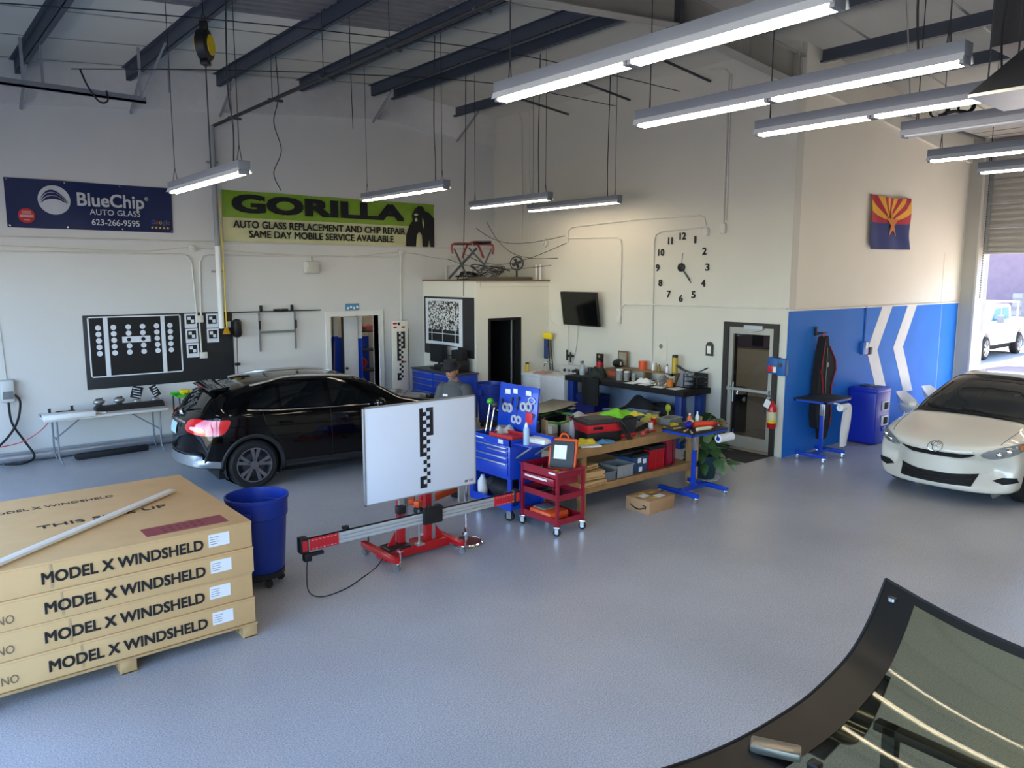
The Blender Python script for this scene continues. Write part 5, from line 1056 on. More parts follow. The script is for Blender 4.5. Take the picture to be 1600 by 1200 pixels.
MB().box((-D2 - .003, .13, .948), (-D2, .31, .962)).build('name_print', sticker, bc); MB().cb((-D2 - .002, -.2, .965), (.004, .09, .05), .001).build('sticker', sticker, bc)
sh_ = MB().box((-.2, -W2 - .33, .955), (.2, -W2, .97), .003).build('side_tray', blue_paint, bc); [MB().cyl((q_, -W2 - .28, .955), (q_, -W2, .78), .012).build('tray_strut', steel_grey, sh_) for q_ in (-.15, .15)]
MB().cyl((.14, -W2 - .34, 1.02), (.14, -W2 + .1, 1.02), .035, n=14).build('push_handle', blue_paint, bc)
# things in and on the blue cart
spc = thing('spray_can', 'pale blue spray can standing on the blue cart side tray', 'can', (5.70, 6.66, .97)); MB().lathe([(.033, 0), (.035, .005), (.035, .19), (.025, .215)], n=18).build('can_body', mat('pale_blue_can', '9db9cf', .35), spc); MB().lathe([(.02, .215), (.02, .24), (.012, .255), (.012, .265)], n=12).build('nozzle', white_pl, spc)
one('white_case', 'white plastic case on the blue cart side tray', 'case', MB().cb((0, 0, .025), (.22, .3, .05), .012).cb((-.0, -.0, .053), (.18, .26, .008), .004), white_pl, (5.92, 6.67, .97), .2)
one('red_tray', 'shallow red tray on top of the blue cart', 'tray', MB().box((-.13, -.2, 0), (.13, .2, .012)).box((-.13, -.2, 0), (-.12, .2, .05)).box((.12, -.2, 0), (.13, .2, .05)).box((-.13, -.2, 0), (.13, -.19, .05)).box((-.13, .19, 0), (.13, .2, .05)), red_pl, (5.74, 7.04, 1.0), .1)
def crumple(label, name, cat, c, sx, sy, h, m, rz=0.0, seed=1, group=None):
    r_ = random.Random(seed); ph = [r_.uniform(0, 6) for _ in range(6)]
    def f(u, v):
        x, y = u - .5, v - .5; e = max(0, 1 - (2 * abs(x)) ** 3) * max(0, 1 - (2 * abs(y)) ** 3); wob = 1 + .12 * sin(9 * u + ph[0]) + .1 * sin(11 * v + ph[1])
        return (sx * x * wob, sy * y * (1 + .12 * sin(8 * u + ph[2])), .006 + h * e * (.68 + .20 * sin(6 * u + 4 * v + ph[3]) + .14 * sin(11 * u - 8 * v + ph[4]) + .06 * sin(21 * u + 17 * v + ph[5])))
    return one(name, label, cat, MB().grid(f, 28, 22, .004), m, c, rz, group)
gray_cloth = mat('grey_rag', '9b9a96', .9); 
crumple('crumpled white wrapper on top of the blue cart', 'wrapper', 'wrapper', (5.86, 7.26, .93), .4, .26, .17, mat('white_wrap', 'c9c7c2', .6), .3, 3)
one('grey_scoop', 'dark grey rubber scoop leaning in the top of the blue cart', 'scoop', MB().prism([(-.12, 0), (.14, 0), (.16, .1), (.02, .13), (-.1, .06)], -.1, .1), grey_pl, (5.96, 7.39, .93), .5)
for k, (yy, cc_, hh) in enumerate(((.30, green_pl, .42), (.26, dark_steel, .38))):
    o = thing('long_tool', ('long pry tool with green knob standing in the blue cart', 'dark long-handled tool standing in the blue cart')[k], 'tool', (5.75 + .04 * k, 7.215 + yy, .93)); MB().cyl((0, 0, 0), (.06, -.03, hh), .009).build('shaft', chrome, o); MB().sph((.06, -.03, hh + .02), (.045, .045, .04)).build('knob', cc_, o)
one('wire_spool', 'dark lump of tools filling the lower bay of the blue cart', 'tool bag', MB().sph((0, 0, .13), (.17, .26, .13), 16, 10).sph((-.05, .16, .16), (.1, .1, .1)).sph((-.06, -.18, .12), (.1, .09, .11)), mat('dark_navy_bag', '15171f', .7, noise=(14, .4)), (5.83, 7.215, .19))
one('white_jug', 'white jug at the side of the blue cart lower bay', 'jug', MB().lathe([(.06, 0), (.065, .02), (.065, .18), (.03, .23), (.025, .26)], n=16), white_pl, (5.70, 7.50, .19))
# ---------------------------------------------------------------- red service cart
rc_ = thing('red_service_cart', 'dark red three-shelf service cart with one drawer', 'service cart', (5.92, 6.445, 0)); RX, RY = .20, .30
for sx_ in (-1, 1):
    for sy_ in (-1, 1): MB().box((sx_ * RX - .016, sy_ * RY - .016, .10), (sx_ * RX + .016, sy_ * RY + .016, .74)).build('leg', dkred_paint, rc_); caster(rc_, sx_ * RX, sy_ * RY, .042, rubber, .6, .11)
def tray(z, h, nm):
    MB().box((-RX, -RY, z), (RX, RY, z + .008)).box((-RX - .008, -RY, z), (-RX, RY, z + h)).box((RX, -RY, z), (RX + .008, RY, z + h)).box((-RX, -RY - .008, z), (RX, -RY, z + h)).box((-RX, RY, z), (RX, RY + .008, z + h)).build(nm, dkred_paint, rc_)
tray(.12, .07, 'shelf'); tray(.40, .07, 'shelf'); tray(.66, .09, 'top_tray')
MB().box((-RX - .02, -RY - .05, .735), (RX + .02, -RY - .008, .745)).build('side_ledge', dkred_paint, rc_); MB().box((-RX - .02, RY + .008, .735), (RX + .02, RY + .05, .745)).build('side_ledge', dkred_paint, rc_)
dw = MB().box((-RX - .03, -RY + .03, .565), (RX - .05, RY - .03, .65), .003).build('drawer', dkred_paint, rc_); MB().box((-RX - .042, -.16, .61), (-RX - .03, .22, .632), .003).build('drawer_pull', white_pl, dw); MB().box((-RX - .011, -.27, .70), (-RX - .008, -.16, .72)).build('name_plate', paper, rc_)
oc_ = thing('open_tool_case', 'orange-rimmed dark tool case standing open on the red cart', 'case', (5.98, 6.36, .672), RAD(30)); Rt = Matrix.Rotation(RAD(16), 3, 'Y')
MB().cb((.06, 0, .19), (.05, .34, .37), .03, R=Rt).build('shell', orange_pl, oc_); MB().cb((.035, 0, .19), (.03, .29, .32), .02, R=Rt).build('lining', mat('dark_lining', '33363b', .6), oc_); MB().cb((.018, .02, .22), (.006, .15, .16), 0, R=Rt).build('paper_sheet', paper, oc_); MB().tube(arc((.115, 0, .37), .05, 0, 180, 10, 'yz'), .012).build('handle', orange_pl, oc_)
oc2 = thing('orange_case', 'closed orange plastic case on the bottom shelf of the red cart', 'case', (5.88, 6.46, .128)); MB().cb((0, 0, .05), (.3, .38, .10), .03).build('shell', orange_pl, oc2); MB().cb((0, .06, .102), (.22, .2, .02), .01).build('dark_top', grey_pl, oc2)
for k, (yy, xx, mm) in enumerate(((.2, -.1, orange_pl), (.12, -.05, kraft), (.05, -.12, red_pl), (-.05, -.02, yellow_pl), (.24, .05, dark_steel))):
    one('small_tool', 'small %s clip in the top tray of the red cart' % ('orange', 'tan', 'red', 'yellow', 'dark')[k], 'tool', MB().cyl((-.05, 0, .012), (.05, .02, .012), .012).cb((.06, .02, .012), (.03, .05, .02), .006), mm, (5.92 + xx, 6.445 + yy, .668), k * .9)
for k in range(4):
    one('hand_tool', 'dark hand tool on the middle shelf of the red cart, %s from its drawer side' % ('first', 'second', 'third', 'fourth')[k], 'tool', MB().cyl((-.09, 0, .015), (.08, .01, .015), .014).cb((.1, .01, .018), (.05, .06, .03), .01), (black_pl, dark_steel, red_pl, black_pl)[k], (5.86 + .02 * k, 6.64 - .12 * k, .408), .5 * k - .4)
# ---------------------------------------------------------------- wooden workbench
wb = thing('wooden_workbench', 'long timber workbench with lower shelf in the middle of the shop', 'workbench', (7.42, 7.35, 0))
X0, X1, Y0, Y1 = -1.25, 1.30, -.87, .85
for k in range(4): MB().box((X0, Y0 + .04 + k * .42, .80), (X1, Y0 + .04 + k * .42 + .415, .84), .003).build('top_plank', wood, wb)
MB().box((X0, Y0, .735), (X1, Y0 + .038, .845), .003).build('front_rail', wood, wb); MB().box((X0, Y1 - .038, .735), (X1, Y1, .80), .003).build('back_rail', wood, wb)
MB().box((X0, Y0, .27), (X1, Y0 + .038, .355), .003).build('shelf_rail', wood, wb); MB().box((X0 + .05, Y0 + .038, .31), (X1 - .05, Y1 - .1, .33)).build('shelf_board', wood, wb)
for xx in (X0 + .30, X1 - .12):
    for yy in (Y0 + .04, Y1 - .13): MB().box((xx, yy, 0), (xx + .085, yy + .085, .80), .004).build('leg', wood, wb)
MB().box((X1 - .035, Y0 + .0, 0), (X1 + .0, Y0 + .12, .80), .003).build('leg_brace', mat('pale_lumber', 'b99a6c', .65, noise=(9, .15)), wb)
BZ = .84
def tote(name, label, cat, c, d, m, lidm=None, rz=0.0, ribs=0, group=None, open_=False):
    t = thing(name, label, cat, c, rz, group); a, b_, h = d
    if open_:
        MB().box((-a / 2, -b_ / 2, 0), (a / 2, b_ / 2, .01)).box((-a / 2, -b_ / 2, 0), (-a / 2 + .008, b_ / 2, h)).box((a / 2 - .008, -b_ / 2, 0), (a / 2, b_ / 2, h)).box((-a / 2, -b_ / 2, 0), (a / 2, -b_ / 2 + .008, h)).box((-a / 2, b_ / 2 - .008, 0), (a / 2, b_ / 2, h)).build('body', m, t)
        MB().box((-a / 2 - .012, -b_ / 2 - .012, h - .015), (a / 2 + .012, -b_ / 2, h)).box((-a / 2 - .012, b_ / 2, h - .015), (a / 2 + .012, b_ / 2 + .012, h)).box((-a / 2 - .012, -b_ / 2, h - .015), (-a / 2, b_ / 2, h)).box((a / 2, -b_ / 2, h - .015), (a / 2 + .012, b_ / 2, h)).build('rim', m, t)
    else:
        v0 = [(-a * .45, -b_ * .45, 0), (a * .45, -b_ * .45, 0), (a * .45, b_ * .45, 0), (-a * .45, b_ * .45, 0)]; v1 = [(-a / 2, -b_ / 2, h * .86), (a / 2, -b_ / 2, h * .86), (a / 2, b_ / 2, h * .86), (-a / 2, b_ / 2, h * .86)]
        MB().add(v0 + v1, [(0, 3, 2, 1), (4, 5, 6, 7), (0, 1, 5, 4), (1, 2, 6, 5), (2, 3, 7, 6), (3, 0, 4, 7)]).build('body', m, t)
        MB().box((-a / 2 - .01, -b_ / 2 - .01, h * .84), (a / 2 + .01, b_ / 2 + .01, h), .012).build('lid', lidm or m, t)
    for k in range(ribs): xx = -a / 2 + (k + .5) * a / ribs; MB().box((xx - .006, -b_ / 2 - .008, .02), (xx + .006, -b_ / 2, h * .8)).build('rib', m, t)
    return t
tote('red_tote', 'red lidded tote with black lid on the bench shelf', 'tote', (7.95, 6.74, .335), (.30, .34, .33), red_pl, black_pl, 0, 4)
sc_ = thing('red_suitcase', 'tall dark red hard case beside the red tote on the bench shelf', 'case', (8.26, 6.80, .335)); MB().cb((0, 0, .20), (.2, .46, .40), .05).build('shell', dkred_paint, sc_); MB().box((-.005, -.235, .02), (.005, .235, .39)).build('seam', black_pl, sc_); MB().tube(arc((0, 0, .38), .08, 0, 180, 10, 'yz'), .012).build('handle', black_pl, sc_)
bb_ = tote('blue_box', 'blue box with white labels on the bench shelf', 'box', (7.63, 6.74, .335), (.32, .30, .26), mat('slate_blue', '2d4a70', .5), black_pl); 
for xx, zz in ((-.02, .17), (.08, .15), (.0, .05)): MB().box((xx - .03, -.153, zz - .03), (xx + .03, -.146, zz + .03)).build('label_card', paper, bb_)
tote('grey_crate', 'light grey open crate with parts on the bench shelf', 'crate', (7.29, 6.70, .335), (.32, .30, .17), mat('light_grey_pl', '8f9294', .5), None, 0, 4, None, True)
tote('grey_crate', 'small dark grey open crate left of the light grey one', 'crate', (7.0, 6.66, .335), (.22, .24, .13), grey_pl, None, 0, 0, None, True)
crumple('shiny parts heaped in the light grey crate', 'metal_parts', 'parts', (7.29, 6.70, .35), .27, .24, .13, mat('mixed_metal', '8a8c8e', .35, .5, noise=(25, .4)), 0, 5)
for k, (xx, yy, zz, a, b_, rz_) in enumerate(((6.65, 6.75, .335, .5, .5, .05), (6.7, 6.78, .40, .46, .44, -.1), (6.62, 6.8, .52, .44, .4, .12))):
    one('flat_carton', 'flattened brown carton on the bench shelf, %s of the pile' % ('bottom', 'middle', 'top')[k], 'carton', MB().cb((0, 0, (.03, .05, .03)[k]), (a, b_, (.06, .10, .05)[k]), .004).cb((.0, -b_ / 2 - .02, .03), (a * .8, .06, .008), 0), kraft, (xx, yy, zz), rz_)
one('dark_folder', 'flat dark panel resting on top of the blue box', 'panel', MB().cb((0, 0, .02), (.5, .34, .04), .008).cb((0, 0, .045), (.4, .26, .01), .003), black_pl, (7.5, 6.8, .60), .05)
one('paper_roll', 'roll of pale paper lying behind the light grey crate', 'roll', MB().cyl((-.0, -.16, .06), (0, .12, .06), .06, n=18).cyl((0, -.165, .06), (0, -.16, .06), .02, n=10), mat('pale_paper_roll', 'a59c8e', .8), (7.2, 7.1, .335), .3)
# things on the bench top
tb = thing('red_toolbox', 'black toolbox with red band and folded handle on the bench', 'toolbox', (6.98, 6.76, BZ), RAD(-14)); MB().box((-.25, -.17, 0), (.25, .17, .14), .012).build('base', black_pl, tb); MB().box((-.255, -.175, .13), (.255, .175, .235), .012).build('red_band', red_pl, tb); MB().box((-.265, -.185, .235), (.265, .185, .285), .02).build('lid', mat('dark_grey_lid', '2c2b2b', .5), tb); MB().cb((-.1, -.18, .19), (.14, .012, .035), .004).build('latch', black_pl, tb); MB().box((-.2, -.13, .285), (.2, .13, .297)).build('lid_recess', mat('grey_recess', '45433f', .6), tb)
MB().tube(curve([(.17, -.17, .28), (.22, -.2, .2), (.33, -.22, .02)], 5), .014).tube(curve([(.21, -.165, .28), (.27, -.2, .2), (.38, -.21, .02)], 5), .014).build('handle_bar', black_pl, tb)
vc = thing('shop_vacuum', 'small black and red wet vacuum on the bench under green cloth', 'vacuum', (7.42, 6.76, BZ), RAD(-10)); MB().box((-.16, -.15, .0), (.16, .15, .06), .03).build('red_base', red_pl, vc); MB().prism([(-.13, .05), (.13, .05), (.155, .24), (-.155, .24)], -.14, .14).build('tank', mat('vac_grey', '24262b', .45), vc); MB().box((-.16, -.15, .235), (.16, .15, .27), .02).build('tank_rim', black_pl, vc)
crumple('lime green cloth heaped on the vacuum', 'green_cloth', 'cloth', (7.36, 6.80, BZ + .272), .42, .32, .10, mat('lime_cloth', '7fd02c', .9), .3, 8)
crumple('yellow cloth edge beside the green cloth on the vacuum', 'yellow_cloth', 'cloth', (7.60, 6.68, BZ + .272), .2, .24, .05, mat('yellow_cloth', 'd8c536', .9), -.2, 9)
crumple('yellow cloth draped near the bench front beside the toolbox', 'yellow_cloth', 'cloth', (6.66, 6.66, BZ), .36, .2, .08, MATS['yellow_cloth'], -.3, 11)
crumple('blue cloth lying on the bench front rail', 'blue_cloth', 'cloth', (6.90, 6.54, BZ + .005), .26, .12, .06, mat('blue_cloth', '4f7f9f', .9), -.4, 13)
one('paper_wad', 'open leaflet under the yellow cloth', 'leaflet', MB().cb((0, 0, .01), (.26, .15, .015), .002).cb((.03, -.03, .02), (.2, .1, .01), .002), paper, (6.62, 6.54, BZ), -.4)
def bottle(name, label, c, h, r, m, capm, spray=False, rz=0.0, group=None, cat='bottle'):
    t = thing(name, label, cat, c, rz, group); MB().lathe([(r * .95, 0), (r, .01), (r, h * .55), (r * .75, h * .70), (r * .35, h * .82), (r * .35, h * .86)], n=16).build('body', m, t)
    if spray: MB().cyl((0, 0, h * .84), (0, 0, h * .93), r * .42, n=12).cb((-.02, 0, h * .97), (r * 2.0, r * .6, h * .09), .006).cyl((-r * 1.1, 0, h * .97), (-r * 1.4, 0, h * .97), r * .2, n=8).cb((-r * .6, 0, h * .86), (.01, .015, h * .14), .003).build('spray_head', capm, t)
    else: MB().lathe([(r * .4, h * .84), (r * .4, h * .98), (r * .2, h)], n=12).build('cap', capm, t)
    return t
bottle('spray_bottle', 'cloudy spray bottle with dark red trigger left of the toolbox', (6.78, 7.02, BZ), .30, .055, mat('cloudy_white', 'b7b2b4', .4), mat('maroon_trigger', '5a1a24', .5), True, .4)
def bucket(name, label, c, r, h, m, lidm, rim=True):
    t = thing(name, label, 'bucket', c); MB().lathe([(r * .88, 0), (r * .9, .01), (r, h), (r * .97, h), (0, h - .01)], n=24).build('tub', m, t); MB().lathe([(r * 1.05, h - .03), (r * 1.05, h + .015), (r * .95, h + .02), (0, h + .018)], n=24).build('lid', lidm, t); MB().tube(arc((0, -r * .2, h * .85), r * 1.02, 200, 340, 12, 'xz', .6), .004).build('bail', chrome, t); return t
bucket('white_bucket', 'white bucket with blue lid on the bench', (7.98, 7.52, BZ), .085, .17, white_pl, blue_pl)
tote('wire_basket', 'pale blue wire basket at the back of the bench', 'basket', (8.35, 7.42, BZ), (.44, .3, .13), mat('light_blue_pl', '6f8ea8', .5), None, .2, 0, None, True)
crumple('yellow cloth heaped beside the blue basket', 'yellow_cloth', 'cloth', (8.48, 7.16, BZ), .34, .22, .12, mat('pale_yellow_cloth', 'c9c45e', .9), .1, 21)
crumple('blue cloth stuffed in the blue basket', 'blue_cloth', 'cloth', (8.28, 7.42, BZ + .015), .3, .22, .16, mat('steel_blue_cloth', '557894', .9), .1, 22)
tote('grey_bin', 'clear grey parts bin near the end of the bench', 'bin', (8.55, 6.86, BZ), (.3, .2, .10), mat('smoke_pl', '7c7f7a', .35), None, .1, 0, None, True)
tote('grey_bin', 'clear grey parts bin behind the first one near the bench end', 'bin', (8.60, 7.28, BZ), (.2, .2, .11), MATS['smoke_pl'], None, .1, 0, None, True)
one('black_tray', 'black angular tray on the bench beside the vacuum', 'tray', MB().prism([(-.2, 0), (.2, 0), (.24, .07), (.12, .09), (-.2, .05)], -.15, .15), black_pl, (7.86, 6.96, BZ), .2)
tl_ = thing('red_caulk_gun', 'red caulking gun lying on the bench', 'caulk gun', (7.72, 6.60, BZ), .5); MB().cyl((-.14, 0, .04), (.1, 0, .04), .026).build('barrel', red_pl, tl_); MB().cb((.12, 0, .02), (.04, .03, .04), .01).cyl((.1, 0, .04), (.24, 0, .04), .006).build('trigger', dark_steel, tl_)
crumple('pinkish rag near the spray bottle', 'rag', 'rag', (6.62, 7.0, BZ), .22, .2, .09, mat('brown_rag', '6e4b45', .9), .6, 31)
# windshields and frames lying on the left end of the bench
gf = thing('green_stand', 'green square frame standing over white boxes on the bench', 'frame', (7.0, 7.55, BZ), .25); MB().box((-.36, -.28, .16), (.36, -.25, .19)).box((-.36, .25, .16), (.36, .28, .19)).box((-.36, -.28, .16), (-.33, .28, .19)).box((.33, -.28, .16), (.36, .28, .19)).build('rim', mat('grass_green', '5fa84a', .5), gf)
for sx_ in (-.345, .345):
    for sy_ in (-.265, .265): MB().box((sx_ - .015, sy_ - .015, 0), (sx_ + .015, sy_ + .015, .16)).build('leg', black_pl, gf)
for k, (xx, yy, rz_) in enumerate(((6.86, 7.50, .2), (7.14, 7.42, -.1))): one('white_carton', 'white carton under the green frame, %s one' % ('left', 'right')[k], 'carton', MB().cb((0, 0, .055), (.24, .2, .11), .004).box((-.12, -.1, .112), (.12, .1, .113)).box((-.06, -.101, .03), (.06, -.1, .08)), paper, (xx, yy, BZ), rz_)
crumple('white and red packet on top of the green frame', 'packet', 'packet', (7.22, 7.36, BZ + .19), .26, .18, .08, mat('packet_print', 'd0c6c4', .6, noise=(9, .15)), .4, 41)
bg = mat('dark_glass_edge', '0f1213', .12, spec=.7)
for k, (zz, rz_, yy) in enumerate(((.17, .1, 7.95), (.21, -.05, 8.02), (.25, .18, 7.9))):
    one('spare_glass', 'dark curved car window lying on the bench rack, %s of three' % ('lowest', 'middle', 'topmost')[k], 'car window', MB().grid(lambda u, v: (-.62 + 1.24 * u, -.26 + .52 * v * (1 - .12 * abs(2 * u - 1)), .05 * (2 * u - 1) ** 2), 14, 6, .006), bg, (6.95, yy, BZ + zz), rz_, 'spare car windows on the bench')
rkk = thing('glass_rack', 'black low rack holding the dark car windows', 'rack', (6.95, 7.95, BZ)); 
for xx in (-.4, .4): MB().box((xx - .02, -.2, 0), (xx + .02, .2, .17)).build('support', black_pl, rkk)
MB().box((-.4, -.02, .05), (.4, .02, .09)).build('crossbar', black_pl, rkk)
hp = thing('hose_coil', 'coiled black hose standing at the left end of the bench', 'hose', (6.45, 7.3, BZ), .2); MB().tube([(.13 * cos(a), .0, .15 + .13 * sin(a)) for a in [2 * pi * i / 24 for i in range(24)]], .02, closed=True).tube([(.10 * cos(a), .03, .15 + .10 * sin(a)) for a in [2 * pi * i / 24 for i in range(24)]], .02, closed=True).build('coil', rubber, hp); MB().cb((0, .015, .02), (.2, .1, .03), .006).build('foot', black_pl, hp)
one('tan_board', 'upright tan wooden board beside the pegboard lid', 'board', MB().cb((0, 0, .16), (.03, .1, .32), .003), mat('tan_wood', '9b7d5c', .6), (6.24, 6.95, BZ - .0), 0)
crumple('teal cloth bundle behind the toolbox', 'teal_cloth', 'cloth', (7.62, 7.5, BZ), .28, .2, .10, mat('teal_cloth', '6a93a0', .9), .2, 51)
one('black_case', 'small black case with white label behind the bucket', 'case', MB().use(black_pl).cb((0, 0, .06), (.22, .2, .12), .01).use(paper).box((-.07, -.103, .03), (.07, -.1, .07)), None, (8.15, 7.62, BZ), .1)
BC = [('black', black_pl), ('grey', grey_pl), ('red', red_pl), ('white', white_pl), ('dark steel', dark_steel), ('blue', blue_pl), ('yellow', yellow_pl)]
spots = [(6.34, 6.62), (6.46, 6.86), (6.58, 6.78), (7.18, 6.98), (7.30, 7.06), (7.48, 7.10), (7.60, 6.92), (7.72, 7.12), (7.86, 7.22), (8.02, 7.14), (8.16, 7.02), (8.22, 7.20), (8.06, 6.80), (8.20, 6.64), (7.90, 6.66), (8.40, 6.66), (8.34, 6.98), (7.74, 7.32), (7.50, 7.30), (8.55, 6.62), (7.36, 7.52), (7.80, 7.72), (8.3, 7.8)]
for k, (xx, yy) in enumerate(spots):
    nm, mm = BC[(k * 3 + k // 5) % 7]; kind = k % 4
    where = ('near the front rail', 'in the middle', 'towards the back')[0 if yy < 6.75 else 1 if yy < 7.1 else 2]; side = 'left' if xx < 7.2 else 'centre' if xx < 8.0 else 'right'
    if kind == 0: jar('parts_jar', '%s lidded jar %s of the bench, %s part' % (nm, where, side), (xx, yy, BZ), .035 + .006 * (k % 3), .11 + .02 * (k % 4), mm, BC[(k + 4) % 7][1])
    elif kind == 1: one('screwdriver', '%s handled screwdriver lying %s of the bench, %s part' % (nm, where, side), 'screwdriver', MB().use(mm).cyl((-.1, 0, .014), (.0, 0, .014), .014).use(chrome).cyl((0, 0, .014), (.12, 0, .012), .004), None, (xx, yy, BZ), k * .8)
    elif kind == 2: one('pliers', 'pliers with %s grips %s of the bench, %s part' % (nm, where, side), 'pliers', MB().use(mm).tube(curve([(-.11, .03, .012), (-.04, .022, .012), (.03, 0, .012)], 4), .01).tube(curve([(-.11, -.03, .012), (-.04, -.022, .012), (.03, 0, .012)], 4), .01).use(dark_steel).cb((.06, 0, .012), (.07, .03, .016), .005), None, (xx, yy, BZ), k * .7)
    else: one('small_carton', '%s small carton %s of the bench, %s part' % (nm, where, side), 'carton', MB().use(mm).cb((0, 0, .03), (.11, .075, .06), .004).use(paper).box((-.04, -.0385, .015), (.04, -.0378, .045)), None, (xx, yy, BZ), k * .5)
# ---------------------------------------------------------------- blue windshield stands
def glass_stand(label, loc, rz, toph, w, d, padm, legs):
    t = thing('glass_stand', label, 'stand', loc, rz, 'blue rolling glass stands')
    MB().box((-.025, -.025, .1), (.025, .025, toph - .06), .003).build('post', blue_paint, t)
    MB().box((-.03, -.03, toph - .3), (.03, .03, toph - .05), .002).build('sleeve', alu, t)
    MB().box((-.3, -.025, .075), (.3, .025, .125), .004).build('cross_tube', blue_paint, t)
    for sx_ in (-.3, .3): MB().box((sx_ - .03, -legs, .07), (sx_ + .03, legs, .125), .004).build('foot_tube', blue_paint, t); caster(t, sx_, -legs + .04, .028, grey_pl, .3, .075); caster(t, sx_, legs - .04, .028, grey_pl, .3, .075)
    MB().box((-w / 2, -d / 2, toph - .05), (w / 2, -d / 2 + .03, toph - .02)).box((-w / 2, d / 2 - .03, toph - .05), (w / 2, d / 2, toph - .02)).box((-w / 2, -d / 2, toph - .05), (-w / 2 + .03, d / 2, toph - .02)).box((w / 2 - .03, -d / 2, toph - .05), (w / 2, d / 2, toph - .02)).build('top_frame', blue_paint, t)
    MB().box((-w / 2 - .01, -d / 2 - .01, toph - .02), (w / 2 + .01, d / 2 + .01, toph), .008).build('top_pad', padm, t)
    return t
pad = mat('black_rubber_pad', '1a1b1e', .7, noise=(30, .15))
s1 = glass_stand('blue stand with tool-covered tray in front of the timber bench', (8.28, 6.22, 0), RAD(-2), .92, .72, .50, pad, .33)
rollm = mat('paper_towel', 'e4e4e6', .9)
pr = thing('paper_towel_roll', 'paper towel roll hanging from the blue stand tray', 'paper towel', (8.52, 5.93, .80), RAD(-3)); MB().cyl((-.12, 0, 0), (.16, 0, 0), .055, n=24).build('roll', rollm, pr); MB().cyl((-.125, 0, 0), (-.12, 0, 0), .03, n=14).build('core', blue_pl, pr); MB().tube([(-.14, 0, 0), (-.14, 0, .095)], .007).tube([(.18, 0, 0), (.18, 0, .095)], .007).build('holder', blue_pl, pr)
ZT = .921
dg = thing('orange_caulk_gun', 'orange-red cordless gun on the blue stand tray', 'caulk gun', (8.42, 6.14, ZT), RAD(-20)); MB().cyl((-.2, 0, .045), (.08, 0, .045), .04, n=14).build('barrel', mat('orange_red', 'd84326', .45), dg); MB().cb((.1, 0, .04), (.08, .07, .07), .02).cyl((.12, 0, .045), (.3, 0, .045), .008).build('motor', red_pl, dg)
one('sealant_tube', 'cream sealant tube on the front of the stand tray', 'tube', MB().cyl((-.13, 0, .025), (.11, 0, .025), .025, n=16).cyl((.11, 0, .025), (.17, 0, .025), .012, .004, n=10), mat('cream_tube', 'd9cfae', .5), (8.22, 6.03, ZT), RAD(-8))
sp_ = thing('spray_trigger', 'dark blue and white spray bottle lying on the stand tray', 'bottle', (8.18, 6.25, ZT), .4); MB().sph((0, 0, .05), (.09, .055, .05)).build('body', mat('deep_blue', '1a1f86', .4), sp_); MB().cyl((.06, 0, .05), (.16, 0, .06), .03, n=12).build('head', white_pl, sp_)
bottle('orange_bottle', 'white bottle with orange label on the stand tray', (8.34, 6.36, ZT), .17, .035, mat('orange_label', 'd2643c', .5), white_pl); bottle('white_bottle', 'slim white nozzle bottle at the back of the stand tray', (8.48, 6.34, ZT), .18, .03, white_pl, white_pl)
one('green_pack', 'flat green and tan pack at the back corner of the stand tray', 'pack', MB().use(mat('dark_green', '2f6b52', .6)).cb((0, 0, .05), (.1, .04, .10), .004).use(kraft).cb((.08, 0, .04), (.06, .05, .08), .004), None, (8.56, 6.40, ZT), .2)
for k, (xx, yy, rz_) in enumerate(((8.02, 6.15, .3), (8.06, 6.30, -.2), (7.98, 6.06, .8))): one('scraper', 'tan-handled scraper on the stand tray, %s one' % ('middle', 'rear', 'front')[k], 'scraper', MB().use(mat('tan_handle', 'b08d5c', .6)).cyl((-.1, 0, .012), (.02, 0, .012), .012).use(dark_steel).cb((.06, 0, .01), (.09, .03, .006)), None, (xx, yy, ZT), rz_)
# ---------------------------------------------------------------- parcel and plant
pc = thing('parcel', 'brown parcel with smile arrow and labels on the floor', 'parcel', (7.37, 6.19, 0), RAD(2)); MB().box((-.25, -.19, 0), (.25, .19, .17), .004).build('carton', mat('parcel_board', 'a8835f', .8, noise=(5, .06)), pc)
pts = [(-.02, y, z) for y, z in ()]
arcp = [(-.2525, .12 - .25 * i / 14, .085 - .045 * sin(pi * i / 14) * 1.0) for i in range(15)]
MB().tube(arcp, [.004 + .006 * sin(pi * i / 14) for i in range(15)], n=6).tube([(-.2525, -.08, .10), (-.2525, -.135, .095), (-.2525, -.12, .055)], .006, n=6).build('smile_arrow', ink, pc)
for xx, yy, a, b_ in ((-.1, .03, .14, .1), (.06, -.09, .14, .1)): MB().box((xx - a / 2, yy - b_ / 2, .1702), (xx + a / 2, yy + b_ / 2, .172)).build('address_label', paper, pc)
for xx, yy in ((-.18, .1), (.1, .06), (-.02, .12), (-.05, -.1)): MB().box((xx - .04, yy - .025, .1702), (xx + .04, yy + .025, .1715)).build('yellow_label', mat('label_yellow', 'c9b43a', .6), pc)
MB().box((-.25, -.012, .17), (.25, .03, .1707)).build('tape', mat('dark_tape', '7b5f3f', .4), pc)
pl = thing('potted_plant', 'leafy monstera in a dark teal pot behind the bench leg', 'plant', (9.13, 6.66, 0))
MB().lathe([(.13, 0), (.14, .01), (.18, .32), (.19, .32), (.19, .35), (.165, .35), (.155, .30), (0, .29)], n=26).build('pot', mat('teal_pot', '24414a', .4), pl)
MB().lathe([(0, 0), (.2, 0), (.22, .02), (.2, .02)], n=24).build('saucer', white_pl, pl)
lf_m = [mat('leaf_green', '3d5f34', .4, noise=(8, .2)), mat('leaf_pale', '6a8458', .4, noise=(8, .2))]
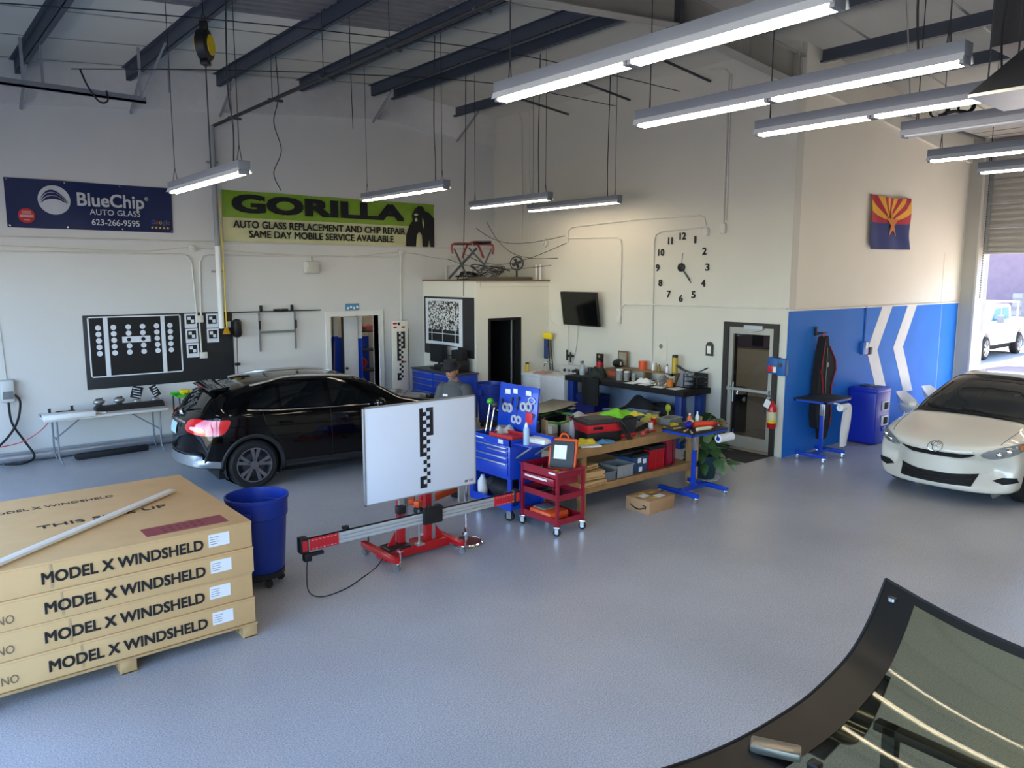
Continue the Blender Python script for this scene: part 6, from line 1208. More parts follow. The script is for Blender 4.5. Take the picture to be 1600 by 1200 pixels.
def leaf_mesh(m):
    mb = MB(); prof = [(0, .0), (.1, .42), (.25, .5), (.45, .46), (.65, .34), (.85, .16), (1.0, 0)]
    vs = []; fs = []
    for k, (t_, w_) in enumerate(prof):
        for s_ in (-1, -.5, 0, .5, 1): vs.append((t_, s_ * w_ * (1 - .18 * (k % 2) * (abs(s_) == 1)), -.25 * t_ * t_ - .12 * abs(s_) * w_ + .02))
    for k in range(len(prof) - 1):
        for j in range(4): fs.append((k * 5 + j, (k + 1) * 5 + j, (k + 1) * 5 + j + 1, k * 5 + j + 1))
    mb.add(vs, fs); me = mb.mesh('leaf'); me.materials.append(m); return me
LM = [leaf_mesh(m) for m in lf_m]; rl_ = random.Random(5)
for k in range(84):
    a = rl_.uniform(0, 2 * pi); h = rl_.uniform(.22, .95); rr_ = rl_.uniform(.08, .36) * (1.25 - .5 * h); x, y = rr_ * cos(a), rr_ * sin(a)
    if x < -.2 and h < .9: x = -.2
    if k % 3 == 0: MB().tube(curve([(0, 0, .3), (x * .4, y * .4, .3 + (h - .3) * .8), (x, y, h)], 5), .006, n=5).build('stem', lf_m[1], pl)
    o = link(bpy.data.objects.new('leaf', LM[k % 4 == 0]), pl); s_ = rl_.uniform(.13, .24); o.scale = (s_, s_ * .8, s_); o.location = (x, y, h); o.rotation_euler = (rl_.uniform(-.4, .4), rl_.uniform(-.1, .9), a + rl_.uniform(-.5, .5))
# ---------------------------------------------------------------- black bench against the clock wall
kb = thing('black_workbench', 'black-topped workbench with blue legs against the clock wall', 'workbench', (10.72, 9.48, 0))
KX, KY = .38, 1.45
MB().box((-KX, -KY, .90), (KX, KY, 1.0), .006).build('top', black_matte, kb)
for sx_ in (-.28, .26):
    for sy_ in (-1.32, 1.32): MB().box((sx_ - .07, sy_ - .07, 0), (sx_ + .07, sy_ + .07, .90), .004).build('leg', mat('navy_enamel', '14327f', .4), kb)
MB().box((-.3, -1.32, .25), (.3, .62, .29)).build('lower_shelf', MATS['navy_enamel'], kb)
MB().box((.33, -1.35, .3), (.36, 1.35, .9)).build('back_panel', mat('slate_panel', '7f8ba0', .6), kb)
KZ = 1.001
upsh = thing('bench_riser', 'low wooden riser shelf along the back of the black bench', 'shelf', (10.96, 9.35, KZ)); MB().box((-.1, -.75, .17), (.1, .75, .195), .003).build('board', mat('riser_wood', '7c6243', .6), upsh)
for yy in (-.72, 0, .72): MB().box((-.09, yy - .02, 0), (.09, yy + .02, .17)).build('riser_leg', MATS['riser_wood'], upsh)
UZ = KZ + .196
jar('orange_tub', 'orange tub standing on the riser shelf', (10.96, 9.47, UZ), .075, .16, orange_pl, orange_pl, 'tub')
for k in range(3): bottle('cream_bottle', 'pale slim bottle on the riser shelf, %s of three' % ('left', 'middle', 'right')[k], (10.96, 9.22 - .07 * k, UZ), .17 - .02 * k, .028, (white_pl, mat('tan_bottle', '9b8a55', .5), mat('ochre_bottle', '8c7434', .5))[k], (white_pl, dark_steel, dark_steel)[k])
bottle('white_glue', 'small white glue bottle at the end of the riser shelf', (10.92, 8.86, UZ), .15, .035, white_pl, black_pl)
jar('yellow_bottle', 'yellow bottle with black cap on the riser shelf', (10.96, 8.72, UZ), .055, .33, mat('ochre_yellow', 'b59a2c', .4), black_pl, 'bottle')
crumple('crumpled clear bag at the end of the riser shelf', 'clear_bag', 'bag', (10.9, 8.42, KZ), .24, .3, .28, mat('bag_grey', '8a8d92', .35), .1, 61)
pf = thing('picture_frame', 'small framed picture standing behind the clutter on the bench', 'picture', (11.05, 10.05, UZ), 0); MB().box((-.015, -.12, 0), (.015, .12, .30), .004).build('frame', mat('brown_frame', '6b553a', .5), pf); MB().box((-.018, -.09, .03), (-.015, .09, .27)).build('print', mat('grey_print', '9a927e', .7, noise=(9, .3)), pf)
hv = thing('heat_gun', 'dark power tool with white label on the wooden crate', 'power tool', (10.9, 10.05, KZ + .19), .4); MB().sph((0, 0, .08), (.17, .09, .08)).cyl((.05, 0, .02), (.12, -.02, .0), .03).build('body', black_pl, hv); MB().cb((-.05, -.085, .08), (.06, .012, .07), .004).build('label_plate', paper, hv)
cr2 = tote('wooden_crate', 'small wooden crate with red label on the black bench', 'crate', (10.82, 10.02, KZ), (.2, .36, .18), mat('crate_wood', '5f4c36', .6), None, 0, 0); MB().box((-.112, -.1, .05), (-.104, .1, .13)).build('red_label', mat('brick_red', 'a5452f', .6), cr2)
crumple('dark green bag slumped on the bench edge', 'green_bag', 'bag', (10.62, 10.28, KZ), .36, .34, .22, mat('bottle_green', '1d2a24', .8), .2, 62)
jar('red_can', 'red canister at the left end of the black bench', (10.88, 10.50, KZ), .075, .30, red_pl, black_pl, 'canister')
one('black_clock', 'small black square device on top of the red canister', 'device', MB().use(black_pl).cb((0, 0, .06), (.05, .16, .12), .006).use(mat('amber_face', 'b07a4a', .4)).cb((-.027, 0, .07), (.004, .05, .06)), None, (10.88, 10.50, KZ + .301))
bottle('clear_sprayer', 'clear spray bottle with grey trigger on the bench end', (10.62, 10.72, KZ), .27, .06, mat('clear_pl', 'a9b0b4', .2), grey_pl, True, .3)
jar('dark_jar', 'dark jar right of the clear spray bottle', (10.68, 10.56, KZ), .05, .16, black_pl, dark_steel); one('dark_drill', 'dark drill lying at the left end of the black bench', 'drill', MB().cyl((-.12, 0, .05), (.12, 0, .05), .045).cb((.04, 0, .02), (.06, .06, .04), .01), black_pl, (10.65, 10.86, KZ), 1.2)
for k in range(3): jar('clear_jar', 'clear jar of small parts on the bench middle, %s one' % ('tall left', 'middle', 'short right')[k], (10.6 + .03 * k, 9.72 - .15 * k, KZ), .065 - .012 * k, .21 - .03 * k, mat('jar_glass', '9a9690', .25, noise=(22, .4)), (paper, paper, galv)[k])
for k, (xx, yy, rz_) in enumerate(((10.50, 9.30, .1), (10.56, 9.0, -.15), (10.48, 8.65, .2), (10.52, 8.32, -.1), (10.78, 8.95, .4))): one('paper_sheet', 'loose paper sheet on the black bench, %s' % ('leftmost', 'second from left', 'third from left', 'nearest the glass door', 'under the shiny clutter')[k], 'paper', MB().box((-.14, -.11, 0), (.14, .11, .004)).box((-.12, -.1, .004), (.12, .1, .006)), paper, (xx, yy, KZ + .001), rz_)
crumple('shiny foil and metal clutter on the bench', 'foil_clutter', 'scrap', (10.66, 8.72, KZ + .008), .3, .3, .18, mat('foil', 'b4b4b2', .2, .8, noise=(12, .3)), .3, 63)
crumple('crumpled white paper on the bench middle', 'paper_wad', 'paper', (10.68, 9.18, KZ + .008), .26, .34, .09, paper, .3, 64)
jar('orange_jar', 'orange jar near the glass door end of the black bench', (10.56, 8.50, KZ + .008), .06, .14, mat('amber_orange', 'c9711f', .3), mat('amber_orange2', 'b8651c', .4))
hl = one('headlamp_chrome', 'round chrome lamp bowl on the bench', 'lamp bowl', MB().lathe([(0, 0), (.03, .0), (.09, .05), (.1, .06), (.09, .06), (.02, .015), (0, .012)], n=20), chrome, (10.75, 8.62, KZ + .17), 0)
ds = thing('paper_tray', 'black stacked letter tray beside the glass door', 'tray', (10.88, 8.2, KZ))
for k in range(3): MB().box((-.16, -.14, .03 + k * .08), (.16, .14, .036 + k * .08)).box((.15, -.14, .03 + k * .08), (.16, .14, .09 + k * .08)).build('tray_level', black_pl, ds)
for sx_ in (-.15, .15):
    for sy_ in (-.135, .135): MB().box((sx_ - .008, sy_ - .008, 0), (sx_ + .008, sy_ + .008, .25)).build('post', black_pl, ds)
one('curved_strip', 'curved dark trim strip lying over the letter tray', 'strip', MB().grid(lambda u, v: (-.05 + .1 * v, -.3 + .6 * u, .1 * (2 * u - 1) ** 2), 14, 2, .008), black_pl, (10.9, 8.3, KZ + .255), .1)
# under the black bench
tote('blue_tote', 'dark blue lidded tote under the left end of the black bench', 'tote', (10.62, 10.43, 0), (.4, .5, .66), mat('navy_tote', '131f63', .5), mat('navy_tote2', '172568', .5))
one('yellow_duster', 'yellow-green cloth on the blue tote', 'cloth', MB().grid(lambda u, v: (-.12 + .24 * u, -.14 + .28 * v, .02 + .03 * sin(6 * u + 4 * v)), 8, 8, .004), mat('mustard_cloth', 'a8a33a', .9), (10.5, 10.35, .665))
bucket('white_pail', 'square white pail with blue lettering in front of the black bench', (10.18, 9.86, 0), .15, .36, white_pl, grey_pl)
bp_ = bpy.data.objects['white_pail']; MB().lathe([(.1475, .14), (.149, .26)], n=24).build('label_band', mat('pail_blue', '6f8fae', .6), bp_)
one('black_bag', 'black bag hanging over the bench edge above the white pail', 'bag', MB().grid(lambda u, v: (-.05 - .08 * sin(pi * u), -.22 + .44 * u, -.5 * v - .02 * sin(9 * u)), 14, 8, .06), black_matte, (10.31, 10.15, 1.03))
crumple('heap of dark bags on the lower shelf of the black bench', 'dark_bags', 'bags', (10.66, 9.1, .30), .5, 1.5, .45, mat('charcoal_bag', '222327', .8, noise=(7, .3)), 0, 66)
one('yellow_tag', 'small yellow-green plastic tool hanging below the bench', 'tool', MB().sph((0, 0, .06), (.03, .06, .07)).cyl((0, 0, -.1), (0, 0, .02), .015), mat('lime_tool', 'b5bb3a', .5), (10.36, 8.36, .62))
# ---------------------------------------------------------------- washer and laundry sink
wsr = thing('washing_machine', 'white top-loading washing machine with dial panel left of the black bench', 'washing machine', (10.72, 11.33, 0))
MB().box((-.34, -.34, .02), (.34, .34, .92), .015).build('cabinet', mat('white_enamel', 'd4d6d6', .3), wsr); MB().box((-.28, -.29, .92), (.18, .29, .935), .006).build('lid', MATS['white_enamel'], wsr)
MB().prism([(.20, .92), (.34, .92), (.34, 1.09), (.30, 1.10), (.24, 1.06)], -.33, .33, 'y').build('control_panel', mat('panel_grey', 'b9b8b4', .4), wsr)
for k in range(4): MB().cyl((.215 + .0, .22 - .13 * k, 1.0), (.185, .22 - .13 * k, .99), .032, n=16).build('dial', (dark_steel, grey_pl, dark_steel, dark_steel)[k], wsr)
snk = thing('laundry_sink', 'white plastic laundry sink beside the washing machine', 'sink', (10.66, 11.97, 0)); MB().box((-.3, -.28, .48), (.3, .28, .9), .03).build('basin', white_pl, snk); MB().box((-.32, -.30, .86), (.32, .30, .93), .02).build('rim', white_pl, snk)
for sx_ in (-.25, .25):
    for sy_ in (-.23, .23): MB().cyl((sx_, sy_, 0), (sx_, sy_, .5), .022).build('leg', white_pl, snk)
MB().tube(curve([(.26, 0, .93), (.26, 0, 1.08), (.16, 0, 1.14), (.06, 0, 1.06)], 6), .013).cyl((.26, -.08, .95), (.26, .08, .95), .015).build('tap', chrome, snk)
jar('yellow_soap', 'yellow soap bottle with black pump on the sink corner', (10.44, 12.18, .931), .04, .2, mat('soap_yellow', 'c9a51f', .35), black_pl, 'bottle')
crumple('pinkish rags piled on the sink rim', 'rag_pile', 'rags', (10.56, 11.82, .931), .3, .3, .05, mat('pink_grey_rag', 'b08a80', .9), .1, 67)
mp = thing('leaning_mop', 'yellow mop head with blue cloth leaning in the corner by the sink', 'mop', (11.03, 12.12, .94)); MB().cb((-.02, .06, .72), (.06, .3, .14), .03).build('head', yellow_pl, mp); MB().cyl((.0, .0, .0), (-.0, .06, .68), .012).cyl((.0, -.1, .0), (.02, .02, .66), .012).build('handle', black_pl, mp); MB().grid(lambda u, v: (-.06 - .03 * sin(5 * u), .0 + .16 * u, .66 - .42 * v), 8, 6, .03).build('blue_cloth', mat('navy_cloth', '2d3c68', .9), mp)
wv = thing('water_valve', 'dark hose valves on the wall above the washing machine', 'valve', (11.12, 11.58, 1.28)); MB().cb((-.02, 0, 0), (.04, .22, .05), .01).cyl((-.04, .07, -.1), (-.04, .07, .12), .018).cyl((-.04, -.04, -.14), (-.04, -.04, .08), .018).build('body', black_pl, wv)
# ---------------------------------------------------------------- blue tool chest and electronics
tch = thing('blue_tool_chest', 'wide blue tool chest with silver drawer pulls by the target panel', 'tool chest', (8.88, 12.98, 0))
MB().box((-.25, -.82, .12), (.25, .82, 1.0), .006).build('cabinet', blue_paint, tch); MB().box((-.27, -.84, .99), (.27, .84, 1.02), .005).build('top_mat', dark_steel, tch)
for j, (a, b_) in enumerate(((-.80, .0), (.02, .80))):
    for z0, z1 in ((.16, .42), (.43, .58), (.59, .72), (.73, .84), (.85, .97)):
        d_ = MB().box((-.262, a, z0), (-.25, b_, z1), .002).build('drawer', blue_paint, tch); MB().box((-.278, a + .02, z1 - .025), (-.262, b_ - .02, z1 - .008), .002).build('drawer_pull', alu, d_)
for sx_ in (-.18, .18):
    for sy_ in (-.7, .7): caster(tch, sx_, sy_, .045, rubber, 0, .12)
mn = thing('black_monitor', 'black monitor standing on the blue tool chest', 'monitor', (8.95, 13.30, 1.02)); MB().box((.0, -.3, .12), (.04, .3, .5), .008).build('panel', black_pl, mn); MB().box((-.004, -.28, .14), (.0, .28, .48)).build('screen', MATS['dark_screen'], mn); MB().cyl((.03, 0, .0), (.03, 0, .2), .03).cb((.0, 0, .01), (.2, .3, .02), .005).build('foot', black_pl, mn)
prn = thing('black_printer', 'black printer in front of the speckled target on the tool chest', 'printer', (8.88, 12.55, 1.02)); MB().cb((0, 0, .12), (.36, .42, .24), .02).build('body', black_pl, prn); MB().cb((.08, 0, .33), (.16, .36, .2), .02).build('scanner_lid', black_matte, prn); MB().cb((-.185, 0, .09), (.01, .3, .05), .003).build('paper_slot', grey_pl, prn)
one('black_case', 'flat black case at the end of the tool chest top', 'case', MB().cb((0, 0, .06), (.3, .3, .12), .02).cb((-.155, 0, .06), (.012, .1, .03), .004), black_pl, (8.86, 12.95, 1.02), .1)
tt = thing('tall_target', 'tall narrow white target board with code pattern and red marks', 'target', (8.22, 13.6, 0), RAD(4)); MB().box((-.2, -.012, .52), (.2, 0, 2.02), .003).build('board', mat('ivory_board', 'd9d8cf', .5), tt); code_print(tt, .02, 1.80, .05, -.0125)
for xx, zz, w_ in ((-.12, 1.97, .10), (-.12, 1.89, .08), (.08, 1.89, .08), (.1, 1.17, .07)): MB().box((xx - w_ / 2, -.016, zz - .018), (xx + w_ / 2, -.012, zz + .018)).build('red_mark', red_pl, tt)
MB().cb((-.03, -.02, 1.96), (.04, .02, .06), .006).build('clip', black_pl, tt); MB().box((.05, .02, 0), (.24, .06, 1.85), .004).build('black_backing', black_matte, tt); MB().box((-.2, -.14, 0), (.26, .2, .03), .005).build('foot_plate', black_pl, tt)
# ---------------------------------------------------------------- on the bathroom box roof
fs_ = thing('folding_stand', 'red and black folding stand on the bathroom roof', 'stand', (9.50, 12.80, 2.872), RAD(-38))
for yy in (-.18, .18):
    MB().cyl((-.5, yy, .0), (.08, yy, .62), .018).cyl((.5, yy, .0), (-.08 + .0, yy, .62), .018).cyl((-.1, yy, 0), (-.38, yy, .6), .014).cyl((.1, yy, 0), (.38, yy, .6), .014).build('leg', dark_steel, fs_)
MB().tube(curve([(-.40, -.18, .50), (-.42, -.18, .62), (-.36, -.18, .70), (.0, -.18, .70)], 6), .022).tube(curve([(.40, .18, .50), (.42, .18, .62), (.36, .18, .70), (0, .18, .70)], 6), .022).tube(curve([(-.22, .0, .42), (-.12, .0, .66), (.0, 0, .74), (.12, 0, .66), (.22, 0, .42)], 6), .022).build('red_tube', mat('dark_red_tube', '7c1620', .4), fs_)
MB().cb((-.2, 0, .70), (.36, .4, .035), .012).cb((.2, 0, .74), (.36, .4, .035), .012).build('black_top', black_pl, fs_)
rw_ = random.Random(3)
def tangle(label, c, spread, nloop, m, name='wire_tangle', r=.008):
    mb = MB(); P = []
    for k in range(nloop * 5): a = k * 1.3; P.append((c[0] + spread[0] * cos(a) * rw_.uniform(.4, 1), c[1] + spread[1] * sin(a) * rw_.uniform(.4, 1), c[2] + rw_.uniform(0, spread[2])))
    return one(name, label, 'wires', mb.tube(curve(P, 4), r, n=5), m)
tangle('tangle of grey wire heaped on the bathroom roof', (10.0, 12.9, 2.86), (.5, .35, .3), 7, wire_dk); tangle('coil of dark cable behind the folding stand', (9.9, 13.5, 2.86), (.35, .3, .16), 6, rubber, 'cable_heap', .012)
fn = thing('desk_fan', 'small dark round fan on the bathroom roof', 'fan', (10.42, 12.5, 2.85), RAD(-30)); MB().tube(arc((0, 0, .34), .14, 0, 360, 22, 'xz')[:-1], .012, closed=True).tube(arc((0, .05, .34), .13, 0, 360, 22, 'xz')[:-1], .010, closed=True).build('guard', dark_steel, fn)
for k in range(8): a = k * pi / 4; MB().cyl((0, -.01, .34), (.14 * cos(a), -.01, .34 + .14 * sin(a)), .004, n=4).build('guard_wire', dark_steel, fn)
for k in range(4): a = k * pi / 2 + .4; MB().cb((.06 * cos(a), .02, .34 + .06 * sin(a)), (.09, .012, .05), .004, R=Matrix.Rotation(-a, 3, 'Y')).build('blade', black_pl, fn)
MB().cyl((0, .02, 0), (0, .02, .2), .02).cyl((0, .02, 0), (0, .02, .02), .12, n=20).sph((0, .06, .34), .05).build('base', black_pl, fn)
one('dark_plank', 'dark plank lying along the bathroom roof', 'plank', MB().box((-.75, -.1, 0), (.75, .1, .06), .004).box((-.7, .1, 0), (.7, .16, .03)), mat('dark_grey_plank', '4a4640', .7), (9.95, 12.42, 2.851), 0)
for k, (p0, p1, s_) in enumerate((((10.9, 14.15, 4.15), (11.12, 12.0, 3.3), .3), ((10.2, 14.15, 3.45), (11.12, 11.75, 3.6), .35), ((10.6, 14.15, 4.0), (11.12, 11.8, 3.75), .25), ((9.8, 14.15, 3.3), (11.12, 12.2, 3.15), .15))):
    a, b_ = Vector(p0), Vector(p1); P = [a.lerp(b_, t_) - Vector((.25 * sin(pi * t_), 0, s_ * sin(pi * t_))) for t_ in (0, .25, .5, .75, 1)]; cable('loose grey wire sagging across the corner above the bathroom, %s of four' % ('steepest', 'second', 'third', 'lowest')[k], P, .006, wire_dk, 'sagging_wire', group='sagging corner wires')
straight('white conduit stub on the wall behind the bathroom roof', [(9.78, 14.17, 2.86), (9.78, 14.17, 3.16), (10.3, 14.17, 3.16)], .014)
straight('bent white conduit rising right of the folding stand', [(10.12, 14.15, 2.86), (10.12, 14.15, 3.3), (10.06, 14.15, 3.36), (9.9, 14.15, 3.36)], .02)
for k, yy in enumerate((12.55, 12.42)): one('white_stub_pipe', 'white stub pipe at the wall end of the bathroom roof, %s one' % ('rear', 'front')[k], 'pipe', MB().cyl((0, 0, 0), (0, 0, .32), .02).cyl((0, 0, .0), (0, 0, .02), .035), white_pl, (11.0, yy, 2.852))
# ---------------------------------------------------------------- things along the blue wall
s2 = glass_stand('blue stand with black pad standing by the blue wall', (11.62, 6.25, 0), RAD(0), 1.0, .80, .54, pad, .26)
pr2 = thing('paper_towel_roll', 'large paper towel sheet hanging from the stand by the blue wall', 'paper towel', (11.52, 5.90, .88), 0); MB().cyl((-.02, 0, 0), (.24, 0, 0), .055, n=22).build('roll', rollm, pr2); MB().grid(lambda u, v: (0.0 + .22 * u, -.055 + .03 * v + .02 * sin(4 * u + 3 * v), 0 - .62 * v), 8, 10, .004).build('hanging_sheet', rollm, pr2); MB().tube([(-.04, 0, 0), (-.04, .0, .06), (-.04, .1, .07)], .012).build('holder', white_pl, pr2)
cv = thing('seat_cover', 'black fabric seat cover with red piping hung on a wall hook', 'seat cover', (12.03, 6.52, 1.15))
Pv = [(-.05, .78), (.05, .80), (.10, .62), (.30, .40), (.34, .22), (.24, .02), (.22, -.2), (.26, -.5), (.24, -.72), (.16, -.92), (.05, -.95), (.03, -.78), (-.16, -.72), (-.22, -.5), (-.20, -.15), (-.19, .1), (-.12, .5)]
MB().prism(Pv, -.06, .07).build('fabric', mat('black_fabric', '121214', .85, noise=(20, .2)), cv)
MB().tube([(x, -.066, z) for x, z in Pv[2:9]], .01).tube(curve([(-.05, -.066, .7), (-.12, -.066, .2), (-.05, -.066, -.1), (-.08, -.066, -.5)], 6), .008).tube(curve([(-.18, -.066, .25), (-.05, -.066, .02), (-.1, -.066, -.3)], 5), .008).build('red_piping', mat('dark_red', '8e1c26', .6), cv)
MB().cyl((.06, -.07, .32), (.06, -.062, .32), .04, n=14).build('badge', grey_pl, cv); MB().tube([(.0, 0, .78), (.01, .0, .86)], .02).build('strap', red_pl, cv)
MB().tube(curve([(.03, -.066, .6), (.02, -.07, .0), (.05, -.066, -.6)], 6), .006).build('seam_line', grey_pl, cv)
hk = thing('coat_hook', 'dark coat hook on the blue wall above the seat cover', 'hook', (12.0, 6.62, 2.0)); MB().cb((-.05, 0, .02), (.05, .04, .14), .006).cyl((-.02, -.02, .0), (.2, -.06, -.01), .010).cyl((0, 0, -.03), (.03, -.12, .0), .010).build('bracket', black_pl, hk)
sv = thing('service_bin', 'blue square waste and towel station against the blue wall', 'service bin', (13.45, 6.36, 0))
MB().box((-.28, -.24, .02), (.28, .26, .94), .03).build('cabinet', mat('royal_blue_pl', '1b2fae', .35), sv); MB().box((-.29, -.25, .90), (.29, .27, 1.0), .04).build('hood', MATS['royal_blue_pl'], sv); MB().box((-.14, -.14, .995), (.14, .14, 1.012), .006).build('top_opening', black_pl, sv)
for zz in (.68, .42): MB().cb((.06, -.252, zz), (.22, .03, .18), .01).build('dispenser_frame', white_pl, sv); MB().cb((.06, -.268, zz), (.15, .01, .12), .004).build('dispenser_slot', black_matte, sv)
MB().cb((.06, -.25, .27), (.18, .02, .08), .008).build('squeegee_tray', MATS['royal_blue_pl'], sv)
def shell_chair(label, loc, rz):
    t = thing('shell_chair', label, 'chair', loc, rz, 'white shell chairs by the blue wall')
    def sf(u, v):
        e = abs(2 * u - 1)
        if v < .5: t_ = v / .5; return ((u - .5) * (.40 + .06 * t_), -.22 + .40 * t_, .44 - .02 * sin(pi * t_) + .10 * e ** 3 + .08 * e * e * t_)
        t_ = (v - .5) / .5; return ((u - .5) * (.46 - .14 * t_ ** 3), .18 + .10 * t_ - .16 * e ** 2 * (1 - t_ * .7), .44 + .36 * t_ + .18 * e * e * (1 - t_))
    MB().grid(sf, 14, 18, .012).build('shell', white_pl, t)
    for sx_ in (-.18, .18):
        for sy_ in (-.16, .14): MB().cyl((sx_ * .6, sy_ * .6, .45), (sx_ * 1.15, sy_ * 1.2, 0), .012).build('leg', chrome, t)
    return t
shell_chair('white shell chair nearer the service bin', (14.62, 6.12, 0), RAD(0)); shell_chair('white shell chair nearer the overhead door', (15.75, 6.14, 0), RAD(-5))
# ---------------------------------------------------------------- folding table and left corner
ft = thing('folding_table', 'white folding table with grey legs along the banner wall', 'table', (2.72, 13.72, 0))
MB().box((-.9, -.34, .70), (.9, .34, .745), .015).build('table_top', mat('table_white', 'c9c9c6', .5), ft)
for sx_ in (-.72, .78):
    for sy_ in (-.22, .22): MB().tube([(sx_, sy_, .70), (sx_, sy_, .12), (sx_ + .04, sy_ * 1.15, 0)], .014).build('leg', steel_grey, ft)
    MB().cyl((sx_, -.22, .38), (sx_, .22, .38), .011).build('cross_bar', steel_grey, ft); MB().cyl((sx_, 0, .38), (sx_ * .45, 0, .69), .011).build('folding_brace', steel_grey, ft)
TZ = .746
ra = one('red_cable_heap', 'dark red cables heaped at the end of the folding table', 'cables', MB().tube(curve([(.16 * cos(k * 1.4) * (.5 + .1 * (k % 4)), .12 * sin(k * 1.4), .012 + .008 * (k % 6)) for k in range(26)], 4), .011, n=5), mat('maroon_cable', '5a1c22', .6), (2.15, 13.66, TZ))
one('black_clamp', 'black cup of the heap of cables, near the charger', 'suction cup', MB().lathe([(.06, 0), (.05, .03), (.02, .05), (.02, .1), (.03, .11)], n=14), black_pl, (1.95, 13.75, TZ)); one('black_clamp', 'black cup of the heap of cables, nearer the window mouldings', 'suction cup', MB().lathe([(.06, 0), (.05, .03), (.02, .05), (.02, .1), (.03, .11)], n=14), black_pl, (2.28, 13.86, TZ))
one('grey_tray', 'flat dark green tray on the end of the folding table', 'tray', MB().cb((0, 0, .012), (.3, .26, .024), .006).cb((0, 0, .026), (.24, .2, .006), .002), mat('dark_green_tray', '2f3a35', .6), (1.98, 13.62, TZ), .1)
tbx = one('long_moulding', 'bundle of long black mouldings lying on the folding table', 'moulding', MB().prism([(-.1, 0), (.1, 0), (.09, .06), (.02, .09), (-.08, .07)], -.52, .52, 'x'), mat('black_moulding', '141518', .5, noise=(10, .2)), (3.10, 13.72, TZ), RAD(2))
one('white_batten', 'white batten slanting across the table', 'batten', MB().cb((0, 0, .012), (.5, .05, .02), .004), white_pl, (2.5, 13.60, TZ), RAD(-40))
one('pale_box_lid', 'shallow white box on the near side of the table', 'box', MB().box((-.35, -.12, 0), (.35, .12, .07), .008).box((-.34, -.11, .07), (.34, .11, .078), .003), white_pl, (2.16, 13.42, TZ), .02)
for k, xx in enumerate((2.68, 2.98)): 
    o = thing('suction_lifter', 'silver suction lifter standing on the table, %s one' % ('left', 'middle')[k], 'lifter', (xx, 13.88, TZ + .08)); MB().sph((0, 0, .05), (.09, .06, .05)).build('cup', galv, o); MB().cb((.0, 0, -.04), (.1, .08, .08), .01).build('base', dark_steel, o); MB().cyl((-.05, 0, .09), (.05, 0, .1), .012).build('handle', black_pl, o)
for k, (xx, a) in enumerate(((3.26, .3), (3.55, -.45))):
    o = thing('coded_card', 'small black and white coded card on a clamp, %s one' % ('larger', 'smaller tilted')[k], 'card', (xx, 13.90, TZ + .09)); MB().cb((0, 0, .14), (.17 - .05 * k, .01, .2), .002, R=Matrix.Rotation(a, 3, 'Y')).build('card', ink, o)
    for j in range(4): MB().cb((.02 * sin(a) * 0, -.007, .07 + .045 * j), (.12 - .04 * k, .004, .014), 0, R=Matrix.Rotation(a, 3, 'Y')).build('white_mark', wp, o)
    MB().cb((0, 0, -.03), (.12, .1, .12), .02).build('clamp', galv, o)
dc = MB()
pts = [(-1.4 + .1 * i, 14.02 - .05 * sin(i * .25), .075) for i in range(58)]
dct = MB().tube([(-1.4 + .025 * i, 14.10 - .012 * sin(i * .06), .085) for i in range(220)], [.075 + .008 * (i % 2) for i in range(220)], n=12)
one('flexible_duct', 'silver ribbed flexible duct along the foot of the banner wall', 'duct', dct, mat('foil_duct', 'b6bbc4', .3, .7))
one('black_tube_roll', 'long black roll lying on the floor under the table', 'roll', MB().box((-.55, -.06, 0), (.55, .06, .1), .03).cyl((-.56, 0, .05), (-.55, 0, .05), .03, n=12), mat('roll_black', '141519', .7), (2.80, 13.72, .001), RAD(3))
cable('red cable drooping from the table to the floor', [(1.95, 13.5, .75), (1.75, 13.5, .55), (1.5, 13.6, .40), (1.1, 13.6, .36)], .008, red_pl)
gc = thing('green_cart', 'slim cart with green tray top behind the black car', 'cart', (4.12, 13.55, 0))
MB().box((-.36, -.2, .90), (.36, .2, .92)).box((-.36, -.21, .90), (.36, -.2, .95)).box((-.36, .2, .90), (.36, .21, .95)).box((.35, -.2, .84), (.37, .2, .95)).build('tray', green_pl, gc)
for sx_ in (-.33, .33):
    for sy_ in (-.18, .18): MB().cyl((sx_, sy_, .06), (sx_, sy_, .90), .013).build('post', black_pl, gc); caster(gc, sx_, sy_, .03, rubber, 0, .07)
MB().box((-.35, -.2, .2), (.35, .2, .22)).box((-.35, -.2, .5), (.35, .2, .515)).build('shelf', black_pl, gc)
for k, (xx, mm, w_) in enumerate(((-.2, yellow_pl, .14), (.02, black_pl, .16), (.22, orange_pl, .1))): one('power_drill', 'cordless tool on the green cart tray, %s' % ('yellow one', 'black one', 'orange one')[k], 'drill', MB().cb((0, 0, .05), (w_, .08, .07), .02).cyl((w_ / 2, 0, .055), (w_ / 2 + .06, 0, .055), .02).cb((-.02, 0, .02), (.05, .05, .04), .01), mm, (4.12 + xx, 13.55, .921), .3 * k)
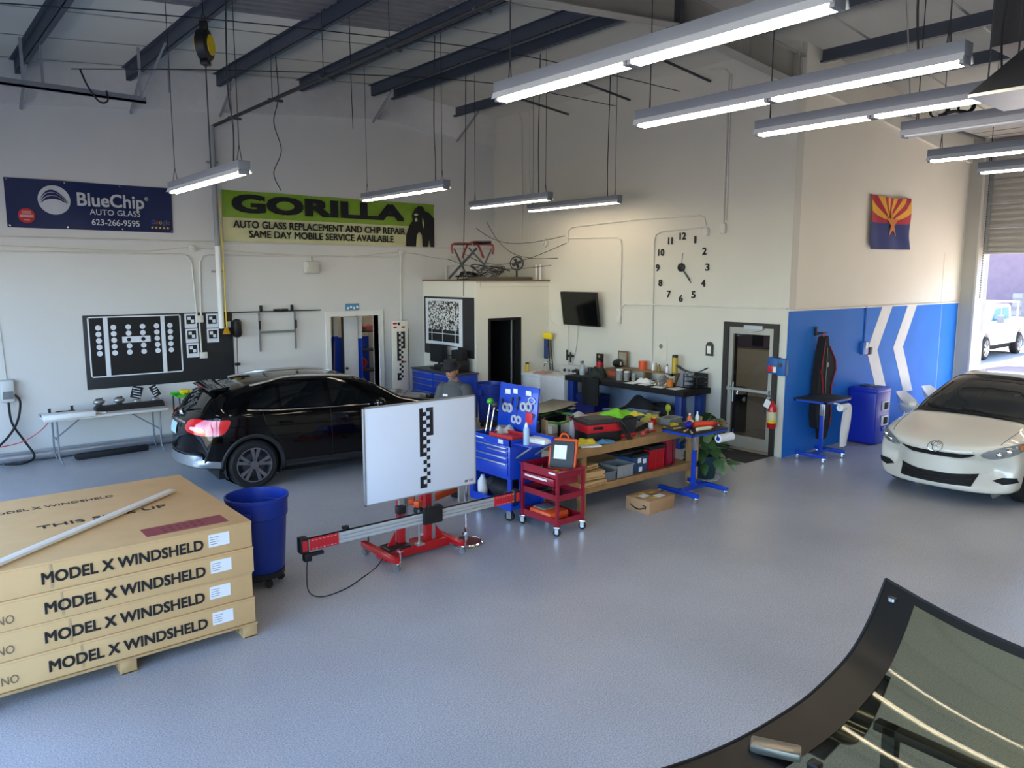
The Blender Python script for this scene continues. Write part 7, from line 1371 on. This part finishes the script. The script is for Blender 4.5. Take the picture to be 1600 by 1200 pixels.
# ---------------------------------------------------------------- windshields on a stand in the foreground
wx = [(3.90, 1.36), (3.75, 1.19), (3.57, 1.065), (3.33, 1.0), (3.06, .97), (2.61, .985), (2.19, 1.05), (1.85, 1.14), (1.6, 1.24)]
wxs = [(p.x, p.z) for p in curve([(a, 0, b_) for a, b_ in wx], 8)]
def wpt(u, v, dz=0.0):
    t_ = u * (len(wxs) - 1); i = min(len(wxs) - 2, int(t_)); f = t_ - i; x = wxs[i][0] * (1 - f) + wxs[i + 1][0] * f; z = wxs[i][1] * (1 - f) + wxs[i + 1][1] * f
    return Vector((x - .34 * v * (1 - u), 1.70 - 1.15 * v, z + dz - .05 * sin(pi * v)))
fgw = thing('windshield', 'large curved tinted windshield with black border in the foreground', 'windshield', (0, 0, 0))
MB().grid(lambda u, v: wpt(u, v), 60, 24, .006).build('glass', glass('windshield_glass', 'd8dccc', .95, .05), fgw)
fm_ = mat('black_frit', '1a1917', .35, spec=.3)
MB().grid(lambda u, v: wpt(u, .155 * v * (1 + .25 * u) , .003), 60, 4).build('frit_border', fm_, fgw); MB().grid(lambda u, v: wpt(u, 1 - .14 * v, .003), 60, 4).build('frit_border', fm_, fgw)
MB().grid(lambda u, v: wpt(.035 * u, .15 + .72 * v, .003), 3, 20).build('frit_border', fm_, fgw); MB().grid(lambda u, v: wpt(1 - .08 * u, .15 + .72 * v, .003), 3, 20).build('frit_border', fm_, fgw)
MB().tube([wpt(i / 60, 0, .002) for i in range(61)], .008, n=6).tube([wpt(0, i / 20, .002) for i in range(21)], .007, n=6).build('edge_gasket', rubber, fgw)
p = wpt(.055, .06, .012); MB().cyl((p.x, p.y, p.z - .01), (p.x, p.y, p.z + .008), .022, n=18).build('mount_button', chrome, fgw); 
p = wpt(.60, .12, .03); MB().cb((p.x, p.y, p.z), (.08, .20, .04), .012, rz=.5).build('sensor_bracket', mat('silver_bracket', '8d8677', .3, .6), fgw); MB().cb((p.x + .02, p.y - .16, p.z), (.05, .05, .04), .01).build('plug', black_pl, fgw)
fst = thing('windshield_rack', 'dark rack arms carrying the foreground windshields', 'rack', (2.9, 1.1, 0))
for xx, zz in ((.45, .93), (-.55, .90)): MB().box((xx - .03, -.42, 0), (xx + .03, -.36, zz), .004).box((xx - .03, .26, 0), (xx + .03, .32, zz - .02), .004).box((xx - .03, -.45, zz - .06), (xx + .03, .36, zz - .02), .004).build('trestle', black_pl, fst)
for yy in (-.39, .29): MB().box((-.55, yy - .03, .3), (.45, yy + .03, .36)).build('stretcher', black_pl, fst)
for xx, yy, zz in ((.66, -.42, 1.06), (.50, -.46, 1.0)): MB().cyl((xx, yy, zz - .14), (xx, yy, zz + .04), .02, n=12).sph((xx, yy, zz + .04), .032).cyl((.45, yy, zz - .13), (xx, yy, zz - .13), .015).build('rubber_bumper', rubber, fst)
MB().grid(lambda u, v: (3.80 - .75 * u, 1.80 - .06 * u - .2 * v, .80 - .12 * sin(pi * min(1, u * 1.3)) + .10 * (1 - u) ** 2), 30, 10, .008).build('pane', mat('dark_back_glass', '15171a', .1, spec=.6), thing('rear_glass', 'dark glass corner peeking out beneath the foreground windshield', 'car window', (0, 0, 0)))
# ---------------------------------------------------------------- the man behind the target board
man = thing('person', 'person in dark cap and grey t-shirt looking down behind the white board', 'person', (6.02, 8.55, 0), RAD(118))
# local: faces +y, then turned
def skin_mesh(name, verts, edges, radii, root, m, sub=2):
    me = bpy.data.meshes.new(name); me.from_pydata(verts, edges, []); me.materials.append(m)
    o = bpy.data.objects.new(name, me); COL.objects.link(o)
    sk_ = o.modifiers.new('skin', 'SKIN'); sk_.use_smooth_shade = True
    ss = o.modifiers.new('sub', 'SUBSURF'); ss.levels = sub; ss.render_levels = sub
    for i, r_ in enumerate(radii):
        me.skin_vertices[0].data[i].radius = r_ if isinstance(r_, tuple) else (r_, r_)
        me.skin_vertices[0].data[i].use_root = (i == root)
    dg = bpy.context.evaluated_depsgraph_get(); ev_ = o.evaluated_get(dg); me2 = bpy.data.meshes.new_from_object(ev_)
    bpy.data.objects.remove(o); me2.polygons.foreach_set('use_smooth', [True] * len(me2.polygons)); me2.materials.clear(); me2.materials.append(m); return me2
skin_m = mat('skin', 'a8745c', .55, noise=(12, .06)); shirt = mat('grey_tshirt', '4a4c4e', .9, noise=(30, .1), bump=(60, .15)); jeans = mat('dark_jeans', '23262e', .85, noise=(30, .1)); hair_m = mat('brown_hair', '6b4f38', .7, noise=(30, .2)); beard_m = mat('greying_beard', '8d7c6c', .8, noise=(40, .25)); cap_m = mat('black_felt', '16161a', .85)
V = [(0, 0, .95), (0, .0, 1.1), (0, .01, 1.27), (0, .0, 1.40), (0, .02, 1.49), (0, .05, 1.56),      # 0 pelvis .. 5 neck top
     (.10, 0, .90), (.11, .01, .50), (.11, 0, .09), (.12, .13, .04),                                   # right leg
     (-.10, 0, .90), (-.11, .01, .50), (-.11, 0, .09), (-.12, .13, .04),                               # left leg
     (.19, 0, 1.40), (.26, .02, 1.13), (.20, .22, 1.03), (.18, .29, 1.02), (-.19, 0, 1.40), (-.27, .02, 1.13), (-.27, .08, .90), (-.265, .10, .85)]
E = [(0, 1), (1, 2), (2, 3), (3, 4), (4, 5), (0, 6), (6, 7), (7, 8), (8, 9), (0, 10), (10, 11), (11, 12), (12, 13), (3, 14), (14, 15), (15, 16), (16, 17), (3, 18), (18, 19), (19, 20), (20, 21)]
Rr = [(.16, .12), (.16, .12), (.17, .12), (.15, .10), (.065, .065), (.058, .062), (.10, .10), (.068, .068), (.048, .05), (.045, .04), (.10, .10), (.068, .068), (.048, .05), (.045, .04), (.062, .062), (.045, .045), (.034, .034), (.03, .03), (.062, .062), (.045, .045), (.034, .034), (.03, .03)]
bm_me = skin_mesh('body', V, E, Rr, 0, skin_m)
for m in (shirt, jeans, black_pl): bm_me.materials.append(m)
for p_ in bm_me.polygons:
    c = p_.center
    if c.z < .12: p_.material_index = 3
    elif c.z < .96 and abs(c.x) < .2 and not (c.y > .13): p_.material_index = 2
    elif c.z < 1.50 and not (c.z < 1.22 and abs(c.x) > .2) and not (c.y > .15): p_.material_index = 1
    if c.z >= 1.20 and abs(c.x) > .19 and c.z < 1.5: p_.material_index = 1
bod = link(bpy.data.objects.new('body', bm_me), man)
# head, tilted down a little
hd_ = MB(); n_ = 20
def head_pt(th, ph):
    x = .076 * cos(ph) * sin(th); y = .095 * cos(ph) * cos(th); z = .118 * sin(ph)
    if z < -.02: x *= 1 + .9 * (z + .02); y *= 1 + .35 * (z + .02)
    if cos(th) > .75 and -.05 < z < .02: y += .018 * (cos(th) - .75) * 4 * (1 - abs(z + .015) / .035)
    return (x, y, z)
hd_.grid(lambda u, v: head_pt(2 * pi * u, -pi / 2 + pi * v), 28, 20)
hp_ = hd_.build('head', skin_m, man); hp_.location = (0, .075, 1.645); hp_.rotation_euler = (RAD(-18), 0, RAD(-12))
for s_ in (1, -1):
    MB().sph((s_ * .078, -.005, -.005), (.012, .022, .032)).build('ear', skin_m, hp_); MB().sph((s_ * .03, .083, .012), (.013, .009, .009)).build('eye', mat('eye_dark', '2a2320', .3), hp_); MB().cb((s_ * .031, .09, .033), (.034, .01, .008), .003).build('eyebrow', hair_m, hp_)
MB().prism([(-.012, -.035), (.012, -.035), (.007, .012), (-.007, .012)], .09, .112).build('nose', skin_m, hp_); MB().cb((0, .088, -.058), (.045, .01, .01), .004).build('mouth', mat('lip', '8a5048', .6), hp_)
MB().grid(lambda u, v: (lambda q: (q[0] * 1.08, q[1] * 1.10 + .004, q[2] * 1.05 - .05 * max(0, cos((u - .5) * pi)) * (1 - v)))(head_pt(-1.25 + 2.5 * u, -1.35 + .95 * v)), 18, 10).build('beard', beard_m, hp_)
MB().grid(lambda u, v: (lambda q: (q[0] * 1.09, q[1] * 1.07 - .004, q[2] * 1.04))(head_pt(1.35 + (2 * pi - 2.7) * u, -.75 + 1.4 * v)), 18, 10).build('hair', hair_m, hp_)
MB().lathe([(.138, .0), (.134, .006), (.092, .012), (.09, .05), (.084, .095), (.05, .108), (0, .105)], n=28, sy=1.12).build('hat', cap_m, hp_).location = (0, 0, .045)
for k, (sx_, wp_) in enumerate(((1, (.18, .29, 1.02)), (-1, (-.265, .10, .85)))):
    x, y, z = wp_
    vs = [(0, 0, 0), (0, .045, 0), (0, .085, -.005)]; es = [(0, 1), (1, 2)]; rs = [(.028, .022), (.038, .02), (.036, .018)]
    for j, (fx, L_) in enumerate(((-.030, .068), (-.010, .078), (.010, .074), (.029, .058))):
        b0 = len(vs); vs += [(fx, .095, -.004), (fx * 1.1, .095 + L_ * .5, -.014), (fx * 1.1, .095 + L_ * .85, -.045)]; es += [(2, b0), (b0, b0 + 1), (b0 + 1, b0 + 2)]; rs += [.0095, .0088, .0075]
    b0 = len(vs); vs += [(-sx_ * .036, .035, -.008), (-sx_ * .06, .075, -.02), (-sx_ * .055, .11, -.03)]; es += [(0, b0), (b0, b0 + 1), (b0 + 1, b0 + 2)]; rs += [.012, .0105, .009]
    hme = skin_mesh('hand', vs, es, rs, 0, skin_m, 1); ho = link(bpy.data.objects.new('hand', hme), man); ho.location = (x, y - .005, z); ho.rotation_euler = (RAD(-12) if sx_ > 0 else RAD(-72), 0, RAD(8 * sx_))
# shirt cut: sleeves and hem as a loose shell, chest print
MB().lathe([(.175, .93), (.18, 1.0), (.182, 1.15), (.192, 1.30), (.185, 1.38), (.12, 1.465), (.075, 1.50)], n=26, sy=.72).build('tshirt', shirt, man)
for s_ in (1, -1): MB().cyl((s_ * .17, 0, 1.41), (s_ * .255, .02, 1.17), .082, .072, n=16).sph((s_ * .165, 0, 1.395), (.085, .085, .075)).build('sleeve', shirt, man)
MB().box((.04, .128, 1.30), (.11, .136, 1.325)).build('chest_print', paper, man); MB().cyl((0, .10, 1.2), (0, .137, 1.2), .012, n=8).build('badge_clip', white_pl, man)
